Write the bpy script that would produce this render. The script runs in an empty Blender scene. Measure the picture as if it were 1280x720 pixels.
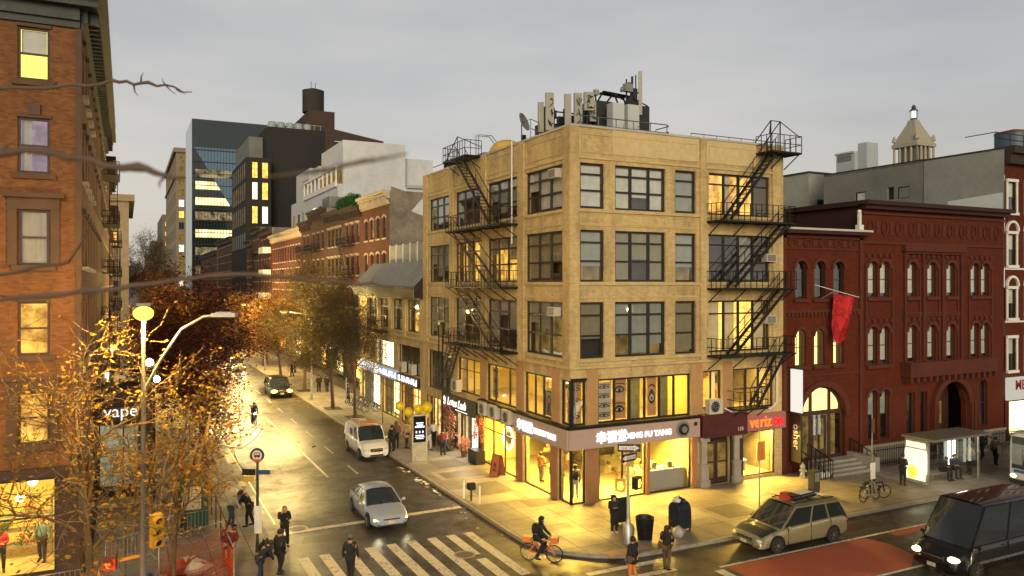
import bpy, math, random
from mathutils import Vector, Matrix
rnd = random.Random(7)
R = math.radians
scn = bpy.context.scene
COL = scn.collection
# ------------------------------------------------------------------ camera frame numbers
F_PX = 970.0; CAM_H = 11.0; YAW = math.atan(483/970)
SY, CY = math.sin(YAW), math.cos(YAW)
# ------------------------------------------------------------------ materials
MATS = {}
def nodes_of(name):
 m = bpy.data.materials.new(name); m.use_nodes = True
 nt = m.node_tree
 return m, nt, nt.nodes['Principled BSDF'], nt.nodes['Material Output']
def coord(nt, scale=1.0):
 t = nt.nodes.new('ShaderNodeTexCoord')
 mp = nt.nodes.new('ShaderNodeMapping'); mp.inputs['Scale'].default_value = (scale,)*3
 nt.links.new(t.outputs['Object'], mp.inputs['Vector'])
 return mp.outputs['Vector']
def noise(nt, vec, scale, detail=4, rough=.6):
 n = nt.nodes.new('ShaderNodeTexNoise'); n.inputs['Scale'].default_value = scale
 n.inputs['Detail'].default_value = detail; n.inputs['Roughness'].default_value = rough
 nt.links.new(vec, n.inputs['Vector']); return n.outputs['Fac']
def ramp(nt, fac, stops):
 r = nt.nodes.new('ShaderNodeValToRGB'); e = r.color_ramp.elements
 while len(e) < len(stops): e.new(.5)
 for el, (p, c) in zip(e, stops):
  el.position = p; el.color = (c[0], c[1], c[2], 1) if not isinstance(c, (int, float)) else (c, c, c, 1)
 nt.links.new(fac, r.inputs['Fac']); return r.outputs['Color']
def mix(nt, fac, a, b, mode='MIX'):
 m = nt.nodes.new('ShaderNodeMix'); m.data_type = 'RGBA'; m.blend_type = mode
 for sock, v in ((m.inputs[0], fac), (m.inputs[6], a), (m.inputs[7], b)):
  if hasattr(v, 'node'): nt.links.new(v, sock)
  elif isinstance(v, (int, float)): sock.default_value = v if sock == m.inputs[0] else (v, v, v, 1)
  else: sock.default_value = (v[0], v[1], v[2], 1)
 return m.outputs[2]
def bump(nt, h, strength, dist, bsdf):
 b = nt.nodes.new('ShaderNodeBump'); b.inputs['Strength'].default_value = strength
 b.inputs['Distance'].default_value = dist
 nt.links.new(h, b.inputs['Height']); nt.links.new(b.outputs['Normal'], bsdf.inputs['Normal'])
def M(name, c, rough=.7, metal=0., var=.25, scale=1.3, bmp=0., bscale=25, coat=0., spec=.5):
 """plain painted / cast / cloth surface with uneven tone"""
 if name in MATS: return MATS[name]
 m, nt, b, o = nodes_of(name)
 v = coord(nt)
 n1 = noise(nt, v, scale, 5); n2 = noise(nt, v, scale*9, 3)
 f = mix(nt, .35, n1, n2)
 lo = tuple(x*(1-var) for x in c); hi = tuple(min(1, x*(1+var)) for x in c)
 colr = ramp(nt, f, [(.3, lo), (.7, hi)])
 nt.links.new(colr, b.inputs['Base Color'])
 rr = ramp(nt, n2, [(.3, max(0, rough-.12)), (.7, min(1, rough+.1))])
 nt.links.new(rr, b.inputs['Roughness'])
 b.inputs['Metallic'].default_value = metal; b.inputs['Specular IOR Level'].default_value = spec
 b.inputs['Coat Weight'].default_value = coat; b.inputs['Coat Roughness'].default_value = .06
 if bmp: bump(nt, noise(nt, v, bscale, 4), bmp, .02, b)
 MATS[name] = m; return m
def EM(name, c, s, var=0., scale=2., c2=None):
 """a surface that gives off light (lamp, screen, lit room)"""
 if name in MATS: return MATS[name]
 m, nt, b, o = nodes_of(name); nt.nodes.remove(b)
 e = nt.nodes.new('ShaderNodeEmission'); e.inputs['Color'].default_value = (*c, 1)
 e.inputs['Strength'].default_value = s
 if var:
  v = coord(nt); n = noise(nt, v, scale, 3)
  c2 = c2 or tuple(x*(1-var) for x in c)
  nt.links.new(ramp(nt, n, [(.35, c2), (.65, c)]), e.inputs['Color'])
 nt.links.new(e.outputs[0], o.inputs['Surface']); MATS[name] = m; return m
def brick_mat(name, c1, c2, mortar, bw=.21, bh=.072, rough=.85, stain=.35, soot=(.03, .025, .02), msize=.008, stretch=.5, nsc=.55, bs=.5):
 if name in MATS: return MATS[name]
 m, nt, b, o = nodes_of(name)
 t = nt.nodes.new('ShaderNodeTexCoord'); s = nt.nodes.new('ShaderNodeSeparateXYZ')
 nt.links.new(t.outputs['Object'], s.inputs[0])
 a = nt.nodes.new('ShaderNodeMath'); a.operation = 'ADD'
 nt.links.new(s.outputs['X'], a.inputs[0]); nt.links.new(s.outputs['Y'], a.inputs[1])
 cb = nt.nodes.new('ShaderNodeCombineXYZ'); nt.links.new(a.outputs[0], cb.inputs['X']); nt.links.new(s.outputs['Z'], cb.inputs['Y'])
 br = nt.nodes.new('ShaderNodeTexBrick'); br.inputs['Scale'].default_value = 1
 br.inputs['Brick Width'].default_value = bw; br.inputs['Row Height'].default_value = bh
 br.inputs['Mortar Size'].default_value = msize; br.inputs['Mortar Smooth'].default_value = .3
 br.inputs['Color1'].default_value = (*c1, 1); br.inputs['Color2'].default_value = (*c2, 1); br.inputs['Mortar'].default_value = (*mortar, 1)
 nt.links.new(cb.outputs[0], br.inputs['Vector'])
 v = coord(nt)
 mp = nt.nodes.new('ShaderNodeMapping'); mp.inputs['Scale'].default_value = (1, 1, stretch); nt.links.new(v, mp.inputs['Vector'])
 n1 = noise(nt, mp.outputs[0], nsc, 6, .65); n2 = noise(nt, v, 3.1, 4)
 cc = mix(nt, ramp(nt, n1, [(.42, 0.), (.75, stain)]), br.outputs['Color'], soot)
 cc = mix(nt, ramp(nt, n2, [(.35, 0.), (.8, .3)]), cc, tuple(min(1, x*1.5) for x in c1))
 nt.links.new(cc, b.inputs['Base Color']); b.inputs['Roughness'].default_value = rough
 b.inputs['Specular IOR Level'].default_value = .25
 bump(nt, br.outputs['Fac'], -bs, .01, b)
 MATS[name] = m; return m
def glass_mat(name, tint=(.8, .85, .85), refl=1.0, rough=.015):
 if name in MATS: return MATS[name]
 m, nt, b, o = nodes_of(name); nt.nodes.remove(b)
 tr = nt.nodes.new('ShaderNodeBsdfTransparent'); tr.inputs['Color'].default_value = (*tint, 1)
 gl = nt.nodes.new('ShaderNodeBsdfGlossy'); gl.inputs['Roughness'].default_value = rough
 gl.inputs['Color'].default_value = (refl, refl, refl, 1)
 lw = nt.nodes.new('ShaderNodeLayerWeight'); lw.inputs['Blend'].default_value = .5
 pw = nt.nodes.new('ShaderNodeMath'); pw.operation = 'POWER'; pw.inputs[1].default_value = 3.5; nt.links.new(lw.outputs['Facing'], pw.inputs[0])
 fr = nt.nodes.new('ShaderNodeMath'); fr.operation = 'MULTIPLY_ADD'; fr.inputs[1].default_value = .8; fr.inputs[2].default_value = .13; nt.links.new(pw.outputs[0], fr.inputs[0])
 v = coord(nt); n = noise(nt, v, .9, 2)
 bp = nt.nodes.new('ShaderNodeBump'); bp.inputs['Strength'].default_value = .12; bp.inputs['Distance'].default_value = .02
 nt.links.new(n, bp.inputs['Height']); nt.links.new(bp.outputs[0], gl.inputs['Normal'])
 mx = nt.nodes.new('ShaderNodeMixShader')
 nt.links.new(fr.outputs[0], mx.inputs[0]); nt.links.new(tr.outputs[0], mx.inputs[1]); nt.links.new(gl.outputs[0], mx.inputs[2])
 nt.links.new(mx.outputs[0], o.inputs['Surface']); MATS[name] = m; return m
def cloth_mat(name, c, trans=.5):
 """curtain or blind: lets some room light through"""
 if name in MATS: return MATS[name]
 m, nt, b, o = nodes_of(name)
 v = coord(nt); n = noise(nt, v, 2.5, 4)
 cc = ramp(nt, n, [(.3, tuple(x*.78 for x in c)), (.7, c)])
 nt.links.new(cc, b.inputs['Base Color']); b.inputs['Roughness'].default_value = .9
 t = nt.nodes.new('ShaderNodeBsdfTranslucent'); nt.links.new(cc, t.inputs['Color'])
 mx = nt.nodes.new('ShaderNodeMixShader'); mx.inputs[0].default_value = trans
 nt.links.new(b.outputs[0], mx.inputs[1]); nt.links.new(t.outputs[0], mx.inputs[2])
 nt.links.new(mx.outputs[0], o.inputs['Surface']); MATS[name] = m; return m
# ------------------------------------------------------------------ object tree
WORLD = {}
def W(o):
 return WORLD.get(o.name, Matrix.Identity(4)) if o else Matrix.Identity(4)
def props(o, label=None, cat=None, group=None, kind=None):
 if label: o['label'] = label
 if cat: o['category'] = cat
 if group: o['group'] = group
 if kind: o['kind'] = kind
 return o
def thing(name, label, cat, loc=(0, 0, 0), rz=0., group=None, rx=0., ry=0., parent=None):
 o = bpy.data.objects.new(name, None); COL.objects.link(o); o.empty_display_size = .2
 o.location = loc; o.rotation_euler = (rx, ry, rz)
 from mathutils import Euler
 m = Matrix.Translation(Vector(loc)) @ Euler((rx, ry, rz)).to_matrix().to_4x4()
 if parent: o.parent = parent; m = W(parent) @ m
 WORLD[o.name] = m
 return props(o, label, cat, group)
def put(name, me, parent=None, loc=(0, 0, 0), rot=(0, 0, 0), world=False):
 """link mesh data as an object; world=True: loc/rot given in world space under an unrotated parent"""
 from mathutils import Euler
 o = bpy.data.objects.new(name, me); COL.objects.link(o)
 loc = Vector(loc)
 m = Matrix.Translation(loc) @ Euler(rot).to_matrix().to_4x4()
 if parent:
  o.parent = parent
  if world:
   m2 = W(parent).inverted() @ m
   o.location = m2.to_translation(); o.rotation_euler = m2.to_euler(); WORLD[o.name] = m; return o
  WORLD[o.name] = W(parent) @ m
 else: WORLD[o.name] = m
 o.location = loc; o.rotation_euler = rot
 return o
def copy_tree(o, parent=None, loc=None, rz=None, label=None):
 c = o.copy(); COL.objects.link(c)
 if parent: c.parent = parent
 if loc is not None: c.location = loc
 if rz is not None: c.rotation_euler = (c.rotation_euler[0], c.rotation_euler[1], rz)
 if label: c['label'] = label
 for ch in list(KIDS.get(o.name, [])) or list(o.children): copy_tree(ch, c)
 return c
KIDS = {}
# ------------------------------------------------------------------ frames: local (u, d, z) on a facade
class Fr:
 """u runs along the wall, d outward, z up"""
 def __init__(s, O, U, N):
  s.O = Vector((O[0], O[1], 0)); s.U = Vector((U[0], U[1], 0)); s.N = Vector((N[0], N[1], 0))
  s.cross = s.U.cross(s.N).z   # <0 : (u, out) like (+X, -Y)
  s.ang = math.atan2(s.N.x, -s.N.y)
 def P(s, u, d, z): return s.O + s.U*u + s.N*d + Vector((0, 0, z))
ID = Fr((0, 0), (1, 0), (0, -1))     # d = -y
class MB:
 """mesh collector"""
 def __init__(s): s.v = []; s.f = []; s.m = []; s.mats = []; s.mi = 0; s.sm = []
 def use(s, mat):
  if mat not in s.mats: s.mats.append(mat)
  s.mi = s.mats.index(mat); return s
 def face(s, pts, smooth=False):
  b = len(s.v); s.v.extend([tuple(p) for p in pts]); s.f.append(tuple(range(b, b+len(pts)))); s.m.append(s.mi); s.sm.append(smooth)
 def mesh(s, vs, fs, smooth=False):
  b = len(s.v); s.v.extend([tuple(p) for p in vs])
  for f in fs: s.f.append(tuple(b+i for i in f)); s.m.append(s.mi); s.sm.append(smooth)
 def boxf(s, fr, u0, u1, d0, d1, z0, z1):
  vs = [fr.P(u, d, z) for z in (z0, z1) for d in (d0, d1) for u in (u0, u1)]
  s.mesh(vs, [(0, 1, 3, 2), (4, 6, 7, 5), (0, 4, 5, 1), (2, 3, 7, 6), (0, 2, 6, 4), (1, 5, 7, 3)])
 def box(s, x0, x1, y0, y1, z0, z1):
  vs = [(x, y, z) for z in (z0, z1) for y in (y0, y1) for x in (x0, x1)]
  s.mesh(vs, [(0, 2, 3, 1), (4, 5, 7, 6), (0, 1, 5, 4), (2, 6, 7, 3), (0, 4, 6, 2), (1, 3, 7, 5)])
 def cbox(s, c, sz, rz=0., rx=0., ry=0.):
  from mathutils import Euler
  m = Matrix.Translation(Vector(c)) @ Euler((rx, ry, rz)).to_matrix().to_4x4()
  vs = [m @ Vector((x*sz[0]/2, y*sz[1]/2, z*sz[2]/2)) for z in (-1, 1) for y in (-1, 1) for x in (-1, 1)]
  s.mesh(vs, [(0, 2, 3, 1), (4, 5, 7, 6), (0, 1, 5, 4), (2, 6, 7, 3), (0, 4, 6, 2), (1, 3, 7, 5)])
 def bar(s, a, b, w, h=None):
  """square bar between two points"""
  h = h or w; a = Vector(a); b = Vector(b); d = (b-a)
  if d.length < 1e-6: return
  d.normalize(); up = Vector((0, 0, 1)) if abs(d.z) < .95 else Vector((1, 0, 0))
  x = d.cross(up).normalized()*w/2; y = x.cross(d).normalized()*h/2
  vs = [p+i*x+j*y for p in (a, b) for i, j in ((-1, -1), (1, -1), (1, 1), (-1, 1))]
  s.mesh(vs, [(3, 2, 1, 0), (4, 5, 6, 7), (0, 1, 5, 4), (1, 2, 6, 5), (2, 3, 7, 6), (3, 0, 4, 7)])
 def tube(s, pts, rad, n=6, smooth=True, cap=True):
  pts = [Vector(p) for p in pts]
  if not hasattr(rad, '__len__'): rad = [rad]*len(pts)
  rings = []; ref = None
  for i, p in enumerate(pts):
   d = (pts[min(i+1, len(pts)-1)]-pts[max(i-1, 0)])
   if d.length < 1e-9: d = Vector((0, 0, 1))
   d.normalize()
   if ref is None: ref = Vector((0, 0, 1)) if abs(d.z) < .9 else Vector((1, 0, 0))
   x = (ref - d*ref.dot(d))
   if x.length < 1e-4: x = d.orthogonal()
   x.normalize(); y = d.cross(x); ref = x
   rings.append([p+(x*math.cos(2*math.pi*k/n)+y*math.sin(2*math.pi*k/n))*rad[i] for k in range(n)])
  vs = [q for r_ in rings for q in r_]; fs = []
  for i in range(len(rings)-1):
   for k in range(n):
    fs.append((i*n+k, i*n+(k+1) % n, (i+1)*n+(k+1) % n, (i+1)*n+k))
  s.mesh(vs, fs, smooth)
  if cap:
   s.mesh(rings[0], [tuple(reversed(range(n)))]); s.mesh(rings[-1], [tuple(range(n))])
 def lathe(s, c, prof, n=16, axis='z', smooth=True, cap=True):
  """prof: (r, h) pairs"""
  c = Vector(c); vs = []
  for r_, h in prof:
   for k in range(n):
    a = 2*math.pi*k/n; p, q = r_*math.cos(a), r_*math.sin(a)
    vs.append(c + (Vector((p, q, h)) if axis == 'z' else Vector((h, p, q)) if axis == 'x' else Vector((q, h, p))))
  fs = []
  for i in range(len(prof)-1):
   for k in range(n): fs.append((i*n+k, i*n+(k+1) % n, (i+1)*n+(k+1) % n, (i+1)*n+k))
  s.mesh(vs, fs, smooth)
  if cap:
   s.mesh(vs[:n], [tuple(reversed(range(n)))]); s.mesh(vs[-n:], [tuple(range(n))])
 def ball(s, c, r_, n=10, sc=(1, 1, 1)):
  m_ = n//2+1
  vs = []; fs = []
  for i in range(m_+1):
   t = math.pi*i/m_
   for k in range(n):
    a = 2*math.pi*k/n
    vs.append((c[0]+r_*sc[0]*math.sin(t)*math.cos(a), c[1]+r_*sc[1]*math.sin(t)*math.sin(a), c[2]+r_*sc[2]*math.cos(t)))
  for i in range(m_):
   for k in range(n): fs.append((i*n+k, (i+1)*n+k, (i+1)*n+(k+1) % n, i*n+(k+1) % n))
  s.mesh(vs, fs, True)
 def prism(s, poly, z0, z1):
  n = len(poly)
  vs = [(p[0], p[1], z0) for p in poly]+[(p[0], p[1], z1) for p in poly]
  s.mesh(vs, [tuple(reversed(range(n))), tuple(range(n, 2*n))]+[(i, (i+1) % n, n+(i+1) % n, n+i) for i in range(n)])
 def data(s, name, inv=None):
  me = bpy.data.meshes.new(name)
  vs = s.v if inv is None else [tuple(inv @ Vector(p)) for p in s.v]
  me.from_pydata(vs, [], s.f)
  for mt in s.mats: me.materials.append(mt)
  if len(s.mats) > 1: me.polygons.foreach_set('material_index', s.m)
  if any(s.sm): me.polygons.foreach_set('use_smooth', s.sm)
  me.update(); return me
 def build(s, name, mat=None, parent=None, local=False, **kw):
  if mat is not None and not s.mats: s.mats = [mat]
  inv = None if (local or parent is None) else W(parent).inverted()
  o = bpy.data.objects.new(name, s.data(name, inv)); COL.objects.link(o)
  if parent: o.parent = parent; WORLD[o.name] = W(parent)
  return props(o, **kw)
def each(name, mat, parent, L):
 for fr, a, b, d0, d1, z0, z1 in L: q = MB(); q.use(mat); q.boxf(fr, a, b, d0, d1, z0, z1); q.build(name, None, parent)
def text(body, size, parent, name, mat, fr=None, u=0, d=0, z=0, ext=.02, align='LEFT', bold=.0, M4=None, shear=0., sx=1.):
 """raised lettering as real mesh; stands on a facade frame at (u, d, z)"""
 cu = bpy.data.curves.new('lettering', 'FONT'); cu.body = body; cu.size = size; cu.extrude = ext
 cu.align_x = align; cu.offset = bold; cu.shear = shear; cu.resolution_u = 3
 t = bpy.data.objects.new('tmp', cu); COL.objects.link(t)
 bpy.context.view_layer.update()
 me = bpy.data.meshes.new_from_object(t.evaluated_get(bpy.context.evaluated_depsgraph_get()))
 bpy.data.objects.remove(t); me.materials.clear(); me.materials.append(mat)
 if M4 is None:
  right = Vector((0, 0, 1)).cross(fr.N)     # viewer looks along -N; right = up x N
  M4 = Matrix.Translation(fr.P(u, d, z)) @ Matrix((( right.x*sx, 0, fr.N.x, 0), (right.y*sx, 0, fr.N.y, 0), (0, 1, 0, 0), (0, 0, 0, 1)))
 me.transform((W(parent).inverted() @ M4) if parent else M4)
 o = bpy.data.objects.new(name, me); COL.objects.link(o)
 if parent: o.parent = parent
 return o
# ------------------------------------------------------------------ walls with openings
def wall_openings(mb, fr, u0, u1, z0, z1, holes, th=.3):
 """front skin at d=0 with reveals th deep; hole = (u0,u1,z0,z1[,'arch'|'seg'])"""
 us = sorted({u0, u1} | {h[0] for h in holes} | {h[1] for h in holes}); zs = sorted({z0, z1} | {h[2] for h in holes} | {h[3] for h in holes})
 us = [x for x in us if u0 <= x <= u1]; zs = [x for x in zs if z0 <= x <= z1]
 for j in range(len(zs)-1):
  zc = (zs[j]+zs[j+1])/2; run = None
  for i in range(len(us)-1):
   uc = (us[i]+us[i+1])/2
   inside = any(h[0] < uc < h[1] and h[2] < zc < h[3] for h in holes)
   if not inside and run is None: run = us[i]
   if inside and run is not None:
    mb.face([fr.P(run, 0, zs[j]), fr.P(us[i], 0, zs[j]), fr.P(us[i], 0, zs[j+1]), fr.P(run, 0, zs[j+1])]); run = None
  if run is not None: mb.face([fr.P(run, 0, zs[j]), fr.P(us[-1], 0, zs[j]), fr.P(us[-1], 0, zs[j+1]), fr.P(run, 0, zs[j+1])])
 for h in holes:
  a, b, c, e = h[:4]; kind = h[4] if len(h) > 4 else None
  P = fr.P; top = e
  if kind:
   w = b-a; rise = w/2 if kind == 'arch' else w*.18
   top = e-rise; n = 10; pts = []
   for k in range(n+1):
    x = -1+2*k/n; pts.append((a+w*(x+1)/2, top+rise*math.sqrt(max(0, 1-x*x))))
   for k in range(n):
    (p, q), (p2, q2) = pts[k], pts[k+1]
    mb.face([P(p, 0, q), P(p2, 0, q2), P(p2, 0, e), P(p, 0, e)])
    mb.face([P(p, 0, q), P(p, -th, q), P(p2, -th, q2), P(p2, 0, q2)])
  else: mb.face([P(a, 0, e), P(a, -th, e), P(b, -th, e), P(b, 0, e)])
  mb.face([P(a, 0, c), P(b, 0, c), P(b, -th, c), P(a, -th, c)])
  if a > u0: mb.face([P(a, 0, c), P(a, -th, c), P(a, -th, top), P(a, 0, top)])
  mb.face([P(b, 0, c), P(b, -th, c), P(b, -th, top), P(b, 0, top)])
def ribbon_arch(mb, fr, a, b, zs, t, d0, d1, kind='arch', n=10):
 """raised hood over an arch springing at zs"""
 w = b-a; cu = (a+b)/2
 rise = w/2 if kind == 'arch' else w*.18
 def pt(x, k): return cu+x*(w/2+k), zs+(rise+k)*math.sqrt(max(0, 1-x*x))
 prev = None
 for k in range(n+1):
  x = -math.cos(math.pi*k/n)
  cur = [pt(x, 0), pt(x, t)]
  if prev:
   vs = [fr.P(p[0], d, p[1]) for d in (d0, d1) for p in (prev[0], cur[0], cur[1], prev[1])]
   mb.mesh(vs, [(0, 1, 2, 3), (4, 5, 6, 7), (0, 4, 5, 1), (3, 2, 6, 7)])
  prev = cur
# ------------------------------------------------------------------ windows (part > pane, blind, lit room)
WCACHE = {}
def arch_poly(w, h, n=10):
 r = w/2; return [(0, 0), (w, 0)]+[(r+r*math.cos(math.pi*k/n), h-r+r*math.sin(math.pi*k/n)) for k in range(n+1)]
def window(parent, fr, u0, u1, z0, z1, rec=.16, cols=(1,), rows=(1,), ft=.06, fmat=None, glass=None, back=None, blind=None, drops=None, curtain=None, arch=False, mt=.035, depth=.5, name='window', label=None, sill=None, meet=True):
 """cols / rows: relative sizes of lights. drops: how far the blind hangs in each column (0..1)"""
 w = round(u1-u0, 3); h = round(z1-z0, 3)
 drops = tuple(drops) if drops is not None else None
 key = (w, h, cols, rows, ft, fmat.name, mt, arch)
 if key not in WCACHE:
  mb = MB(); mb.use(fmat)
  g = .003
  if not arch:
   mb.box(g, w-g, -.05, .04, g, ft); mb.box(g, w-g, -.05, .04, h-ft, h-g)
   mb.box(g, ft, -.05, .04, ft, h-ft); mb.box(w-ft, w-g, -.05, .04, ft, h-ft)
  else:
   mb.box(g, w-g, -.05, .04, g, ft); mb.box(g, ft, -.05, .04, ft, h-w/2); mb.box(w-ft, w-g, -.05, .04, ft, h-w/2)
   n = 10; r = w/2
   for k in range(n):
    a0 = math.pi*k/n; a1 = math.pi*(k+1)/n; q = []
    for y in (-.05, .04):
     for (aa, rr) in ((a0, r-g), (a1, r-g), (a1, r-ft), (a0, r-ft)):
      q.append((r+rr*math.cos(aa), y, h-r+rr*math.sin(aa)))
    mb.mesh(q, [(0, 1, 2, 3), (4, 7, 6, 5), (2, 3, 7, 6)])
  tw = sum(cols); x = 0; iw = w-2*ft
  for c in cols[:-1]:
   x += c/tw; xx = ft+iw*x; mb.box(xx-mt*.9, xx+mt*.9, -.04, .03, ft, h-ft)
  tr = sum(rows); z = 0; ih = h-2*ft
  for r_ in rows[:-1]:
   z += r_/tr; zz = ft+ih*z; mb.box(ft, w-ft, -.045, .035, zz-mt/2, zz+mt/2)
  fmesh = mb.data('window_frame')
  pb = MB(); pb.use(glass or MATS['glass'])
  if arch: pb.face([(p, 0.0, q) for p, q in arch_poly(w, h)])
  else: pb.face([(g, 0, g), (w-g, 0, g), (w-g, 0, h-g), (g, 0, h-g)])
  WCACHE[key] = (fmesh, pb.data('pane'))
 fmesh, pmesh = WCACHE[key]
 right = Vector((0, 0, 1)).cross(fr.N)
 ua = u0 if right.dot(fr.U) > 0 else u1
 o = put(name, fmesh, parent, fr.P(ua, -rec, z0), (0, 0, fr.ang), world=True)
 if label: o['label'] = label
 p = put('pane', pmesh, o)
 if glass and glass.name != pmesh.materials[0].name:
  p.data = pmesh.copy(); p.data.materials[0] = glass
 if blind:
  mb = MB(); mb.use(blind); tw = sum(cols); x = ft; iw = w-2*ft
  for i, c in enumerate(cols):
   x2 = x+iw*c/tw; dr = (drops[i] if drops else 1)
   if dr > .02:
    zb = ft+(h-2*ft)*(1-dr); mb.box(x+.02, x2-.02, .07, .075, zb, h-ft)
    mb.box(x+.02, x2-.02, .062, .083, zb-.02, zb+.015)
   x = x2
  if mb.f: mb.build('blind', None, o, local=True)
 if curtain:
  cm, parts = curtain; mb = MB(); mb.use(cm)
  for (a, b) in parts:
   n = max(6, int((b-a)*w/.07)); vs = []
   for k in range(n+1):
    xx = ft+(w-2*ft)*(a+(b-a)*k/n); yy = .12+.025*math.sin(k*1.9)
    vs += [(xx, yy, ft), (xx, yy, h-ft)]
   mb.mesh(vs, [(2*k, 2*k+2, 2*k+3, 2*k+1) for k in range(n)], True)
  mb.build('curtain', None, o, local=True)
 if back:
  mb = MB(); mb.use(back)
  D = depth
  mb.face([(-.1, D, -.1), (w+.1, D, -.1), (w+.1, D, h+.1), (-.1, D, h+.1)])
  mb.use(MATS['room_dark'])
  e = .045
  mb.face([(-.1, e, -.1), (-.1, D, -.1), (-.1, D, h+.1), (-.1, e, h+.1)]); mb.face([(w+.1, e, -.1), (w+.1, D, -.1), (w+.1, D, h+.1), (w+.1, e, h+.1)])
  mb.face([(-.1, e, h+.1), (w+.1, e, h+.1), (w+.1, D, h+.1), (-.1, D, h+.1)]); mb.face([(-.1, e, -.1), (w+.1, e, -.1), (w+.1, D, -.1), (-.1, D, -.1)])
  mb.build('room', None, o, local=True)
 return o
# ------------------------------------------------------------------ world, sun, camera
w = bpy.data.worlds.new('World'); scn.world = w; w.use_nodes = True
nt = w.node_tree; bg = nt.nodes['Background']
sky = nt.nodes.new('ShaderNodeTexSky'); sky.sky_type = 'NISHITA'; sky.sun_disc = False
SUN_EL, SUN_AZ = R(16), R(205)      # low western light behind thick cloud, from behind the viewer
sky.sun_elevation = SUN_EL; sky.sun_rotation = SUN_AZ
sky.air_density = 1.2; sky.dust_density = 2.5; sky.ozone_density = 2
tc = nt.nodes.new('ShaderNodeTexCoord'); mp = nt.nodes.new('ShaderNodeMapping'); mp.inputs['Scale'].default_value = (1, 1, 4.5)
nt.links.new(tc.outputs['Generated'], mp.inputs['Vector'])
n1 = noise(nt, mp.outputs[0], 1.7, 4, .5)
cl = ramp(nt, n1, [(.34, (4.1, 4.1, 4.15)), (.5, (5.0, 4.9, 4.8)), (.66, (5.9, 5.65, 5.4))])
sep = nt.nodes.new('ShaderNodeSeparateXYZ'); nt.links.new(tc.outputs['Generated'], sep.inputs[0])
hz = ramp(nt, sep.outputs['Z'], [(.0, 1.), (.22, 0.)])
cl2 = mix(nt, hz, cl, (6.2, 5.7, 4.7))
fin = mix(nt, .9, sky.outputs[0], cl2)
dk_ = ramp(nt, sep.outputs['Z'], [(.34, 1.), (.62, .2)])
fin = mix(nt, 1, fin, dk_, 'MULTIPLY')
nt.links.new(fin, bg.inputs['Color']); bg.inputs['Strength'].default_value = .09
sun = bpy.data.lights.new('sun', 'SUN'); sun.energy = 1.8; sun.angle = R(30); sun.color = (1, .83, .56)
so = bpy.data.objects.new('sun', sun); COL.objects.link(so)
sd = Vector((math.sin(SUN_AZ)*math.cos(SUN_EL), math.cos(SUN_AZ)*math.cos(SUN_EL), math.sin(SUN_EL)))
so.rotation_euler = sd.to_track_quat('Z', 'Y').to_euler()
vs = scn.view_settings; vs.view_transform = 'Standard'; vs.look = 'None'; vs.gamma = 1; vs.exposure = .35; vs.use_curve_mapping = False
scn.cycles.use_denoising = True; scn.cycles.max_bounces = 6; scn.cycles.diffuse_bounces = 2; scn.cycles.glossy_bounces = 3
scn.cycles.transparent_max_bounces = 12; scn.cycles.transmission_bounces = 4; scn.cycles.caustics_reflective = False; scn.cycles.caustics_refractive = False
scn.cycles.sample_clamp_indirect = 4
cam = bpy.data.cameras.new('camera'); co = bpy.data.objects.new('camera', cam); COL.objects.link(co); scn.camera = co
cam.sensor_width = 36; cam.lens = F_PX/1280*36; cam.shift_y = -(360-354)/1280
co.location = (0, 0, CAM_H); co.rotation_euler = (R(90), 0, -YAW); cam.clip_end = 3000; cam.clip_start = .05
cam.dof.use_dof = True; cam.dof.focus_distance = 42; cam.dof.aperture_fstop = 6.5
LN = [0]
def lamp(kind, loc, energy, color=(1, .7, .35), size=.2, rot=(0, 0, 0), size_y=None, spot=None, name='lamp_light', parent=None):
 l = bpy.data.lights.new(name, kind); l.energy = energy; l.color = color
 if kind == 'AREA':
  l.size = size
  if size_y: l.shape = 'RECTANGLE'; l.size_y = size_y
 else: l.shadow_soft_size = size
 if kind == 'SPOT': l.spot_size = spot or R(120); l.spot_blend = .6
 o = bpy.data.objects.new(name, l); COL.objects.link(o); o.location = loc; o.rotation_euler = rot
 return o
# ------------------------------------------------------------------ shared materials
M('room_dark', (.05, .04, .03), .9)
glass_mat('glass', (.93, .95, .95))
glass_mat('glass_clear', (.93, .95, .93), .6)
glass_mat('glass_dark', (.25, .28, .3), 1.)
TAN = brick_mat('tan_brick', (.6, .45, .22), (.45, .33, .15), (.48, .36, .18), stain=.8, soot=(.15, .1, .05), stretch=.22, nsc=.9, bs=.25)
TAN2 = brick_mat('tan_brick_patched', (.6, .47, .25), (.54, .42, .22), (.54, .42, .24), stain=.15, soot=(.2, .14, .07))
TANS = M('tan_stone_trim', (.52, .4, .19), .8, var=.3, bmp=.3)
ORB = brick_mat('orange_brick', (.24, .1, .04), (.13, .052, .022), (.13, .075, .04), stain=.45, soot=(.07, .035, .02))
REDB = brick_mat('deep_red_brick', (.115, .021, .007), (.08, .014, .005), (.055, .014, .007), stain=.5, soot=(.03, .01, .008))
REDS = M('red_terracotta', (.085, .016, .006), .8, var=.3, bmp=.5)
REDD = M('red_dark_trim', (.035, .008, .006), .75, var=.3)
RB2 = brick_mat('row_red_brick', (.13, .045, .026), (.09, .03, .018), (.1, .055, .038), stain=.5)
RB3 = brick_mat('row_brown_brick', (.09, .05, .03), (.065, .036, .022), (.075, .05, .033), stain=.5)
DARKB = brick_mat('charcoal_brick', (.028, .028, .03), (.02, .02, .022), (.03, .03, .03), stain=.3)
WHTB = brick_mat('white_painted_brick', (.6, .63, .66), (.54, .57, .6), (.48, .5, .53), stain=.35, soot=(.25, .25, .25))
GREYW = M('grey_stucco', (.27, .28, .26), .9, var=.22, scale=.35, bmp=.3)
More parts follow.
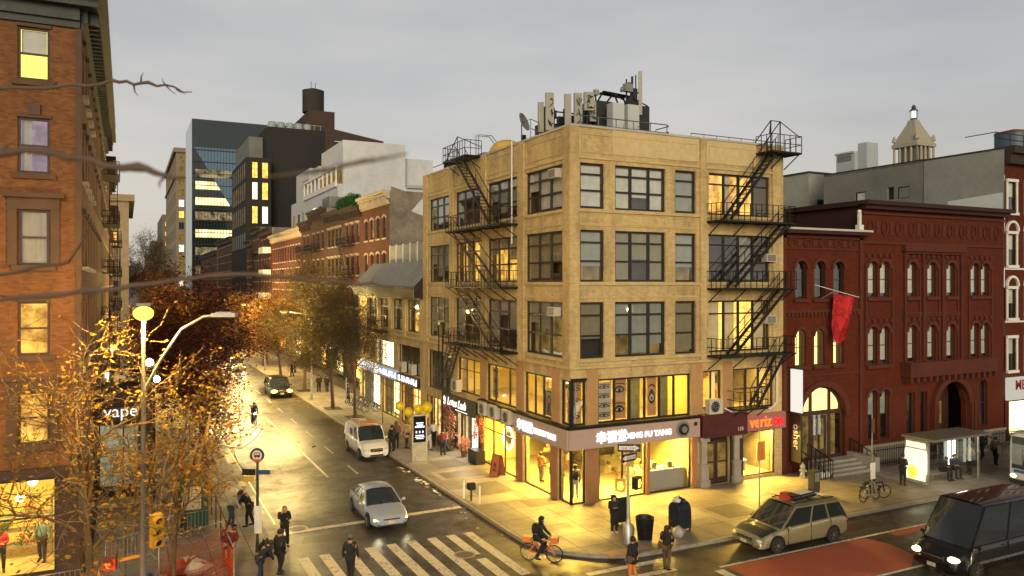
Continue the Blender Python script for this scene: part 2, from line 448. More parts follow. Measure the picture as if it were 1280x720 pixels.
GREYD = M('grey_stucco_dark', (.17, .175, .16), .9, var=.25, scale=.4)
PATCH = M('pale_paint_patch', (.58, .63, .62), .8, var=.06, scale=.5)
STUC = M('weathered_render', (.22, .19, .15), .95, var=.55, scale=.6, bmp=.5)
IRON = M('black_iron', (.009, .007, .006), .55, metal=.2)
IRONR = M('rusty_black_iron', (.035, .02, .014), .7)
FRAME = M('dark_window_frame', (.016, .013, .011), .5)
FRAMEW = M('white_window_frame', (.55, .53, .48), .6)
BROWNF = M('brown_window_frame', (.05, .022, .014), .6)
BLIND = cloth_mat('blind_cream', (.78, .76, .68), .08)
BLIND2 = cloth_mat('blind_grey', (.4, .42, .37), .1)
BLIND3 = cloth_mat('blind_tan', (.36, .31, .19), .15)
CURT = cloth_mat('curtain_white', (.72, .7, .66), .5)
CURTP = cloth_mat('curtain_mauve', (.5, .3, .45), .5)
GLOW = EM('room_glow_yellow', (1, .55, .09), 1.5, .45, 1.6, (.32, .13, .02))
GLOWH = EM('room_glow_bright', (1, .66, .12), 1.9, .35, 1.6, (.55, .26, .05))
GLOWD = EM('room_glow_dim', (.5, .3, .08), .55, .7, 1.2)
GLOWW = EM('room_glow_white', (1, .9, .6), 1.8, .3, 1.2)
DARKR = M('room_unlit', (.035, .03, .025), .9, var=.6, scale=2)
ROOF = M('roof_felt', (.09, .085, .08), .95, var=.35, bmp=.3)
ROOFM = M('metal_roof', (.28, .28, .27), .5, metal=.4, var=.25)
STONE = M('limestone', (.36, .31, .24), .85, var=.2, bmp=.3)
CON = M('concrete', (.3, .28, .25), .85, var=.2, bmp=.3)
WHITE = M('white_paint', (.72, .71, .68), .55, var=.1)
CREAM = M('cream_paint', (.6, .5, .33), .6, var=.12)
GREYM = M('grey_metal', (.3, .3, .29), .45, metal=.6)
GALV = M('galvanised_metal', (.42, .42, .4), .4, metal=.7)
BLACK = M('black_plastic', (.015, .015, .016), .4)
GREENP = M('green_enamel', (.012, .035, .022), .4)
RUST = M('rust_brown', (.12, .05, .02), .8)
# ------------------------------------------------------------------ ground, streets, pavements
XC0, XC1 = 5.55, 15.0      # kerbs of the side street
YC = 25.55                 # far kerb of the avenue
YC0 = 7.0                  # near kerb of the avenue
SW = .13                   # pavement height
def asphalt(name, base, wet=.5):
 m, nt, b, o = nodes_of(name); v = coord(nt)
 n1 = noise(nt, v, .12, 6, .62); n2 = noise(nt, v, 55, 3); n3 = noise(nt, v, .9, 6, .7)
 mp = nt.nodes.new('ShaderNodeMapping'); mp.inputs['Scale'].default_value = (1.6, .05, 1); nt.links.new(v, mp.inputs['Vector'])
 tr = noise(nt, mp.outputs[0], 1.0, 4)
 c = mix(nt, n2, tuple(x*.65 for x in base), tuple(x*1.45 for x in base))
 c = mix(nt, ramp(nt, n3, [(.45, 0.), (.62, .55)]), c, tuple(x*.45 for x in base))
 c = mix(nt, ramp(nt, tr, [(.5, 0.), (.7, .4)]), c, tuple(x*1.5 for x in base))
 vo = nt.nodes.new('ShaderNodeTexVoronoi'); vo.feature = 'DISTANCE_TO_EDGE'; vo.inputs['Scale'].default_value = .22
 wv = mix(nt, .12, v, n3); nt.links.new(wv, vo.inputs['Vector'])
 c = mix(nt, ramp(nt, vo.outputs['Distance'], [(.0, .9), (.018, 0.)]), c, (.012, .01, .009))
 nt.links.new(c, b.inputs['Base Color'])
 r = mix(nt, .5, n1, n3)
 nt.links.new(ramp(nt, r, [(.36, .26), (.5, .45), (.62, .72)] if wet > .3 else [(.35, .5), (.6, .85)]), b.inputs['Roughness'])
 bump(nt, mix(nt, .3, n2, n3), .35, .012, b)
 return m
ASPH = asphalt('wet_asphalt', (.05, .044, .036), .6)
def paving(name):
 m, nt, b, o = nodes_of(name); v = coord(nt)
 br = nt.nodes.new('ShaderNodeTexBrick'); br.offset = 0; br.inputs['Scale'].default_value = 1
 br.inputs['Brick Width'].default_value = 1.52; br.inputs['Row Height'].default_value = 1.52; br.inputs['Mortar Size'].default_value = .02
 br.inputs['Color1'].default_value = (.33, .285, .22, 1); br.inputs['Color2'].default_value = (.2, .172, .135, 1); br.inputs['Mortar'].default_value = (.06, .05, .045, 1)
 nt.links.new(v, br.inputs['Vector'])
 n1 = noise(nt, v, .5, 6, .65); n2 = noise(nt, v, 6, 5, .7)
 vo = nt.nodes.new('ShaderNodeTexVoronoi'); vo.inputs['Scale'].default_value = 3.; nt.links.new(v, vo.inputs['Vector'])
 c = mix(nt, ramp(nt, n1, [(.4, 0.), (.7, .55)]), br.outputs['Color'], (.15, .13, .11))
 c = mix(nt, ramp(nt, n2, [(.5, 0.), (.7, .35)]), c, (.1, .085, .07))
 c = mix(nt, ramp(nt, vo.outputs['Distance'], [(.05, .75), (.085, 0.)]), c, (.04, .035, .03))
 nt.links.new(c, b.inputs['Base Color'])
 nt.links.new(ramp(nt, n1, [(.35, .45), (.65, .8)]), b.inputs['Roughness'])
 bump(nt, mix(nt, .5, br.outputs['Fac'], n2), .25, .01, b)
 return m
PAVE = paving('concrete_flags')
KERB = M('kerb_stone', (.3, .27, .22), .7, var=.3, scale=3, bmp=.4)
PAINT = None
def road_paint(name, c, wear=.5, thr=.52):
 m, nt, b, o = nodes_of(name); v = coord(nt)
 n = noise(nt, v, 5.5, 8, .72); n1 = noise(nt, v, .8, 4)
 f = mix(nt, .35, n, n1)
 cc = ramp(nt, f, [(.3, c), (thr, tuple(x*.8 for x in c)), (thr+.07, tuple(x*.3+.03 for x in c))])
 nt.links.new(cc, b.inputs['Base Color']); b.inputs['Roughness'].default_value = .6
 return m
PAINT = road_paint('white_road_paint', (.82, .76, .62))
REDPAINT = road_paint('red_bus_lane_paint', (.5, .12, .06), thr=.6)
YELP = road_paint('yellow_road_paint', (.6, .38, .05))
g = MB(); g.use(M('ground_soil', (.06, .055, .05), .95)); g.face([(-1600, -400, -.02), (1800, -400, -.02), (1800, 2600, -.02), (-1600, 2600, -.02)])
g.build('ground', kind='structure')
g = MB(); g.use(ASPH)
g.face([(-260, YC0, 0), (420, YC0, 0), (420, YC, 0), (-260, YC, 0)]); g.build('avenue_road', kind='structure')
g = MB(); g.use(ASPH); g.face([(XC0-.0, YC+.0, 0.0), (XC1+2.2, YC, 0), (XC1+2.2, 1500, 0), (XC0, 1500, 0)]); g.face([(XC0-2.2, YC, 0), (XC0, YC, 0), (XC0, 40, 0), (XC0-2.2, 40, 0)])
g.build('street_road', kind='structure')
def pavement(poly, name):
 m_ = MB(); m_.use(PAVE); m_.face([(x, y, SW) for x, y in poly]); o = m_.build(name, kind='structure'); return o
def arc(cx, cy, r, a0, a1, n=10): return [(cx+r*math.cos(R(a0+(a1-a0)*i/n)), cy+r*math.sin(R(a0+(a1-a0)*i/n))) for i in range(n+1)]
RC = 4.2
cR = arc(XC1+RC, YC+RC, RC, 180, 270)
RL = 2.6
cL = arc(XC0-RL, YC+RL, RL, 270, 360)
pavement([(420, YC)]+[(420, 33.2), (20, 33.2), (20, 1500), (XC1, 1500)]+cR, 'pavement_corner')
pavement([(-260, YC)]+cL+[(XC0, 1500), (-1.2, 1500), (-1.2, 33.2), (-260, 33.2)], 'pavement_left')
pavement([(-260, -12), (420, -12), (420, YC0), (-260, YC0)], 'pavement_near')
def kerb(pts, name):
 k = MB(); k.use(KERB); w_ = .16
 for i in range(len(pts)-1):
  a = Vector((*pts[i], 0)); b = Vector((*pts[i+1], 0)); L = (b-a).length; n = max(1, int(L/2.4)) if L < 200 else 60
  d = (b-a)/n; nrm = Vector((-d.y, d.x, 0)).normalized()*w_
  for j in range(n):
   p = a+d*j+d*(.008/max(.01, d.length)); q = a+d*(j+1); z = SW+.008+rnd.uniform(-.004, .004)
   vs = [p, q, q+nrm, p+nrm]; vs = vs+[v_+Vector((0, 0, z)) for v_ in vs]
   k.mesh(vs, [(4, 5, 6, 7), (0, 1, 5, 4), (1, 2, 6, 5), (2, 3, 7, 6), (3, 0, 4, 7)])
 return k.build(name, kind='structure')
kerb([(XC1, 420), (XC1, YC+RC)]+cR[1:]+[(160, YC)], 'kerb_corner')
kerb([(-60, YC)]+cL+[(XC0, 420)], 'kerb_left')
def strip(mb, x0, y0, x1, y1, w_, z=.004):
 a = Vector((x0, y0, z)); b = Vector((x1, y1, z)); n = (b-a).normalized(); n = Vector((-n.y, n.x, 0))*w_/2
 mb.face([a-n, b-n, b+n, a+n])
m_ = MB(); m_.use(PAINT)
for i, x in enumerate([6.35, 7.2, 8.15, 9.07, 10.0, 10.88, 11.8, 12.68, 13.5]):
 yb, yt = 26.0, 31.55
 if i == 7: strip(m_, x+.03, yb, x+.03, 28.3, .42); strip(m_, x+.03, 28.8, x, yt, .42)
 else: strip(m_, x+.05, yb, x, yt, .42)
strip(m_, 6.0, 34.95, 14.75, 35.3, .38)
strip(m_, 10.27, 44, 10.27, 66, .14)
for y in range(44, 110, 6): strip(m_, 12.0, y, 12.0, y+2.4, .12)
for y in range(68, 140, 8): strip(m_, 10.27, y, 10.27, y+3, .12)
strip(m_, 6.1, 36.5, 6.1, 92, .1)
for i, x in enumerate([15.7+.95*k for k in range(4)]):
 pass
strip(m_, 15.6, 24.95, 18.95, 24.95, .3); strip(m_, 16.9, 23.95, 18.95, 23.95, .3)
for k in range(10): strip(m_, 15.7, 22.9-k*1.05, 18.95, 22.9-k*1.05, .4)
strip(m_, 20.6, 23.32, 60, 23.32, .14)
strip(m_, 20.2, 19.95, 60, 19.95, .14, ); strip(m_, 20.35, 8, 20.35, 23.1, .42)
strip(m_, 32.0, 22.6, 60, 22.6, .12); strip(m_, 29.8, 21.8, 60, 21.8, .12)
m_.build('road_markings', kind='structure')
m_ = MB(); m_.use(REDPAINT)
m_.face([(20.85, 20.05, .004), (27.3, 20.05, .004), (28.6, 20.9, .004), (28.85, 22.2, .004), (28.5, 23.2, .004), (20.85, 23.2, .004)])
m_.face([(30.05, 22.75, .0035), (58, 22.75, .0035), (58, 23.2, .0035), (30.05, 23.2, .0035)])
m_.build('red_lane_surface', kind='structure')
def disc(mb, x, y, r_, z, n=24): mb.face([(x+r_*math.cos(2*math.pi*k/n), y+r_*math.sin(2*math.pi*k/n), z) for k in range(n)])
m_ = MB(); m_.use(M('cast_iron_cover', (.09, .08, .07), .45, metal=.6, bmp=.5, bscale=60))
for x, y in ((6.9, 33.5+1.9), (12.3, 29.0), (9.0, 52)): disc(m_, x, y, .36, .006)
m_.use(M('cover_ring', (.35, .32, .27), .7))
for x, y in ((6.9, 35.4), (12.3, 29.0), (9, 52)): disc(m_, x, y, .46, .005)
m_.build('manhole_covers', kind='structure')
m_ = MB(); m_.use(M('asphalt_patch', (.024, .021, .018), .45, var=.4, scale=2)); z = .0022
for q in ([(6.6, 33.2), (9.3, 33.0), (9.2, 33.9), (6.9, 34.1)], [(6.2, 44.6), (13, 45.8), (13.1, 46.05), (6.2, 45.0)], [(7, 41.5), (13.4, 42.9), (13.4, 43.1), (7, 41.9)], [(12.9, 50), (14.7, 50), (14.7, 70), (13.3, 70)], [(10.6, 36), (11.2, 36), (11.3, 42), (10.7, 42)], [(24, 24.2), (31, 24.1), (31, 24.9), (24, 25)]):
 m_.face([(x, y, z) for x, y in q])
m_.build('asphalt_patches', kind='structure')
m_ = MB(); m_.use(M('dark_cellar_hatch', (.13, .1, .07), .5, metal=.3, var=.35));
for q in ((20.6, 22.6, 30.6, 31.9), (28.4, 30.0, 29.8, 31.2), (14.35+1.6, 18.6, 40.2, 41.6)):
 x0, x1, y0, y1 = q; m_.box(x0, x1, y0, y1, SW, SW+.006)
m_.use(M('tactile_mat', (.45, .22, .12), .7, var=.2)); m_.box(17.2, 18.6, YC+.2, YC+.85, SW, SW+.009)
m_.box(XC1+.25, XC1+.9, 31.0, 32.2, SW, SW+.009) if False else None
m_.build('pavement_hatches', kind='structure')
m_ = MB(); m_.use(M('pavement_patch_dark', (.13, .115, .095), .7, var=.3));
for q in ((16.2, 18.2, 36.3, 38.6), (17.6, 19.0, 33.3, 34.6), (16.4, 18.3, 42.6, 44.6), (25.0, 27.0, 27.6, 29.4)): m_.box(q[0], q[1], q[2], q[3], SW, SW+.003)
m_.use(M('pavement_patch_pale', (.34, .3, .24), .7, var=.2)); m_.box(15.4, 17.9, 34.8, 36.1, SW, SW+.003); m_.box(15.6, 17.2, 40.0, 42.0, SW, SW+.003); m_.box(22.6, 24.6, 28.2, 30, SW, SW+.003)
m_.build('pavement_patches', kind='structure')
m_ = MB(); lc = [M('leaf_litter_a', (.3, .2, .03), .8), M('leaf_litter_b', (.2, .1, .02), .8), M('paper_scrap', (.6, .6, .58), .8)]
for k in range(5200):
 t = rnd.random()
 if t < .45: x = XC1-abs(rnd.gauss(0, .5))-.02; y = 30+rnd.random()**1.1*60
 elif t < .8: x = XC1-rnd.uniform(.1, 1.9); y = rnd.uniform(52, 76)
 elif t < .88: x = rnd.uniform(17, 60); y = YC-abs(rnd.gauss(0, .2))-.02
 else: x = rnd.uniform(.2, 15); y = rnd.uniform(27, 70)
 z = .012 if (XC0 < x < XC1 or y < YC) else SW+.012
 a = rnd.uniform(0, 6.28); s_ = rnd.uniform(.02, .05); m_.use(lc[0 if rnd.random() < .7 else 1] if rnd.random() < .985 else lc[2])
 if m_.mi == 2 and len(m_.mats) > 2: s_ *= 2.2
 m_.face([(x+s_*math.cos(a), y+s_*math.sin(a), z), (x-s_*math.sin(a)*.6, y+s_*math.cos(a)*.6, z+.004), (x-s_*math.cos(a), y-s_*math.sin(a), z), (x+s_*math.sin(a)*.6, y-s_*math.cos(a)*.6, z+.01)])
m_.build('leaf_litter', kind='stuff', label='fallen yellow leaves and scraps along the gutters', cat='leaf litter')
# ================================================================== tan corner building
BX, BY, BX1, BY1, BR = 19.45, 32.65, 33.4, 53.4, 18.45
FRR = Fr((BX, BY), (1, 0), (0, -1)); FRL = Fr((BX, BY), (0, 1), (-1, 0))
cb = thing('corner_building', 'tan brick corner building with two black fire escapes and glowing yellow shops below', 'building', (26, 43, 0))
ROWS = [(14.7, 16.95), (11.07, 13.64), (7.27, 10.06)]
RC_ = [(.55, 1.96), (2.61, 5.75), (6.38, 7.76), (8.63, 13.0)]
LC_ = [(.8, 4.75), (5.75, 9.7), (10.8, 14.8), (15.9, 19.7)]
rh = [(a, b, z0, z1) for z0, z1 in ROWS for a, b in RC_]
rh += [(-.01, .9, 3.98, 6.22), (1.6, 7.42, 3.98, 6.22), (8.25, 9.5, 4.25, 6.3), (10.3, 13.3, 4.05, 6.3)]
rh += [(-.01, .86, .14, 2.88), (1.66, 4.5, .14, 2.88), (4.7, 7.42, .14, 2.88), (8.2, 10.1, .14, 2.95), (10.98, 13.4, .3, 2.78)]
mb = MB(); mb.use(TAN)
wall_openings(mb, FRR, 0, BX1-BX, 0, BR+.25, rh, .32)
mb.build('wall', None, cb)
lh = [(a, b, z0, z1) for z0, z1 in ROWS for a, b in LC_]
lh += [(-.01, 1.0, 3.98, 6.22), (1.9, 4.9, 3.98, 6.22), (5.9, 9.85, 3.98, 6.22), (10.8, 14.4, 3.98, 6.22), (15.6, 19.9, 3.6, 6.3)]
lh += [(-.01, 1.2, .14, 2.88), (1.95, 4.95, .14, 2.88), (5.85, 10.6, .14, 2.95), (11.0, 13.4, .14, 2.6), (13.7, 16.4, .14, 2.6), (16.8, 20.3, .14, 3.0)]
mb = MB(); mb.use(TAN); wall_openings(mb, FRL, 0, BY1-BY, 0, BR+.25, lh, .32); mb.build('wall', None, cb)
mb = MB(); mb.use(STUC); mb.face([(BX1, BY, 0), (BX1, BY1, 0), (BX1, BY1, BR+.25), (BX1, BY, BR+.25)]); mb.face([(BX, BY1, 0), (BX1, BY1, 0), (BX1, BY1, BR+.25), (BX, BY1, BR+.25)])
mb.build('party_wall', None, cb)
mb = MB(); mb.use(ROOF); mb.face([(BX+.3, BY+.3, BR-.35), (BX1, BY+.3, BR-.35), (BX1, BY1, BR-.35), (BX+.3, BY1, BR-.35)])
mb.box(BX+.33, BX1, BY+.325, BY+.35, BR-.35, BR+.24); mb.box(BX+.325, BX+.35, BY+.33, BY1, BR-.35, BR+.24)
mb.build('roof', None, cb)
mb = MB(); mb.use(M('stone_coping', (.45, .42, .36), .7))
mb.boxf(FRR, -.06, BX1-BX+.05, -.4, .07, BR+.25, BR+.36); mb.boxf(FRL, .4, BY1-BY, -.4, .07, BR+.25, BR+.358)
mb.build('coping', None, cb)
mb = MB(); mb.use(TAN)
L = BX1-BX
each('pilaster', TAN, cb, [(FRR, a, b, 0, .10, 6.9, BR+.25) for a, b in ((-.10, .42), (8.0, 8.42), (13.15, L))]+[(FRL, a, b, .0, .10, 6.9, BR+.249) for a, b in ((0, .5), (4.85, 5.6), (9.85, 10.55), (15.0, 15.65), (19.95, BY1-BY))])
mb = MB(); mb.use(TANS)
def spans(cols, L, pil):
 out = []; edges = sorted(pil)
 for i in range(len(edges)-1): out.append((edges[i][1], edges[i+1][0]))
 return out
RS = [(.42, 8.0), (8.42, 13.15)]; LS = [(.5, 4.85), (5.6, 9.85), (10.55, 15.0), (15.65, 19.95)]
for fr, S in ((FRR, RS), (FRL, LS)):
 for a, b in S:
  for z in (17.15, 14.52, 10.9, 7.1): mb.boxf(fr, a+.002, b-.002, 0, .085 if z < 17 else .06, z, z+.13)
  for z in (13.85, 10.25):
   mb.boxf(fr, a+.1, b-.1, 0, .035, z, z+.06)
  p, q, z0, z1 = a+.2, b-.2, 17.45, 18.4
  for (x0, x1, y0, y1) in ((p, q, z1-.05, z1), (p, q, z0, z0+.05), (p, p+.05, z0+.05, z1-.05), (q-.05, q, z0+.05, z1-.05)): mb.boxf(fr, x0, x1, 0, .03, y0, y1)
 for (a, b) in (RC_ if fr is FRR else LC_):
  for z1 in (14.52, 10.9):
   z0 = z1-.6
   p, q = a, b
   for (x0, x1, y0, y1) in ((p, q, z1-.08, z1-.04), (p, q, z0, z0+.04), (p, p+.05, z0+.04, z1-.08), (q-.05, q, z0+.04, z1-.08)): mb.boxf(fr, x0, x1, 0, .025, y0, y1)
mb.boxf(FRR, -.1, L, 0, .14, 6.78, 6.9); mb.boxf(FRL, .0, BY1-BY, 0, .14, 6.78, 6.899)
mb.build('stone_trim', None, cb)
mb = MB(); mb.use(TAN2); mb.boxf(FRR, 2.45, 7.95, 0.0, .02, 17.5, BR+.245); mb.boxf(FRR, 8.47, 12.0, 0.0, .02, 17.5, BR+.245); mb.build('repaired_brickwork', None, cb)
def win(fr, a, b, z0, z1, **k): return window(cb, fr, a, b, z0, z1, fmat=FRAME, **k)
R3 = (1, 1, .55)
B = {0: BLIND, 1: BLIND3, 2: BLIND3}
for i, (z0, z1) in enumerate(ROWS):
 bl = B[i]
 for j, (a, b) in enumerate(RC_[:3]):
  cols = (1, 1.25, 1) if j == 1 else (1,)
  if i == 0: dr = (.98, .7, .98) if j == 1 else (.97,)
  elif i == 1: dr = (.98, .55, .98) if j == 1 else (.7,)
  else: dr = (.62, .97, .8) if j == 1 else ((.95,) if j else (.66,))
  back = DARKR
  if i == 1 and j in (0, 2): back = GLOWD
  if i == 2 and j in (1, 2): back = GLOWD
  win(FRR, a, b, z0, z1, cols=cols, rows=R3, blind=[[BLIND, BLIND, BLIND2], [BLIND2, BLIND3, BLIND2], [BLIND3, BLIND2, BLIND3]][i][j], drops=dr, back=back, ft=.1, mt=.09)
 if i == 0: win(FRR, *RC_[3], z0, z1, cols=(1, 1, 1, 1), rows=(1.9, .6), back=GLOW, curtain=(CURT, [(.27, .38), (.5, .56)]), ft=.09, mt=.08, depth=1.2)
 if i == 1: win(FRR, *RC_[3], z0, z1, cols=(1, 1, 1, 1), rows=(1, 1, .5), back=DARKR, curtain=(CURT, [(.52, .75)]), ft=.09, mt=.08)
 if i == 2: win(FRR, *RC_[3], z0, z1, cols=(1, 1, 1, 1), rows=(1.9, .6), back=GLOWH, curtain=(CURT, [(.02, .2), (.28, .46), (.8, .97)]), ft=.09, mt=.08, depth=1.2)
 for j, (a, b) in enumerate(LC_):
  k = dict(cols=(1, 1, 1), rows=(1, 1, .6), ft=.1, mt=.09)
  if i == 0 and j == 0: win(FRL, a, b, z0, z1, blind=BLIND, drops=(.45, .95, .95), back=DARKR, **k)
  elif i == 1 and j == 0: win(FRL, a, b, z0, z1, blind=BLIND3, drops=(.95, .95, .6), back=DARKR, **k)
  elif i == 2 and j == 0: win(FRL, a, b, z0, z1, back=GLOWD, blind=BLIND2, drops=(.4, .5, .2), **k)
  elif i == 1 and j == 1: win(FRL, a, b, z0, z1, back=GLOW, blind=BLIND3, drops=(.35, .25, .5), **k)
  elif i == 1 and j == 2: win(FRL, a, b, z0, z1, back=GLOW, curtain=(BLIND3, [(.35, .66)]), **k)
  elif i == 0 and j == 2: win(FRL, a, b, z0, z1, back=DARKR, **k)
  elif i == 2: win(FRL, a, b, z0, z1, back=GLOWD if j == 3 else DARKR, blind=BLIND2, drops=(.9, .3, .6), **k)
  else: win(FRL, a, b, z0, z1, back=DARKR, blind=BLIND2, drops=(.5, .85, .7), **k)
win(FRR, .02, .9, 3.98, 6.22, cols=(1,), rows=(1,), ft=.1)
win(FRR, 1.6, 7.42, 3.98, 6.22, cols=(1, 1, 1, 1, 1, 1), rows=(1,), ft=.1, mt=.07)
win(FRR, 8.25, 9.5, 4.25, 6.3, cols=(1, 1), rows=(1,), curtain=(CURT, [(.5, .9)]), ft=.08)
win(FRR, 10.3, 13.3, 4.05, 6.3, cols=(1, 1, 1), rows=(1, 1), curtain=(CURT, [(.66, .9)]), ft=.08, mt=.08)
win(FRL, .02, 1.0, 3.98, 6.22, cols=(1,), rows=(1,), ft=.1)
win(FRL, 1.9, 4.9, 3.98, 6.22, cols=(1, 1, 1), rows=(1,), ft=.1, mt=.07)
win(FRL, 5.9, 9.85, 3.98, 6.22, cols=(1, 2, 1), rows=(1,), ft=.1, mt=.07)
win(FRL, 10.8, 14.4, 3.98, 6.22, cols=(1, 1, 1), rows=(1, .5), ft=.09, curtain=(CURT, [(.05, .25)]))
win(FRL, 15.6, 19.9, 3.6, 6.3, cols=(1, 1, 1, 1), rows=(1,), back=DARKR, ft=.09, mt=.08)
mb = MB(); mb.use(IRON); mb.boxf(FRR, -.2, 7.75, 0, .28, 3.84, 3.98); mb.boxf(FRL, .0, 10.6, 0, .28, 3.84, 3.979); mb.boxf(FRR, -.03, .06, -.03, .05, 3.98, 6.22); mb.boxf(FRR, 0, .9, 0, .06, 6.2, 6.32); mb.build('ledge', None, cb)
WALLY = M('room_wall_cream', (.82, .66, .22), .8, var=.08); FLR = M('shop_floor', (.42, .34, .22), .35, var=.15)
CEI = M('room_ceiling', (.7, .65, .5), .9, var=.05)
mb = MB(); mb.use(CEI)
mb.box(BX+.33, BX1-.02, BY+.33, BY+12, 2.92, 3.0); mb.box(BX+.33, BX1-.02, BY+.33, BY+15, 6.35, 6.45); mb.box(BX+.33, BX+3, BY+12, BY+20.4, 3.05, 3.1)
mb.use(FLR); mb.box(BX+.1, BX1-.02, BY+.1, BY+20.4, .135, .14); mb.box(BX+.33, BX1-.02, BY+.33, BY+15, 3.85, 3.9)
mb.use(WALLY)
mb.box(BX+5, BX+5.05, BY+4.8, BY+12, .14, 2.92); mb.box(BX+.33, BX+8, BY+4.8, BY+4.86, .14, 2.92) if False else None
mb.box(BX+7.6, BX+7.65, BY+.33, BY+5.0, .14, 2.92); mb.box(BX+5.05, BX+7.6, BY+4.7, BY+4.8, .14, 2.92)
mb.box(BX+.33, BX+5.0, BY+10.7, BY+10.8, .14, 2.92)
mb.box(BX+.34, BX+14-.1, BY+4.2, BY+4.25, 3.9, 6.35) if False else None
mb.box(BX+4, BX+4.05, BY+4.0, BY+15, 3.9, 6.35); mb.box(BX+4, BX+13.9, BY+3.95, BY+4.0, 3.9, 6.35); mb.box(BX+7.8, BX+7.85, BY+.33, BY+3.95, 3.9, 6.35)
mb.box(BX+.33, BX+4, BY+14.8, BY+14.9, 3.9, 6.35)
mb.box(BX+10.6, BX+10.65, BY+.33, BY+5, .14, 2.92); mb.box(BX+10.6, BX+13.9, BY+4.6, BY+4.65, .14, 2.92)
mb.build('room_shell', None, cb)
LMP = EM('ceiling_lamp_panel', (1, .75, .2), 6.0)
YL = (1, .6, .09)
mb = MB(); mb.use(LMP)
for x in (1.0, 2.6, 4.2, 5.8):
 for y in (1.2, 3.0): mb.box(BX+x, BX+x+.9, BY+y, BY+y+.25, 2.87, 2.915)
for y in (5.6, 7.0, 8.4): mb.box(BX+1.0, BX+1.9, BY+y, BY+y+.25, 2.87, 2.915)
for x in (1.2, 3.2, 5.2, 8.8, 11.2): mb.box(BX+x, BX+x+1, BY+1.2, BY+1.5, 6.28, 6.345)
for y in (3.5, 6, 8.5, 11.5): mb.box(BX+1.2, BX+1.5, BY+y, BY+y+1, 6.28, 6.345)
for x in (11.2, 12.5): mb.box(BX+x, BX+x+.6, BY+1.2, BY+1.8, 2.87, 2.915)
mb.build('ceiling_lamp', None, cb)
lamp('AREA', (BX+3.6, BY+1.6, 2.85), 3300, YL, 6.5, (R(-35), 0, 0), .6)
lamp('AREA', (BX+1.2, BY+5.2, 2.85), 3000, YL, .6, (0, R(35), 0), 8.5)
lamp('AREA', (BX+12.2, BY+1.2, 2.8), 1300, (1, .62, .1), 2.2, (R(-35), 0, 0), .5)
lamp('AREA', (BX+4.2, BY+1.8, 6.25), 420, (1, .6, .1), 6, (R(-10), 0, 0), 1)
lamp('AREA', (BX+1.6, BY+7.5, 6.25), 480, (1, .6, .1), 1, (0, R(10), 0), 11)
lamp('AREA', (BX+11, BY+1.8, 6.25), 330, (1, .62, .12), 5, (R(-10), 0, 0), 1)
BRZ = M('bronze_pier', (.4, .2, .09), .45, metal=.2, var=.15)
def shopglass(fr, a, b, z0, z1, cols=(1,), rows=(1,), fm=FRAME, **k): return window(cb, fr, a, b, z0, z1, rec=.1, cols=cols, rows=rows, fmat=fm, ft=.06, mt=.05, glass=MATS['glass_clear'], name='shop_window', **k)
shopglass(FRR, .02, .86, .14, 2.88); shopglass(FRR, 1.66, 4.5, .14, 2.88, (1, 1)); shopglass(FRR, 4.7, 7.42, .14, 2.88, (1,))
shopglass(FRR, 10.98, 13.4, .3, 2.78, (1,)); shopglass(FRL, .02, 1.2, .14, 2.88); shopglass(FRL, 1.95, 4.95, .14, 2.88, (1,)); shopglass(FRL, 5.85, 10.6, .14, 2.95, (1, 1, 1), (2.2, .7))
each('shop_pier', BRZ, cb, [(FRR, .9, 1.62, 0, .06, .13, 2.9), (FRR, 4.51, 4.69, 0, .1, .13, 2.9), (FRL, 1.24, 1.92, 0, .06, .13, 2.9), (FRL, 4.98, 5.82, 0, .06, .13, 2.9), (FRR, 7.43, 7.8, 0, .08, .13, 2.9)])
each('painted_pier', M('salon_pier_paint', (.42, .24, .1), .7, var=.2), cb, [(fr, a, b, 0, .03, 4.0, 6.7) for fr, a, b in ((FRR, .93, 1.57), (FRR, 7.45, 8.2), (FRR, 9.6, 10.25), (FRL, 1.05, 1.85), (FRL, 4.95, 5.85), (FRL, 9.9, 10.75))])
MAR = M('maroon_metal_hood', (.07, .012, .012), .5, var=.3)
mb = MB(); mb.use(MAR); mb.boxf(FRR, 7.85, 10.95, 0, .45, 2.85, 4.0); mb.boxf(FRR, 7.95, 10.9, .45, .5, 2.78, 2.86); mb.build('entrance_hood', None, cb)
mb = MB(); mb.use(FRAME); mb.boxf(FRR, 8.2, 10.1, -.3, -.24, .14, 2.95); mb.use(DARKR); mb.boxf(FRR, 10.1, 10.95, 0, .12, .13, 2.8)
mb.build('entrance_recess', None, cb)
for a in (8.45, 9.3):
 dr_ = MB(); dr_.use(BROWNF);
 dr_.boxf(FRR, a, a+.8, -.24, -.18, .16, .45); dr_.boxf(FRR, a, a+.1, -.24, -.18, .45, 2.3); dr_.boxf(FRR, a+.7, a+.8, -.24, -.18, .45, 2.3); dr_.boxf(FRR, a, a+.8, -.24, -.18, 2.3, 2.45); dr_.boxf(FRR, a+.1, a+.7, -.24, -.18, 1.25, 1.33)
 do = dr_.build('door', None, cb)
 pm = MB(); pm.use(GLOWD); pm.boxf(FRR, a+.1, a+.7, -.235, -.225, .45, 1.25); pm.boxf(FRR, a+.1, a+.7, -.235, -.225, 1.33, 2.3); pm.build('pane', None, do)
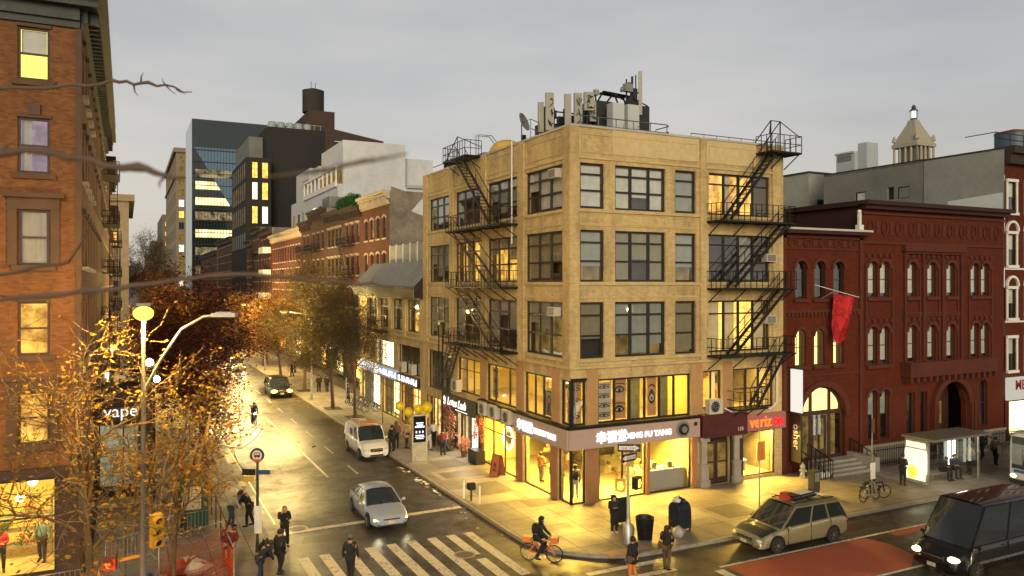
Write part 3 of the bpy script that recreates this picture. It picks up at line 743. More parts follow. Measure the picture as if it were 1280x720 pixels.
for a in (7.86, 10.12):
 mb = MB(); mb.use(M('grey_stone_pilaster', (.33, .29, .25), .8, var=.2, bmp=.3))
 mb.boxf(FRR, a, a+.6, 0, .34, .13, .5); mb.boxf(FRR, a+.06, a+.54, 0, .28, .5, 1.25); mb.boxf(FRR, a+.02, a+.58, 0, .32, 1.25, 1.33); mb.boxf(FRR, a+.12, a+.48, 0, .22, 1.33, 2.55); mb.boxf(FRR, a+.02, a+.58, 0, .32, 2.55, 2.8)
 mb.build('door_pilaster', None, cb)
text('133', .28, cb, 'house_number', WHITE, FRR, 10.2, .5, 3.02, .01)
mb = MB(); mb.use(FRAME)
mb.boxf(FRL, 10.6, 11.0, 0, .05, .13, 2.6); mb.boxf(FRL, 13.4, 13.7, 0, .05, .13, 2.6); mb.boxf(FRL, 16.4, 16.8, 0, .05, .13, 3.4)
mb.build('shop_trim', None, cb)
GL2 = EM('florist_glow', (1, .45, .3), 1.6, .8, 3.2, (.25, .35, .1)); GL3 = EM('white_shop_glow', (1, .9, .68), 4, .2, 1.5); GL4 = EM('restaurant_glow', (1, .62, .2), 2.4, .6, 2.3, (.5, .22, .04))
shopglass(FRL, 11.0, 13.4, .14, 2.6, (1, 1.3), back=GL3); shopglass(FRL, 13.7, 16.4, .14, 2.6, (1, 1), back=GL2, depth=.8); shopglass(FRL, 16.8, 20.3, .14, 3.0, (1, 1, 1, 1, 1), back=GL4)
lamp('AREA', (BX-.3, BY+12.2, 2.7), 160, (1, .8, .5), .4, (0, R(50), 0), 3)
# ------------------------------------------------------------------ shop sign wrapping the corner
SG = M('taupe_sign_panel', (.42, .31, .27), .45, var=.08)
LIT = EM('lit_letters_white', (.95, .94, 1), 1.5)
sg = thing('wrap_around_shop_sign', 'taupe fascia sign with white lit characters wrapping the corner above the yellow shop', 'sign', (BX, BY, 3.0))
mb = MB(); mb.use(SG); mb.boxf(FRR, -.3, 7.7, .29, .4, 2.9, 3.86); mb.boxf(FRR, -.18, 7.7, 0.01, .288, 2.9, 2.96); mb.boxf(FRR, 7.6, 7.7, .01, .288, 2.96, 3.84); mb.build('panel', None, sg)
mb = MB(); mb.use(SG); mb.boxf(FRL, -.288, 5.4, .29, .4, 2.9, 3.86); mb.boxf(FRL, .0, 5.4, .01, .288, 2.9, 2.961); mb.build('panel', None, sg)
text('幸福堂', .62, sg, 'lettering', LIT, FRR, 1.2, .41, 3.16, .03, bold=.012)
text('XING FU TANG', .4, sg, 'lettering', LIT, FRR, 3.02, .41, 3.2, .03, bold=.012)
text('幸福堂', .62, sg, 'lettering', LIT, FRL, 5.0, .41, 3.16, .03, bold=.012)
text('XING FU TANG', .4, sg, 'lettering', LIT, FRL, 3.1, .41, 3.2, .03, bold=.012, sx=.85)
mb = MB(); mb.use(GREYM); c = FRR.P(6.55, .42, 3.4)
for r0, d in ((.42, .04), (.3, .12), (.17, .16)):
 n = 20; vs = [(c.x+r0*math.cos(2*math.pi*k/n), c.y+(0 if q == 0 else -d), c.z+r0*math.sin(2*math.pi*k/n)) for q in (0, 1) for k in range(n)]
 mb.use(GREYM if r0 != .3 else BLACK); mb.mesh(vs, [tuple(range(n, 2*n))]+[(k, (k+1) % n, n+(k+1) % n, n+k) for k in range(n)])
mb.build('round_emblem', None, sg)
mb = MB(); mb.use(BLACK); mb.boxf(FRR, 7.3, 7.5, .4, .42, 3.5, 3.7); mb.build('small_plate', None, sg)
def tagm(o, label, cat, group=None): return props(o, label, cat, group)
sg2 = thing('script_fascia_sign', 'black fascia sign with white script lettering beside the outdoor air conditioners', 'sign', FRL.P(13.8, .1, 2.7))
mb = MB(); mb.use(BLACK); mb.boxf(FRL, 10.9, 16.6, .01, .25, 2.66, 3.62); mb.build('panel', None, sg2)
text('Lotus Lash', .72, sg2, 'lettering', EM('sign_letters_warm', (1, .93, .78), 1.6), FRL, 15.6, .26, 2.95, .015, shear=.35, bold=.01)
mb = MB(); mb.use(MATS['sign_letters_warm']); mb.boxf(FRL, 12.2, 14.2, .251, .26, 2.76, 2.8)
c = FRL.P(16.1, .26, 3.15)
mb.mesh([(c.x, c.y+.25*math.cos(2*math.pi*k/16), c.z+.3*math.sin(2*math.pi*k/16)) for k in range(16)], [tuple(range(16))]); mb.build('disc_mark', None, sg2)
VZ = thing('phone_shop_sign', 'pinkish fascia sign with glowing orange-red lettering over the phone shop window', 'sign', FRR.P(12.3, .1, 2.85))
mb = MB(); mb.use(EM('sign_panel_pink', (.8, .26, .18), .38)); mb.boxf(FRR, 10.97, 13.94, .01, .3, 2.86, 3.75); mb.build('panel', None, VZ)
text('veriz', .86, VZ, 'lettering', EM('letters_orange', (1, .13, .01), 2.2), FRR, 11.25, .31, 3.05, .02, bold=.012, sx=.95)
text('on', .86, VZ, 'lettering', EM('letters_red', (1, .012, .008), 2), FRR, 12.98, .31, 3.05, .02, bold=.02, sx=.82)
VB = thing('vertical_banner_sign', 'tall narrow sign box, white upper half and black lower half with white vertical lettering', 'sign', (33.75, BY-.9, 1.8))
mb = MB(); mb.use(EM('banner_white_lit', (1, .93, .82), .75)); mb.box(33.7, 33.8, BY-1.15, BY-.35, 3.75, 6.15); mb.build('upper_panel', None, VB)
mb = MB(); mb.use(BLACK); mb.box(33.7, 33.82, BY-1.1, BY-.4, .95, 3.6); mb.box(33.805, 33.84, BY-1.16, BY-.34, 3.7, 6.2); mb.tube([(33.76, BY, 3.66), (33.76, BY-1.2, 3.66)], .03); mb.tube([(33.76, BY, 6.22), (33.76, BY-1.2, 6.22)], .03); mb.build('lower_panel', None, VB)
right = Vector((0, 0, -1))
M4 = Matrix.Translation((33.69, BY-.55, 3.1)) @ Matrix(((0, 0, -1, 0), (0, -1, 0, 0), (-1, 0, 0, 0), (0, 0, 0, 1)))
M4 = Matrix(((0, 0, -1, 33.69), (0, 1, 0, BY-.93), (-1, 0, 0, 2.95), (0, 0, 0, 1)))
M4 = Matrix(((0, 0, -1, 33.69), (0, -1, 0, 0), (0, 0, 0, 0), (0, 0, 0, 1)))
M4 = Matrix(((0, 0, -1, 33.69), (0, -1, 0, BY-.58), (-1, 0, 0, 3.1), (0, 0, 0, 1)))
text('osher', .62, VB, 'lettering', WHITE, M4=M4, ext=.01)
# ------------------------------------------------------------------ salon eye pictures, shop fittings
SKIN = M('poster_skin', (.6, .3, .1), .6, var=.15); PALE = M('poster_pale', (.55, .48, .4), .6)
def poster(fr, a, b, z0, z1, n, label, mat=SKIN, d=-.36):
 root = thing('window_poster', label, 'poster', fr.P((a+b)/2, d, z0), group='beauty pictures in the salon windows')
 mb = MB(); mb.use(mat); mb.boxf(fr, a, b, d-.02, d, z0, z1); mb.build('print', None, root)
 h = (z1-z0)/n; e = MB()
 for i in range(n):
  zc = z0+h*(i+.45); uc = (a+b)/2; w_ = (b-a)*.36; r_ = min(w_*.36, h*.14)
  def almond(k, t, dd, col):
   e.use(col); pts = []
   for j in range(17): x = -1+j/8; pts.append(fr.P(uc+x*w_*k, dd, zc+t*(1-x*x)))
   for j in range(15, 0, -1): x = -1+j/8; pts.append(fr.P(uc+x*w_*k, dd, zc-t*.6*(1-x*x)))
   e.face(pts)
  almond(1.2, h*.24, d+.004, BROWNF); almond(.8, h*.12, d+.008, PALE)
  e.use(IRONR); e.face([fr.P(uc+r_*math.cos(2*math.pi*j/14), d+.012, zc+r_*math.sin(2*math.pi*j/14)) for j in range(14)])
  e.use(BLACK); e.face([fr.P(uc+r_*.5*math.cos(2*math.pi*j/14), d+.016, zc+r_*.5*math.sin(2*math.pi*j/14)) for j in range(14)])
  e.use(BROWNF)
  pts = [fr.P(uc+x*w_*1.2, d+.006, zc+h*.3+h*.08*(1-x*x)) for x in (-1, -.5, 0, .5, 1)]+[fr.P(uc+x*w_*1.2, d+.006, zc+h*.27+h*.07*(1-x*x)-.02) for x in (1, .5, 0, -.5, -1)]
  e.face(pts)
 e.build('eye', None, root)
poster(FRR, .12, .82, 4.05, 6.1, 3, 'picture of stacked eyes in the salon corner window facing the avenue')
poster(FRL, .12, .9, 4.05, 6.1, 3, 'picture of stacked eyes in the salon corner window facing the side street', PALE)
poster(FRR, 1.75, 2.6, 4.1, 6.0, 4, 'dim picture of four small eyes at the left end of the wide salon window', PALE)
poster(FRR, 2.7, 3.5, 4.1, 6.1, 2, 'bright picture of two large eyes beside the dim one in the wide salon window')
poster(FRR, 4.85, 5.4, 4.1, 6.1, 1, 'picture of one very large eye in the middle of the wide salon window')
poster(FRL, 8.95, 9.7, 4.15, 6.1, 3, 'grey strip of three faces in the salon window over the air conditioners', PALE)
cu = MB(); cu.use(cloth_mat('salon_curtain_green', (.16, .17, .09), .3))
for (a, b) in ((3.6, 4.4), (5.55, 6.2)):
 vs = []; n = 14
 for k in range(n+1): x = a+(b-a)*k/n; p = FRR.P(x, -.42-.04*math.sin(k*2.2), 0); vs += [(p.x, p.y, 4.0), (p.x, p.y, 6.3)]
 cu.mesh(vs, [(2*k, 2*k+2, 2*k+3, 2*k+1) for k in range(n)], True)
cu.build('salon_curtain', None, cb)
fp = thing('framed_portrait', 'framed black and white portrait in the salon window near the corner', 'picture', FRL.P(2.9, -.45, 4.1))
mb = MB(); mb.use(BLACK); mb.boxf(FRL, 2.5, 3.35, -.47, -.44, 4.05, 5.35); mb.build('frame', None, fp)
mb = MB(); mb.use(M('photo_grey', (.4, .4, .42), .6)); mb.boxf(FRL, 2.58, 3.27, -.44, -.435, 4.13, 5.27); mb.use(BLACK)
for q in range(2):
 c = FRL.P(2.92, -.432, 4.8);
mb.face([FRL.P(2.92+.2*math.cos(2*math.pi*j/14), -.432, 4.85+.28*math.sin(2*math.pi*j/14)) for j in range(14)]); mb.face([FRL.P(2.66, -.432, 4.14), FRL.P(3.2, -.432, 4.14), FRL.P(3.05, -.432, 4.65), FRL.P(2.8, -.432, 4.65)])
mb.use(SKIN); mb.face([FRL.P(2.92+.11*math.cos(2*math.pi*j/14), -.43, 4.85+.17*math.sin(2*math.pi*j/14)) for j in range(14)]); mb.build('photograph', None, fp)
ct = thing('serving_counter', 'long pale serving counter with drinks machines inside the corner shop', 'counter', (BX+6.1, BY+1.0, .14))
mb = MB(); mb.use(M('counter_front', (.42, .4, .36), .4, var=.06)); mb.box(BX+4.75, BX+7.4, BY+.6, BY+1.3, .14, 1.1); mb.build('base', None, ct)
mb = MB(); mb.use(WHITE); mb.box(BX+4.7, BX+7.5, BY+.55, BY+1.4, 1.1, 1.15); mb.build('worktop', None, ct)
mb = MB(); mb.use(GALV)
for x, h in ((4.95, .25), (5.5, .35), (6.5, .3)): mb.box(BX+x, BX+x+.3, BY+.8, BY+1.15, 1.15, 1.15+h)
for k in range(8):
 x = BX+5.0+.3*k; mb.use([BLACK, GREENP, RUST][k % 3]); mb.lathe((x, BY+.68, 1.15), [(.035, 0), (.045, .12), (.03, .13)], 8)
mb.build('drinks_machine', None, ct)
mn = thing('menu_screen', 'dark menu screen hanging inside the corner shop window', 'screen', (BX+2.8, BY+1.4, 2.3))
mb = MB(); mb.use(M('menu_black', (.05, .06, .03), .4)); mb.box(BX+2.3, BX+3.5, BY+1.4, BY+1.45, 2.05, 2.75); mb.build('board', None, mn)
mb = MB(); mb.use(LIT if False else EM('menu_board_lit', (1, .75, .25), 2, .4, 8)); mb.box(BX+3.9, BX+7.4, BY+4.62, BY+4.69, 1.9, 2.7); mb.build('lit_menu', None, mn)
def rail_of_clothes(x, y, label, cols):
 r_ = thing('clothes_rail', label, 'clothes rail', (x, y, .14), group='clothes rails in the shop')
 mb = MB(); mb.use(GALV)
 mb.tube([(x, y-.5, .14), (x, y-.5, 1.6), (x, y+.5, 1.6), (x, y+.5, .14)], .02); mb.build('rail', None, r_)
 for k, c in enumerate(cols):
  yy = y-.35+.7*k/(len(cols)-1); mb = MB(); mb.use(M('cloth_'+str(c), c, .9));
  mb.mesh([(x-.2, yy, 1.45), (x+.2, yy, 1.45), (x+.25, yy-.03, .75), (x-.25, yy-.03, .75), (x-.2, yy+.06, 1.45), (x+.2, yy+.06, 1.45), (x+.25, yy+.09, .75), (x-.25, yy+.09, .75), (x, yy+.03, 1.58)], [(0, 1, 2, 3), (4, 7, 6, 5), (0, 3, 7, 4), (1, 5, 6, 2), (3, 2, 6, 7), (0, 8, 1), (4, 5, 8), (0, 4, 8), (1, 8, 5)])
  mb.build('garment', None, r_)
rail_of_clothes(BX+1.2, BY+3.4, 'clothes rail with dark coats inside the shop window nearest the corner pier', [(.03, .03, .035), (.05, .04, .03), (.02, .02, .02), (.1, .08, .06)])
rail_of_clothes(BX+1.1, BY+7.2, 'clothes rail with mixed light garments behind the ring of light', [(.4, .35, .2), (.1, .1, .12), (.3, .1, .08), (.05, .05, .06)])
rl = MB(); rl.use(EM('ring_light', (1, .95, .75), 5));
n = 28; c = FRL.P(7.6, -.35, 2.05)
pts = [(c.x, c.y+.62*math.cos(2*math.pi*k/n), c.z+.62*math.sin(2*math.pi*k/n)) for k in range(n+1)]; rl.tube(pts, .06, 6, cap=False)
rl.use(M('gold_disc', (.6, .45, .15), .4)); rl.mesh([(c.x+.03, c.y+.35*math.cos(2*math.pi*k/n), c.z+.35*math.sin(2*math.pi*k/n)) for k in range(n)], [tuple(range(n))])
props(rl.build('ring_lamp'), 'glowing white ring with gold centre hung in the side-street shop window', 'lamp')
CLM = [M('stock_%d' % i, c, .6, var=.1) for i, c in enumerate(((.5, .42, .25), (.12, .07, .04), (.55, .3, .08), (.05, .05, .05), (.35, .12, .05), (.2, .22, .1), (.6, .55, .45)))]
def clutter(label, fr, a, b, d, z0, z1, n, seed, big=.5):
 t = thing('wall_stock', label, 'shop stock', fr.P((a+b)/2, d, z0), group='stock along the shop walls'); r_ = random.Random(seed); mb = MB()
 for k in range(n):
  u = r_.uniform(a, b-.2); z = r_.uniform(z0, z1-.1); w_ = r_.uniform(.12, big); h_ = r_.uniform(.1, big*.8); mb.use(r_.choice(CLM)); mb.boxf(fr, u, min(b, u+w_), d, d+r_.uniform(.03, .18), z, min(z1, z+h_))
 mb.build('stock', None, t)
clutter('menu boards and shelves of cups on the back wall of the corner shop', FRR, 1.0, 7.4, -4.6, .9, 2.6, 34, 1)
clutter('shelves of folded goods on the inner wall seen through the side-street windows', FRL, .8, 10.2, -4.9, .3, 2.5, 70, 2)
clutter('pictures and cabinets on the salon wall facing the avenue', FRR, .6, 7.5, -3.9, 4.0, 6.0, 26, 3, .7)
clutter('pictures and cabinets on the salon wall facing the side street', FRL, 1.0, 14, -3.95, 4.0, 6.1, 46, 4, .7)
clutter('shelves and posters along the back wall of the phone shop', FRR, 10.8, 13.5, -4.5, .5, 2.5, 22, 5)
clutter('cupboards in the room behind the lower fire escape landing', FRR, 8.3, 13.5, -3.9, 4.0, 6.0, 18, 6, .7)
cs = thing('phone_shop_display', 'display table with orange posters and phones inside the phone shop', 'display', (32, BY+1.5, .3))
mb = MB(); mb.use(WHITE); mb.box(31.0, 32.2, BY+1.5, BY+2.1, .75, .8);
for x in (31.05, 32.1): mb.box(x, x+.06, BY+1.55, BY+2.05, .14, .75)
mb.build('table', None, cs)
mb = MB(); mb.use(M('orange_poster', (.7, .22, .04), .5)); mb.box(32.5, 33.1, BY+1.0, BY+1.05, .8, 1.9); mb.use(GREENP); mb.box(31.9, 32.3, BY+2.6, BY+2.62, 1.0, 2.2); mb.build('poster', None, cs)
mb = MB(); mb.use(BLACK)
for k in range(4): mb.cbox((31.15+.28*k, BY+1.7, .87), (.1, .02, .15), rx=-.4)
mb.build('phone', None, cs)
# ------------------------------------------------------------------ fire escapes (parts of the building)
def railing(mb, fr, pts, h=.95, step=.42, t=.035):
 for i in range(len(pts)-1):
  a = Vector(pts[i]); b = Vector(pts[i+1]); L = (b-a).length; n = max(1, round(L/step))
  for z in (h, h*.5): mb.bar(fr.P(a.x, a.y, a.z+z), fr.P(b.x, b.y, b.z+z), t)
  for k in range(n+1): p = a+(b-a)*k/n; mb.bar(fr.P(p.x, p.y, p.z), fr.P(p.x, p.y, p.z+h), t*.9)
def platform(fe, fr, u0, u1, z, w_=1.15, gap=None):
 mb = MB(); mb.use(IRON)
 for d in (.05, w_): mb.bar(fr.P(u0, d, z), fr.P(u1, d, z), .07, .09)
 for u in (u0, u1): mb.bar(fr.P(u, 0, z), fr.P(u, w_, z), .07, .09)
 k = .1
 while k < w_-.05: mb.boxf(fr, u0, u1, k, k+.045, z-.01, z+.02) ; k += .11
 n = max(2, int((u1-u0)/1.4));
 for i in range(n+1):
  u = u0+.1+(u1-u0-.2)*i/n; mb.bar(fr.P(u, .0, z-.75), fr.P(u, w_-.1, z-.05), .045); mb.bar(fr.P(u, 0, z-.05), fr.P(u, w_, z-.05), .05)
 mb.build('platform', None, fe)
 mb = MB(); mb.use(IRON); railing(mb, fr, [(u0, 0, z), (u0, w_, z), (u1, w_, z), (u1, 0, z)]); mb.build('railing', None, fe)
def stair(fe, fr, ua, za, ub, zb, d0=.3, w_=.6, rail=True):
 mb = MB(); mb.use(IRON)
 for d in (d0, d0+w_): mb.bar(fr.P(ua, d, za), fr.P(ub, d, zb), .05, .16)
 n = int(abs(za-zb)/.23)
 for i in range(1, n): t = i/n; u = ua+(ub-ua)*t; z = za+(zb-za)*t; mb.boxf(fr, u-.1, u+.1, d0, d0+w_, z-.012, z+.012)
 if rail:
  for d in (d0, d0+w_): mb.bar(fr.P(ua, d, za+.85), fr.P(ub, d, zb+.85), .035); [mb.bar(fr.P(ua+(ub-ua)*t, d, za+(zb-za)*t), fr.P(ua+(ub-ua)*t, d, za+(zb-za)*t+.85), .03) for t in (.03, .35, .67, .97)]
 mb.build('stair', None, fe)
fe = thing('fire_escape', None, None, FRL.P(9, 0, 6.8), parent=None); fe.parent = cb;
WORLD[fe.name] = Matrix.Translation(FRL.P(9, 0, 6.8)); fe.location = Vector(FRL.P(9, 0, 6.8))-Vector((26, 43, 0))
for z in (14.25, 10.75, 7.15): platform(fe, FRL, 5.5, 13.6 if z > 8 else 14.0, z)
stair(fe, FRL, 12.6, 18.7, 7.4, 14.3); stair(fe, FRL, 12.6, 14.2, 7.0, 10.8, .5); stair(fe, FRL, 12.6, 10.7, 7.0, 7.2, .3); stair(fe, FRL, 13.3, 7.1, 15.3, 4.2, .3)
platform(fe, FRL, 10.6, 14.2, 18.75, 1.1)
mb = MB(); mb.use(IRON); mb.bar(FRL.P(14.1, 1, 18.75), FRL.P(12.0, 1, 20.1), .04); mb.bar(FRL.P(12.0, 1, 20.1), FRL.P(12.0, 1, 18.7), .04); mb.bar(FRL.P(12.0, 1, 20.1), FRL.P(12.0, -.6, 19.6), .04); mb.tube([FRL.P(11.2, .1, 18.7), FRL.P(11.2, .1, 20.1), FRL.P(11.2, -.8, 20.1), FRL.P(11.2, -1.4, 19.4)], .025); mb.tube([FRL.P(10.8, .1, 18.7), FRL.P(10.8, .1, 20.1), FRL.P(10.8, -.8, 20.1), FRL.P(10.8, -1.4, 19.4)], .025)
mb.build('gooseneck', None, fe)
mb = MB(); mb.use(WHITE); mb.tube([FRL.P(6.0, .22, 18.9), FRL.P(6.0, .22, 13.2)], .045); mb.build('vent_pipe', None, cb)
fe = bpy.data.objects.new('fire_escape', None); COL.objects.link(fe); fe.parent = cb; p = FRR.P(11, 0, 6.8); fe.location = p-Vector((26, 43, 0)); WORLD[fe.name] = Matrix.Translation(p)
for z in (14.3, 10.7, 7.1): platform(fe, FRR, 8.5, 13.9 if z < 14 else 13.8, z, 1.1)
platform(fe, FRR, 12.0, 14.2, 18.2, 1.2)
stair(fe, FRR, 12.6, 18.2, 9.3, 14.4, .35); stair(fe, FRR, 13.4, 14.2, 9.6, 10.8, .35); stair(fe, FRR, 13.4, 10.7, 9.6, 7.2, .35); stair(fe, FRR, 13.2, 7.1, 11.2, 4.3, .35)
platform(fe, FRR, 9.9, 11.9, 4.2, 1.0)
mb = MB(); mb.use(IRON)
for u in (12.5, 13.2): mb.bar(FRR.P(u, .6, 18.2), FRR.P(u, .6, 20.0), .05); mb.bar(FRR.P(u, .6, 20.0), FRR.P(u, -.8, 18.8), .04)
mb.bar(FRR.P(12.5, .6, 20), FRR.P(11.9, 1.1, 19.1), .04); mb.bar(FRR.P(13.2, .6, 20), FRR.P(14.2, 1.1, 19.1), .04); mb.bar(FRR.P(12.5, .6, 20), FRR.P(13.2, .6, 20), .04)
mb.build('gooseneck', None, fe)
mb = MB(); mb.use(WHITE); mb.tube([FRR.P(9.5, .25, 4.25), FRR.P(10, .3, 4.0), FRR.P(12.8, .3, 4.0), FRR.P(13.35, .2, 4.3), FRR.P(13.4, .2, 6.5)], .05); mb.build('pipe', None, cb)
# ------------------------------------------------------------------ air conditioners
def ac_outdoor(fr, u, z, label, d=.06, w_=.92, h=.78):
 t = thing('air_conditioner', label, 'air conditioner', fr.P(u+w_/2, d, z), group='outdoor air conditioner units')
 mb = MB(); mb.use(M('ac_casing', (.5, .46, .4), .5, var=.12)); mb.boxf(fr, u, u+w_, d, d+.36, z, z+h); mb.build('casing', None, t)
 mb = MB(); mb.use(BLACK); c = fr.P(u+w_*.42, d+.365, z+h/2)
 R_ = fr.U; n = 20; mb.mesh([c+R_*(.29*math.cos(2*math.pi*k/n))+Vector((0, 0, .29*math.sin(2*math.pi*k/n))) for k in range(n)], [tuple(range(n))])
 mb.use(GALV)
 for r_ in (.29, .2, .1): mb.tube([c+fr.N*.01+R_*(r_*math.cos(2*math.pi*k/n))+Vector((0, 0, r_*math.sin(2*math.pi*k/n))) for k in range(n+1)], .012, 4, cap=False)
 mb.build('fan_grille', None, t)
 each('bracket', IRON, t, [(fr, q, q+.05, 0, d+.4, z-.05, z) for q in (u+.1, u+w_-.15)])
ac_outdoor(FRL, 5.95, 3.12, 'outdoor air conditioner nearest the lit fascia sign', .1)
ac_outdoor(FRL, 7.75, 3.14, 'middle outdoor air conditioner of the three under the salon window', .1)
ac_outdoor(FRL, 9.2, 3.14, 'outdoor air conditioner beside the black script sign', .1)
ac_outdoor(FRL, 13.5, 4.0, 'outdoor air conditioner below the lower end of the side fire escape', .1)
ac_outdoor(FRR, 8.3, 4.02, 'outdoor air conditioner above the maroon entrance hood', .1)
def ac_window(fr, u, z, label, w_=.75, h=.45):
 t = thing('window_air_conditioner', label, 'air conditioner', fr.P(u+w_/2, 0, z), group='window air conditioners')
 mb = MB(); mb.use(MATS['ac_casing']); mb.boxf(fr, u, u+w_, -.1, .3, z, z+h); mb.build('casing', None, t)
 mb = MB(); mb.use(BLACK)
 for k in range(6): mb.boxf(fr, u+.06, u+w_-.06, .3, .305, z+.05+k*.06, z+.085+k*.06)
 mb.build('louvre', None, t)
ac_window(FRL, 1.0, 16.3, 'window air conditioner in the top row next to the building corner')
ac_window(FRL, 1.1, 9.35, 'window air conditioner two floors under the top one by the corner')
ac_window(FRR, 12.5, 12.2, 'window air conditioner behind the avenue fire escape, upper')
ac_window(FRR, 12.5, 8.75, 'window air conditioner behind the avenue fire escape, lower')
# ------------------------------------------------------------------ roof equipment
RZ = BR-.35
PANEL = M('antenna_panel', (.27, .27, .24), .5, var=.12)
def squiggle(root, x, y, z, w_, h, seed):
 r_ = random.Random(seed); pts = []; mb = MB(); mb.use(BLACK)
 for s_ in range(3):
  zz = z+h*(.2+.27*s_); pts = [(x+r_.uniform(-.4, .4)*w_, y, zz+r_.uniform(-.12, .12)*h) for _ in range(6)]; mb.tube(pts, .022, 4)
 mb.build('graffiti', None, root)
def antenna(x, y, z0, z1, w_, label, tag_=True, seed=1, mast=True):
 t = thing('mobile_antenna', label, 'antenna', (x, y, RZ), group='mobile phone antennas on the roof')
 mb = MB(); mb.use(PANEL); mb.cbox((x, y, (z0+z1)/2), (w_, .22, z1-z0), R(-18)); mb.build('panel', None, t)
 mb = MB(); mb.use(IRON); mb.tube([(x+.05, y+.25, RZ), (x+.05, y+.25, z1-.3)], .05); mb.bar((x, y+.1, z1-.5), (x+.05, y+.25, z1-.5), .06); mb.bar((x, y+.1, z0+.4), (x+.05, y+.25, z0+.4), .06)
 mb.bar((x+.05, y+.25, RZ+.9), (x+.6, y+.9, RZ), .05); mb.build('mast', None, t)
 if tag_: squiggle(t, x, y-.17, z0, w_, z1-z0, seed)
antenna(20.15, 36.0, 19.1, 21.1, .44, 'tall scrawled antenna panel at the left end of the roof cluster', seed=3)
antenna(19.95, 36.6, 19.1, 20.7, .3, 'short plain antenna panel half behind the leftmost scrawled one', False)
antenna(21.15, 35.8, 19.2, 21.1, .34, 'plain unmarked antenna panel between two scrawled ones', False)
antenna(21.85, 35.9, 19.2, 21.25, .44, 'tall scrawled antenna panel right of the plain one', seed=5)
antenna(22.6, 36.0, 20.4, 21.4, .55, 'squarish scrawled antenna panel mounted high', seed=8)
antenna(23.05, 36.3, 19.9, 21.0, .34, 'small scrawled antenna panel beside the dark roof hut', seed=9)
t = thing('aerial_frame', 'tangle of steel pipes, radio boxes and cables behind the antenna panels', 'steel frame', (21.5, 37.2, RZ))
mb = MB(); mb.use(IRON)
for x in (20.4, 21.0, 21.6, 22.3, 23.0): mb.tube([(x, 37, RZ), (x, 37, 20.6)], .045)
for z in (19.0, 19.7, 20.4): mb.tube([(20.2, 37, z), (23.3, 37, z)], .04)
mb.tube([(23.3, 36.4, RZ), (23.3, 36.4, 21.6)], .05)
for x in (20.4, 21.6): mb.bar((x, 37, 20.4), (x+.9, 38, RZ), .05)
mb.build('pipework', None, t)
mb = MB(); mb.use(BLACK)
for x, z in ((20.6, 19.5), (20.75, 19.0), (21.3, 19.9), (21.5, 19.2), (22.2, 19.1), (22.5, 19.7), (22.9, 19.2), (20.9, 20.2)): mb.cbox((x, 36.9, z), (.28, .22, .45))
for k in range(22): mb.cbox((rnd.uniform(20.2, 23.4), 37.1+rnd.random(), rnd.uniform(18.6, 20.3)), (.2+.25*rnd.random(), .25, .3+.4*rnd.random()))
for k in range(26): x = rnd.uniform(20.2, 23.2); mb.tube([(x, 36.85, 19.9), (x+.1, 36.7, 19.2), (x+rnd.uniform(-.4, .4), 36.8, RZ)], .02, 4)
mb.build('radio_box', None, t)
mb = MB(); mb.use(PANEL); mb.cbox((23.3, 36.35, 21.55), (.28, .2, .28)); mb.build('radio_head', None, t)
t = thing('roof_hut', 'black louvred roof hut with sloping glazed top among the antennas', 'roof hut', (25, 37, RZ))
mb = MB(); mb.use(M('hut_black', (.022, .022, .022), .6)); mb.box(23.5, 27.1, 36.6, 38.6, RZ, 21.2); mb.build('body', None, t)
mb = MB(); mb.use(IRON)
H_ = [(23.6, 36.6, 21.2), (24.4, 37.3, 21.95), (26.2, 37.3, 21.85), (27.0, 36.6, 21.2), (23.6, 38.6, 21.2), (24.4, 37.9, 21.95), (26.2, 37.9, 21.85), (27, 38.6, 21.2), (24.9, 36.6, 21.2), (25.1, 37.3, 21.9), (24.2, 36.6, 21.2), (25.7, 36.6, 21.2)]
for a, b in ((0, 1), (1, 2), (2, 3), (4, 5), (5, 6), (6, 7), (8, 9), (10, 9), (11, 9)): mb.bar(H_[a], H_[b], .07)
mb.mesh([H_[1], H_[2], H_[6], H_[5]], [(0, 1, 2, 3)]); mb.build('roof_frame', None, t)
mb = MB(); mb.use(BLACK)
for k in range(12): mb.box(23.7, 24.4, 36.57, 36.6, 18.8+k*.14, 18.86+k*.14)
mb.build('louvre', None, t)
for x, lb in ((24.35, 'left white steel cabinet in front of the dark roof hut'), (25.35, 'right white steel cabinet in front of the dark roof hut')):
 t = thing('equipment_cabinet', lb, 'cabinet', (x, 35.9, RZ), group='white cabinets on the roof')
 mb = MB(); mb.use(M('cabinet_white', (.5, .53, .54), .5, var=.06)); mb.box(x-.38, x+.38, 35.7, 36.3, 18.7, 20.95); mb.build('casing', None, t)
 mb = MB(); mb.use(IRON); mb.box(x-.3, x+.3, 35.75, 36.2, RZ, 18.7); mb.build('plinth', None, t)
 mb = MB(); mb.use(GREYM); mb.box(x-.2, x-.05, 35.67, 35.7, 18.75, 18.82); mb.box(x+.28, x+.3, 35.67, 35.7, 19.5, 19.8); mb.build('handle', None, t)
t = thing('antenna_mast', 'tallest roof mast carrying a tall grey panel, round dish and dark radio units', 'antenna', (26.3, 36.9, RZ))
mb = MB(); mb.use(IRON); mb.tube([(26.1, 36.9, RZ), (26.1, 36.9, 22.9)], .07); mb.tube([(25.7, 36.9, 20), (25.7, 36.9, 22.7)], .05); mb.tube([(26.35, 36.9, 20), (26.35, 36.9, 23.0)], .04); mb.bar((25.5, 36.9, 21), (26.6, 36.9, 21), .07); mb.bar((25.4, 36.9, 22), (26.6, 36.9, 22), .07); mb.build('mast', None, t)
mb = MB(); mb.use(PANEL); mb.cbox((26.45, 36.6, 21.9), (.2, .2, 2.5), R(-30)); mb.build('panel', None, t)
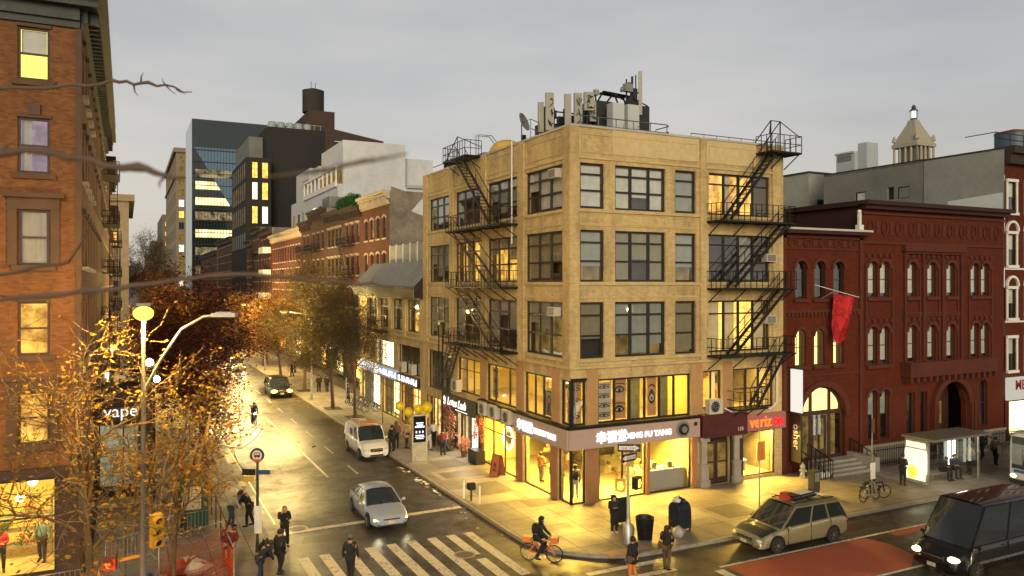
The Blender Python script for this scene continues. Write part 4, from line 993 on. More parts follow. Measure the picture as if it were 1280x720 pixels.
mb = MB(); mb.use(BLACK)
for x, z, h in ((25.85, 21.2, .9), (26.1, 21.8, .7), (25.8, 22.2, .5), (26.2, 21.0, 1.0), (25.6, 20.7, .5)): mb.cbox((x, 36.75, z), (.32, .3, h))
mb.build('radio_unit', None, t)
mb = MB(); mb.use(GREYM); mb.cbox((25.55, 36.55, 22.1), (.5, .3, .45)); mb.lathe((25.1, 36.5, 21.95), [(.02, -.1), (.14, -.02), (.16, 0), (.02, .04)], 12, 'x'); mb.tube([(25.1, 36.5, 21.95), (25.5, 36.6, 22.0)], .03); mb.build('dish', None, t)
t = thing('roof_guard_rail', 'grey pipe guard rail along the avenue edge of the flat roof', 'railing', (24, 34.2, RZ))
mb = MB(); mb.use(M('rail_grey', (.16, .17, .17), .5, metal=.4))
for z in (18.9, 19.3, 19.75): mb.tube([(21.2, 34.6, z), (26.8, 34.6, z)], .03)
for k in range(6): mb.tube([(21.2+1.12*k, 34.6, RZ), (21.2+1.12*k, 34.6, 19.75)], .03)
for z in (18.95, 19.4, 19.75): mb.tube([(26.8, 34.6, z), (27.15, 34.9, z), (27.1, 36, z)], .03)
mb.tube([(27.1, 36, RZ), (27.1, 36, 19.75)], .03)
mb.build('rails', None, t) if False else mb.build('guard_bars', None, t)
mb = MB(); mb.use(MATS['rail_grey']); mb.tube([(27, BY+.15, 19.0), (33.2, BY+.15, 19.0)], .025)
for k in range(8): mb.tube([(27+.88*k, BY+.15, 18.6), (27+.88*k, BY+.15, 19.0)], .02)
for (a, b) in (((19.65, 37.2, 18.8), (19.65, 37.2, 19.9)), ((19.65, 36.2, 18.8), (19.65, 36.2, 19.5)), ((19.65, 37.2, 19.9), (19.65, 36.2, 19.5)), ((19.65, 37.2, 19.4), (19.65, 36.2, 19.0))): mb.tube([a, b], .025)
mb.build('edge_bar', None, t)
t = thing('satellite_dish', 'grey satellite dish on the side-street edge of the roof', 'satellite dish', (19.8, 38.6, BR+.36))
mb = MB(); mb.use(GREYM)
c = Vector((19.9, 38.7, 20.0)); ax = Vector((.5, -.8, .25)).normalized(); x_ = ax.orthogonal().normalized(); y_ = ax.cross(x_)
vs = [c]; fs = []; n = 20
for j in (1, 2, 3):
 for k in range(n): r_ = .55*j/3; vs.append(c+(x_*math.cos(2*math.pi*k/n)*r_*.8+y_*math.sin(2*math.pi*k/n)*r_)+ax*(.16*(j/3)**2))
for k in range(n): fs.append((0, 1+k, 1+(k+1) % n))
for j in (0, 1):
 for k in range(n): fs.append((1+j*n+k, 1+(j+1)*n+k, 1+(j+1)*n+(k+1) % n, 1+j*n+(k+1) % n))
mb.mesh(vs, fs, True); mb.build('reflector', None, t)
mb = MB(); mb.use(IRON); mb.tube([(19.9, 38.75, BR+.36), (19.9, 38.75, 19.95)], .035); mb.tube([c, c+ax*.5], .015); mb.box(19.75, 19.95, 38.3, 38.5, 18.8, 19.25); mb.build('stand', None, t)
t = thing('dome_skylight', 'rounded amber skylight glowing on the roof behind the fire escape top', 'skylight', (21, 43.5, RZ))
mb = MB(); mb.use(M('amber_plastic', (.6, .4, .08), .3)); vs = []; n = 16
for i in range(6):
 a = math.pi/2*i/5
 for k in range(n): vs.append((21.2+1.1*math.cos(a)*math.cos(2*math.pi*k/n), 43.3+1.1*math.cos(a)*math.sin(2*math.pi*k/n), 19.1+.8*math.sin(a)))
mb.mesh(vs, [(i*n+k, i*n+(k+1) % n, (i+1)*n+(k+1) % n, (i+1)*n+k) for i in range(5) for k in range(n)], True); mb.build('dome', None, t)
mb = MB(); mb.use(GREYM); mb.lathe((21.2, 43.3, RZ), [(1.2, 0), (1.2, 1.0), (1.1, 1.02)], 16); mb.build('drum', None, t)
t = thing('roof_plant', 'small dark roof plant and railings at the far end of the tan building roof', 'roof equipment', (21, 51, RZ))
mb = MB(); mb.use(IRON)
for k in range(7): x = 20.2+rnd.uniform(0, 1.6); y = 49+k*.55; mb.tube([(x, y, RZ), (x, y, 19.2+rnd.random()*.9)], .05); mb.cbox((x, y, 19.1+rnd.random()*.5), (.4, .3, .5))
mb.tube([(20, 48.6, 19.4), (20, 53, 19.4)], .03); mb.build('machinery', None, t)
mb = MB(); mb.use(PANEL); mb.box(20.3, 22.4, 44.7, 46.8, RZ, 19.3); mb.build('grey_box', None, t)
mb = MB(); mb.use(BLACK); mb.lathe((28.1, 36.2, RZ), [(.7, 0), (.7, .95), (.55, 1.1), (.1, 1.2)], 14); props(mb.build('roof_vent'), 'low dark round vent cap on the roof behind the long edge rail', 'vent')
# ================================================================== other buildings
XS = 22.4
GLS = [GLOW, GLOWW, GLOWD, GLOWD]
def holes_grid(cols, rows, kind=None): return [(a, b, z0, z1)+((kind,) if kind else ()) for z0, z1 in rows for a, b in cols]
def even(n, L, w_, m=.6):
 p = (L-2*m)/n; return [(m+p*(i+.5)-w_/2, m+p*(i+.5)+w_/2) for i in range(n)]
def side_building(label, y0, y1, h, mat, n, rows, x=XS, depth=9, trim=None, cornice='iron', cmat=None, lit=.15, ww=1.0, kind=None, side=STUC, name='row_house', group='brick row houses along the side street', hood=False, fire=False, seed=1, fmat=FRAME, left=False, sillm=None, ground=True, blinds=.5, wcols=(1,), cat='building'):
 r_ = random.Random(seed)
 fr = Fr((x, y0), (0, 1), (1, 0) if left else (-1, 0)); L = y1-y0; sg_ = -1 if left else 1
 t = thing(name, label, cat, (x+sg_*depth/2, (y0+y1)/2, 0), group=group)
 trim = trim or STONE; cols = even(n, L, ww)
 mb = MB(); mb.use(mat); wall_openings(mb, fr, 0, L, 0 if not ground else 3.9, h, holes_grid(cols, rows, kind), .25); mb.build('front_wall', None, t)
 mb = MB(); mb.use(side)
 for y in (y0, y1): mb.face([(x, y, 0), (x+sg_*depth, y, 0), (x+sg_*depth, y, h), (x, y, h)]); mb.build('side_wall', None, t); mb = MB(); mb.use(side)
 mb.face([(x+sg_*depth, y0, 0), (x+sg_*depth, y1, 0), (x+sg_*depth, y1, h), (x+sg_*depth, y0, h)]); mb.build('rear_wall', None, t)
 mb = MB(); mb.use(ROOF); mb.face([(x, y0, h-.3), (x+sg_*depth, y0, h-.3), (x+sg_*depth, y1, h-.3), (x, y1, h-.3)]); mb.build('roof', None, t)
 mb = MB(); mb.use(trim)
 for z0, z1 in rows:
  for a, b in cols:
   mb.boxf(fr, a-.12, b+.12, 0, .1, z0-.16, z0-.01)
   if kind: ribbon_arch(mb, fr, a, b, z1-(b-a)/2 if kind == 'arch' else z1-(b-a)*.18, .16, 0, .09, kind, 6)
   elif hood: mb.boxf(fr, a-.18, b+.18, 0, .2, z1+.12, z1+.26); mb.boxf(fr, a-.1, b+.1, 0, .07, z1, z1+.12)
   else: mb.boxf(fr, a-.1, b+.1, 0, .05, z1, z1+.18)
 mb.build('stone_trim', None, t)
 cm = cmat or IRONR; mb = MB(); mb.use(cm)
 mb.boxf(fr, 0, L, 0, .35, h-.75, h-.5); mb.boxf(fr, -.05, L+.05, 0, .75, h-.25, h+.06); mb.boxf(fr, 0, L, 0, .55, h-.5, h-.25); mb.boxf(fr, 0, L, 0, .18, h-1.25, h-1.1)
 k = .25
 while k < L-.2: mb.boxf(fr, k, k+.16, 0, .5, h-1.1, h-.5); k += .85
 mb.build('cornice', None, t)
 for z0, z1 in rows:
  for a, b in cols:
   lit_ = r_.random() < lit
   window(t, fr, a, b, z0, z1, rec=.12, cols=wcols, rows=(1, 1), fmat=fmat, ft=.07, mt=.06, arch=(kind == 'arch'), back=r_.choice(GLS) if lit_ else DARKR, blind=(r_.choice([BLIND, BLIND2, BLIND3]) if r_.random() < blinds else None), drops=[round(r_.uniform(.3, .95), 2)]*len(wcols))
 if fire:
  fe = bpy.data.objects.new('fire_escape', None); COL.objects.link(fe); fe.parent = t; WORLD[fe.name] = W(t)
  a0 = cols[fire-1][0]-.4; a1 = cols[min(n-1, fire)][1]+.4
  for i, (z0, z1) in enumerate(rows):
   mb = MB(); mb.use(IRON)
   mb.boxf(fr, a0, a1, .03, 1.1, z0-.3, z0-.24); railing(mb, fr, [(a0, 0, z0-.25), (a0, 1.1, z0-.25), (a1, 1.1, z0-.25), (a1, 0, z0-.25)], .9, .35, .045)
   mb.build('platform', None, fe)
   if i:
    zb = rows[i-1][0]-.25; mb = MB(); mb.use(IRON)
    for d in (.45, .95): mb.bar(fr.P(a1-.3, d, z0-.25), fr.P(a0+.5, d, zb), .05, .14); mb.bar(fr.P(a1-.3, d, z0+.5), fr.P(a0+.5, d, zb+.75), .04)
    for q in range(1, 12): mb.boxf(fr, a1-.3+(a0+.8-a1)*q/12-.1, a1-.3+(a0+.8-a1)*q/12+.1, .45, .95, z0-.25+(zb-z0+.25)*q/12-.01, z0-.25+(zb-z0+.25)*q/12+.01)
    mb.build('stair', None, fe)
 return t, fr, cols
GR = 'brick row houses along the side street'
rw = [(5.0, 7.1), (8.4, 10.5), (11.9, 14.0), (15.4, 17.5)]
t, fr, cols = side_building('red brick row house with cream bracketed cornice and pale arched window hoods', 71.0, 80.6, 19.8, RB2, 4, rw, trim=M('pale_trim', (.5, .42, .33), .8), cmat=M('cream_cornice', (.5, .42, .3), .7, var=.25), kind='seg', seed=3, depth=12, lit=.05)
mb = MB(); mb.use(STUC); mb.mesh([(22.5, 70.95, 12), (34, 70.95, 12), (34, 70.95, 17.0), (29, 70.95, 17.6), (26.5, 70.95, 19.2), (24.6, 70.95, 19.6), (22.5, 70.95, 20.2)], [(0, 1, 2, 3, 4, 5, 6)])
mb.mesh([(24.5, 70.9, 17.9), (29, 70.9, 16.4), (34, 70.9, 16), (34, 70.9, 18.4), (28, 70.9, 18.9), (26, 70.9, 19.6)], [(0, 1, 2, 3, 4, 5)]); mb.mats.append(WHTB); mb.m[-1] = 1; mb.build('stained_party_wall', None, t)
side_building('dark red row house with a black cornice overgrown by bright green plants', 80.6, 88.2, 19.3, RB2, 3, rw, seed=5, hood=True, lit=.12, depth=12, fire=2)
side_building('dark brown row house with black bracketed cornice, left of the overgrown one', 88.2, 96.9, 19.5, RB3, 4, rw, seed=8, hood=True, lit=.1, depth=12)
side_building('tall brown house front with scribbled roof bulkhead and zigzag fire escape', 96.9, 106, 20.4, RB3, 3, rw, seed=9, lit=.1, fire=2, depth=12)
side_building('narrow red row house squeezed beside the long cream-corniced one', 106, 112, 19.4, RB2, 2, rw, seed=12, lit=.1, fire=1)
side_building('long red brick house with bright cream cornice and many white lintels', 112, 137, 18.9, brick_mat('bright_red_brick', (.2, .06, .035), (.14, .042, .025), (.15, .09, .065), stain=.25), 11, [(4.6, 6.6), (7.9, 9.9), (11.2, 13.2), (14.4, 16.6)], trim=M('white_lintel', (.6, .56, .5), .7), cmat=M('cream_bright_cornice', (.62, .5, .32), .6), seed=13, lit=.05, ww=.95, depth=8)
t, fr, _ = side_building('red brick house with stacked white balconies beyond the long one', 137, 150, 20.6, RB2, 4, [(5, 7.2), (9, 11.2), (13, 15.2), (16.8, 18.8)], seed=15, lit=.2, depth=10)
for z in (8.3, 12.3, 16.2):
 mb = MB(); mb.use(WHITE); mb.boxf(fr, 1.2, 6.4, 0, 1.3, z, z+.18); mb.boxf(fr, 1.2, 6.4, 1.22, 1.3, z+.18, z+1.05); mb.boxf(fr, 1.2, 1.28, 0, 1.22, z+.18, z+1.05); mb.build('balcony', None, t)
side_building('brown house with black iron balconies far along the street', 150, 160, 21.5, RB3, 3, [(5, 7.2), (9, 11.2), (13, 15.2), (17, 19.2)], seed=16, lit=.25, fire=2, depth=10)
side_building('far red house beneath the charcoal block', 160, 168, 19.5, RB2, 3, [(5, 7), (8.6, 10.6), (12.2, 14.2), (15.6, 17.4)], seed=17, lit=.2, depth=5)
side_building('far dark brick terrace below the glass office tower', 193, 225, 22, RB3, 9, [(6, 8), (10, 12), (14, 16), (18, 20)], seed=18, lit=.2, depth=10, ww=1.4)
side_building('furthest low brown terrace on the right of the street', 226, 278, 20, RB3, 11, [(6, 8), (10, 12), (14, 16)], seed=19, lit=.25, depth=10, ww=1.8)
def leaf_cloud(mb, c, r3, n, s, rr, mats, down=0.):
 for k in range(n):
  while True:
   p = Vector((rr.uniform(-1, 1), rr.uniform(-1, 1), rr.uniform(-1, 1)))
   if p.length < 1: break
  p = Vector((c[0]+p.x*r3[0], c[1]+p.y*r3[1], c[2]+p.z*r3[2])); a = Vector((rr.gauss(0, 1), rr.gauss(0, 1), rr.gauss(0, 1))).normalized()*s; b = a.orthogonal().normalized()*s*.45
  mb.use(mats[int(rr.random()*len(mats))]); mb.face([p-a, p+b, p+a, p-b])
GRN = [M('leaf_green_a', (.02, .11, .02), .6), M('leaf_green_b', (.04, .17, .03), .6), M('leaf_green_c', (.015, .06, .015), .7)]
rr = random.Random(4)
t = thing('cornice_planting', 'bright green bushy plants spilling over a black cornice', 'plant', (22.2, 84, 19.36))
mb = MB()
for k in range(9): leaf_cloud(mb, (22.0, 80.9+k*.85, 19.7+rr.uniform(-.1, .5)), (.7, .6, .75), 320, .14, rr, GRN)
mb.build('foliage', None, t)
mb = MB(); mb.use(RUST); mb.box(21.9, 22.4, 80.9, 88, 19.37, 19.6); mb.build('planter', None, t)
t = thing('roof_bulkhead', 'grey scribbled roof bulkhead on the brown house', 'roof hut', (24, 99, 20.1)); mb = MB(); mb.use(GREYD); mb.box(22.8, 26, 97.2, 101, 20.1, 21.9); mb.build('walls', None, t)
squiggle(t, 24, 97.1, 20.2, 2.4, 1.6, 3)
def shop_front(y0, y1, label, glow, signm, x=XS, h=3.9, lamp_=None, txt=None, left=False, n=3):
 fr = Fr((x-(0 if left else .0), y0), (0, 1), (1, 0) if left else (-1, 0)); L = y1-y0; s = -1 if left else 1
 t = thing('small_shop', label, 'shop front', (x+s*1.5, (y0+y1)/2, 0), group='bright shop fronts along the side street')
 mb = MB(); mb.use(IRONR); wall_openings(mb, fr, .03, L-.03, .13, h, [(.3, L-.3, .35, 2.9)], .2); mb.boxf(fr, .05, L-.05, -2.9, 0, h-.02, h+.12); mb.build('front_wall', None, t)
 window(t, fr, .3, L-.3, .35, 2.9, rec=.1, cols=(1,)*n, rows=(2.4, .7), fmat=FRAME, glass=MATS['glass_clear'], back=glow, depth=1.2, name='shop_window')
 mb = MB(); mb.use(signm); mb.boxf(fr, .25, L-.25, .02, .2, 3.0, 3.75); mb.build('sign_board', None, t)
 return t
SB1 = EM('sign_board_white_lit', (1, .9, .7), 1.3, .25, 1.3, (.8, .75, .6)); SB2 = M('sign_board_black', (.02, .02, .02), .4); SB3 = EM('sign_board_blue_lit', (.45, .55, .7), .8, .4, .8); SB4 = M('sign_board_red', (.25, .03, .02), .5)
W1 = EM('window_glow_white_a', (1, .85, .5), 8, .35, .9); W2 = EM('window_glow_amber', (1, .58, .15), 6.5, .5, 1.3, (.6, .2, .05)); W3 = EM('window_glow_yellow', (1, .72, .22), 8, .4, 1.0)
shop_front(71.1, 80, 'brightest white lit shop front seen past the bare young street tree', W1, SB1)
shop_front(80.7, 88, 'amber lit shop front below the green planted cornice', W2, SB2); shop_front(88.3, 96.8, 'yellow lit shop front with white sign beneath the trees', W3, SB1)
shop_front(97, 105.9, 'amber bar front under the brown fire-escape house', W2, SB4); shop_front(112.2, 124, 'pale lit shop front at the near end of the long red house', W1, SB3, n=5); shop_front(124.2, 136.8, 'amber lit shop front at the far end of the long red house', W2, SB2, n=5)
# ------------------------------------------------------------------ low tan building with metal mansard
LY0, LY1 = 53.4, 70.7
frl = Fr((BX, LY0), (0, 1), (-1, 0)); LL = LY1-LY0
lt = thing('low_mansard_building', 'low tan building with grey metal mansard roof joined to the corner block', 'building', (24, 62, 0))
upc = [(1.1, 3.85), (4.8, 7.4), (8.5, 11.0), (11.7, 14.4)]
hs = holes_grid(upc, [(7.3, 9.75)])+[(.9, 6.0, 4.05, 6.2), (7.2, 12.2, 4.1, 6.2), (.8, 5.3, .14, 3.1), (5.8, 10.4, .14, 3.1), (11.0, 16.6, .14, 3.1)]
mb = MB(); mb.use(TAN); wall_openings(mb, frl, 0, LL, 0, 10.0, hs, .3); mb.build('front_wall', None, lt)
mb = MB(); mb.use(STUC); mb.face([(BX, LY1, 0), (32, LY1, 0), (32, LY1, 12), (BX, LY1, 12)]); mb.face([(BX+1.2, LY1, 10), (BX+1.2, LY0, 10), (BX+1.2, LY0, 12.4), (BX+1.2, LY1, 12.4)]); mb.use(ROOF); mb.face([(BX+1, LY0, 12.3), (32, LY0, 12.3), (32, LY1, 12.3), (BX+1, LY1, 12.3)]); mb.build('rear_wall', None, lt)
mb = MB(); mb.use(ROOFM)
n = 28
for k in range(n):
 a = LY0+.1+(LL-.1)*k/n; b = LY0+.1+(LL-.1)*(k+1)/n
 mb.face([(BX-.75, a, 10.75), (BX-.75, b-.03, 10.75), (BX+1.2, b-.03, 12.75), (BX+1.2, a, 12.75)]); mb.bar((BX-.76, a, 10.79), (BX+1.2, a, 12.79), .04, .05)
mb.use(FRAME); mb.mesh([(BX-.75, LY0+.08, 10.75), (BX+1.2, LY0+.08, 12.75), (BX+1.2, LY0+.08, 10.0), (BX-.75, LY0+.08, 10.0)], [(0, 1, 2, 3)])
mb.build('mansard_roof', None, lt)
mb = MB(); mb.use(M('dark_green_fascia', (.035, .035, .025), .5)); mb.boxf(frl, .1, LL, 0, .75, 10.3, 10.72); mb.boxf(frl, .1, LL, 0, .6, 10.0, 10.3); mb.boxf(frl, .1, LL, 0, .3, 9.85, 10.0); mb.build('cornice', None, lt)
mb = MB(); mb.use(TANS)
for a, b in ((.0, .7), (4.05, 4.65), (7.6, 8.3), (11.15, 11.6), (14.6, 15.3)): mb.boxf(frl, a, b, 0, .1, 6.9, 9.85)
mb.boxf(frl, 0, LL, 0, .12, 6.75, 6.9); mb.boxf(frl, 0, LL, 0, .1, 9.77, 9.85)
for a, b in upc: mb.boxf(frl, a-.1, b+.1, 0, .1, 7.17, 7.3)
mb.build('stone_trim', None, lt)
for i, (a, b) in enumerate(upc): window(lt, frl, a, b, 7.3, 9.75, cols=(1, 1), rows=(1, 1, .7), fmat=FRAME, ft=.08, mt=.07, back=[GLOW, GLOWD, DARKR, DARKR][i], blind=BLIND2, drops=(.3, .4))
window(lt, frl, .9, 6.0, 4.05, 6.2, cols=(1, 1), rows=(1,), fmat=FRAME, back=DARKR); window(lt, frl, 7.2, 12.2, 4.1, 6.2, cols=(1, 1, 1, 1), rows=(1,), fmat=FRAMEW, back=W1)
ac_window(frl, 1.9, 4.1, 'window air conditioner in the dark pane of the low tan building, nearer the corner block', .7, .8); ac_window(frl, 4.2, 4.1, 'window air conditioner in the low tan building, further from the corner block', .7, .8)
for a, b, gl, nn in ((.8, 5.3, W2, 6), (5.8, 10.4, W3, 4), (11.0, 16.6, W1, 5)): window(lt, frl, a, b, .14, 3.1, rec=.12, cols=(1,)*nn, rows=(2.5, .6), fmat=FRAME, glass=MATS['glass_clear'], back=gl, depth=1.0, name='shop_window')
fe = bpy.data.objects.new('balcony', None); COL.objects.link(fe); fe.parent = lt; WORLD[fe.name] = W(lt)
platform(fe, frl, 8.3, 14.6, 7.0, 1.0)
def lit_sign(label, y0, y1, z0, z1, base, blobs, x=BX, nm='shop_sign'):
 t = thing(nm, label, 'sign', (x-.15, (y0+y1)/2, z0), group=None)
 mb = MB(); mb.use(base); mb.box(x-.24, x-.02, y0, y1, z0, z1); mb.build('panel', None, t)
 mb = MB(); mb.use(EM('sign_blob_white', (.92, .95, 1), 1.8)); k = y0+.15; r_ = random.Random(int(y0*7))
 for q in range(blobs):      # lettering too small to read in the photograph: plain lit strokes
  w_ = (y1-y0-.3)/blobs*.72
  mb.box(x-.27, x-.24, k, k+w_*.3, z0+.12, z1-.12); mb.box(x-.27, x-.24, k+w_*.3, k+w_, z0+.12+r_.random()*.1, z0+.24+r_.random()*.15);
  if q % 2: mb.box(x-.268, x-.24, k+w_*.7, k+w_, z0+.26, z1-.12)
  k += (y1-y0-.3)/blobs
 mb.build('lit_strokes', None, t); return t
lit_sign('long white lit shop sign on the low building nearest the tan corner block', 54.2, 59.0, 3.25, 3.95, SB2, 8)
lit_sign('wide pale glowing shop sign with blue tint on the low building by the balloons', 59.2, 64.2, 3.3, 4.0, SB3, 6)
lit_sign('blue-white glowing sign over the bright shop window at the far end of the low building', 64.6, 70.2, 3.3, 4.05, SB1, 5)
t = thing('terrace_screen', 'white-framed glass screen on the terrace behind the metal mansard', 'screen', (21.5, 63, 12.3))
mb = MB(); mb.use(cloth_mat('frosted_glass', (.5, .52, .5), .4)); mb.box(21.3, 21.34, 58.2, 67.4, 12.5, 14.3); mb.build('panes', None, t) if False else mb.build('glass', None, t)
mb = MB(); mb.use(WHITE)
for k in range(6): y = 58.2+k*1.84; mb.box(21.24, 21.36, y-.04, y+.04, 12.3, 14.4)
mb.build('frame_posts', None, t) if False else mb.build('frame', None, t)
t = thing('roof_shrub', 'dark bushy shrub on the terrace against the stained party wall', 'shrub', (24, 59, 12.3)); mb = MB(); rr = random.Random(9)
for k in range(6): leaf_cloud(mb, (23.4+rr.uniform(-1, 1), 56.5+k*.9, 13.6+rr.uniform(-.3, 1.6)), (1.0, .9, 1.1), 260, .16, rr, [GRN[2], M('leaf_brown_dark', (.035, .025, .015), .8)])
mb.build('foliage', None, t); mb = MB(); mb.use(RUST); mb.tube([(23.4, 58.5, 12.3), (23.4, 58.5, 13.5)], .08); mb.build('stem', None, t)
# ------------------------------------------------------------------ towers behind the street
def box_walls(t, x0, x1, y0, y1, z0, z1, mat, roof=ROOF, nm='wall'):
 mb = MB(); mb.use(mat); mb.face([(x0, y0, z0), (x0, y1, z0), (x0, y1, z1), (x0, y0, z1)]); mb.face([(x0, y0, z0), (x1, y0, z0), (x1, y0, z1), (x0, y0, z1)]); mb.face([(x1, y0, z0), (x1, y1, z0), (x1, y1, z1), (x1, y0, z1)]); mb.face([(x0, y1, z0), (x1, y1, z0), (x1, y1, z1), (x0, y1, z1)])
 mb.build(nm, None, t)
 mb = MB(); mb.use(roof); mb.face([(x0, y0, z1-.02), (x1, y0, z1-.02), (x1, y1, z1-.02), (x0, y1, z1-.02)]); mb.build('roof', None, t)
def far_windows(t, fr, cols, rows, glows, dark=MATS['glass_dark'], fm=FRAME, name='window', p=.5, seed=1, rec=-.03):
 """framed panes with a reveal; lit ones glow"""
 r_ = random.Random(seed);
 lit_m = glows
 for (z0, z1) in rows:
  for (a, b) in cols:
   g_ = r_.choice(lit_m) if r_.random() < p else DARKGL
   mb = MB(); mb.use(fm); f = .12
   mb.boxf(fr, a-f, b+f, .0, .05, z1, z1+f); mb.boxf(fr, a-f, b+f, 0, .1, z0-f, z0); mb.boxf(fr, a-f, a, 0, .05, z0, z1); mb.boxf(fr, b, b+f, 0, .05, z0, z1); mb.boxf(fr, (a+b)/2-.04, (a+b)/2+.04, .012, .04, z0, z1)
   o = mb.build(name, None, t); mb = MB(); mb.use(g_); mb.face([fr.P(a, .01, z0), fr.P(b, .01, z0), fr.P(b, .01, z1), fr.P(a, .01, z1)]); mb.build('pane', None, o)
DARKGL = M('dark_glass_plain', (.02, .025, .03), .12, spec=.8)
wt = thing('white_building', 'white painted brick building with stepped roofs and a long balcony behind the row houses', 'building', (38, 140, 0))
def quadbox(x0, x1, y0, y1, z0, z1, mat, nm): box_walls(wt, x0, x1, y0, y1, z0, z1, mat, nm=nm)
quadbox(30.5, 46, 124, 163, 0, 27, WHTB, 'lower_wall'); quadbox(31.5, 42, 124.5, 140, 27, 34.2, WHTB, 'tower_wall'); quadbox(42, 47.5, 126, 142, 27, 32.2, WHTB, 'upper_wall'); quadbox(31.5, 37, 150, 163, 27, 33, WHTB, 'rear_wall')
quadbox(31.0, 34.5, 140, 147, 27, 32, WHTB, 'stair_wall')
frw = Fr((30.5, 124), (0, 1), (-1, 0))
far_windows(wt, frw, even(8, 39, 2.6, 1), [(16.5, 19), (21.5, 24.5)], [GLOWW, GLOWD], p=.4, fm=FRAMEW, seed=4)
mb = MB(); mb.use(WHITE); mb.boxf(frw, .5, 26, 0, .3, 26.6, 27.4); mb.boxf(frw, .5, 26, -.2, .3, 29.6, 30.0)
for k in range(9): mb.boxf(frw, .6+k*3.1, .9+k*3.1, 0, .25, 27.4, 29.6)
mb.build('balcony_frame', None, wt)
mb = MB(); mb.use(GLOWD); mb.boxf(frw, 1, 25, -.8, -.75, 27.2, 29.5); mb.build('balcony_glazing', None, wt)
mb = MB(); mb.use(M('pale_coping', (.4, .41, .4), .7)); mb.box(42, 52, 123.5, 124, 26.9, 27.4); mb.box(46, 56, 124.5, 138, 0, 26.9); mb.build('coping', None, wt)
mb = MB(); mb.use(M('faded_red_mark', (.4, .12, .1), .8)); mb.box(31.4, 31.49, 151.5, 156, 29.5, 31); mb.build('painted_mark', None, wt)
dk = thing('charcoal_building', 'charcoal brick slab with lit window pairs on its lower wing and machines on top', 'building', (32, 190, 0))
box_walls(dk, 22.4, 27.4, 168.6, 193, 0, 37.2, DARKB, nm='wing_wall'); box_walls(dk, 27.1, 39.5, 172, 205, 0, 44.6, DARKB, nm='slab_wall')
box_walls(dk, 24.2, 27.1, 178, 200, 37.2, 43.2, GREYD, nm='side_tower_wall')
frd = Fr((22.4, 168.6), (1, 0), (0, -1)); frd2 = Fr((22.4, 168.6), (0, 1), (-1, 0))
far_windows(dk, frd, [(1.2, 2.2), (3.2, 4.3)], [(18.5, 21.5), (23.5, 27), (28.5, 32), (33, 36.2)], [GLOWW, GLOWH], p=1, seed=2)
far_windows(dk, frd2, even(7, 24, 1.5), [(18.5, 21.5), (23.5, 27), (28.5, 32), (33, 36.2)], [GLOWD], p=.25, seed=5)
t = thing('cooling_units', 'row of pale cooling machines and railings on top of the charcoal slab', 'roof equipment', (33, 176, 44.6)); mb = MB(); mb.use(M('pale_machine', (.32, .38, .38), .5))
for k in range(5): x = 28.8+k*1.9; mb.lathe((x, 176, 44.6), [(.85, 0), (.85, 1.6), (.6, 1.9)], 12); mb.box(x-.7, x+.7, 177, 179, 44.6, 46.2+.2*(k % 2))
mb.tube([(27.5, 173, 45.8), (39, 173, 45.8)], .06)
for k in range(9): mb.tube([(27.5+k*1.4, 173, 44.6), (27.5+k*1.4, 173, 45.8)], .05)
mb.build('machine', None, t)
bw = thing('brown_roof_building', 'dark brown building stepping down behind the white one', 'building', (55, 225, 0)); BRN = M('brown_wall', (.06, .035, .028), .85)
box_walls(bw, 45, 52, 215, 240, 0, 58.5, BRN, nm='stair_tower_wall'); box_walls(bw, 43.8, 66, 216, 245, 0, 50.5, BRN, nm='main_wall')
mb = MB(); mb.use(BRN); mb.face([(44, 214.9, 50.5), (66, 214.9, 50.5), (66, 214.9, 51.5), (44, 214.9, 55)]); mb.build('parapet', None, bw)
wtk = thing('water_tank', 'dark round rooftop water tank standing highest on the skyline', 'water tank', (47.5, 222, 58.5)); mb = MB(); mb.use(M('tank_wood', (.035, .028, .025), .9)); mb.lathe((47.6, 222, 59.2), [(3.0, 0), (3.0, 6.0), (2.9, 6.2)], 22); mb.build('barrel', None, wtk)
mb = MB(); mb.use(IRON); mb.lathe((47.6, 222, 65.4), [(3.1, 0), (1.5, .5), (.1, .9)], 22); mb.tube([(47, 222, 66), (47, 222, 68.2)], .08); mb.tube([(48.2, 222, 66), (48.2, 222, 67.8)], .08); mb.build('lid', None, wtk)
mb = MB(); mb.use(IRON)
for a in range(4): mb.box(46+a % 2*2.6, 46.4+a % 2*2.6, 220.4+a//2*2.6, 220.8+a//2*2.6, 58.5, 59.2)
mb.build('legs', None, wtk) if False else mb.build('stand', None, wtk)
rb = thing('orange_brick_block', 'small orange brick rooftop block beyond the white building', 'building', (60, 180, 0)); box_walls(rb, 59.5, 66, 172, 190, 0, 35.8, ORB); box_walls(rb, 62, 67, 165, 172, 0, 31.5, ORB, nm='lower_wall')
gt = thing('glass_office_tower', 'dark glass office tower with a reflective triangular facet and bright floors', 'tower', (32, 300, 0))
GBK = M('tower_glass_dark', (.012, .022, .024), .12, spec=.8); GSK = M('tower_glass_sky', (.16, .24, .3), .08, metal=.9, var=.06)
GX0, GX1, GY, GZ = 20, 48, 282, 66.5
mb = MB(); mb.use(GBK); mb.face([(GX0, GY, 0), (GX1, GY, 0), (GX1, GY, GZ), (GX0, GY, GZ)]); mb.face([(GX1, GY, 0), (GX1, GY+30, 0), (GX1, GY+30, GZ), (GX1, GY, GZ)]); mb.use(ROOF); mb.face([(GX0, GY, GZ), (GX1, GY, GZ), (GX1, GY+30, GZ), (GX0, GY+30, GZ)]); mb.build('front_wall', None, gt)
mb = MB(); mb.use(M('tower_pale_edge', (.25, .33, .36), .2, metal=.5)); mb.face([(GX0, GY, 0), (GX0, GY+30, 0), (GX0, GY+30, GZ), (GX0, GY, GZ)]); mb.build('side_wall', None, gt)
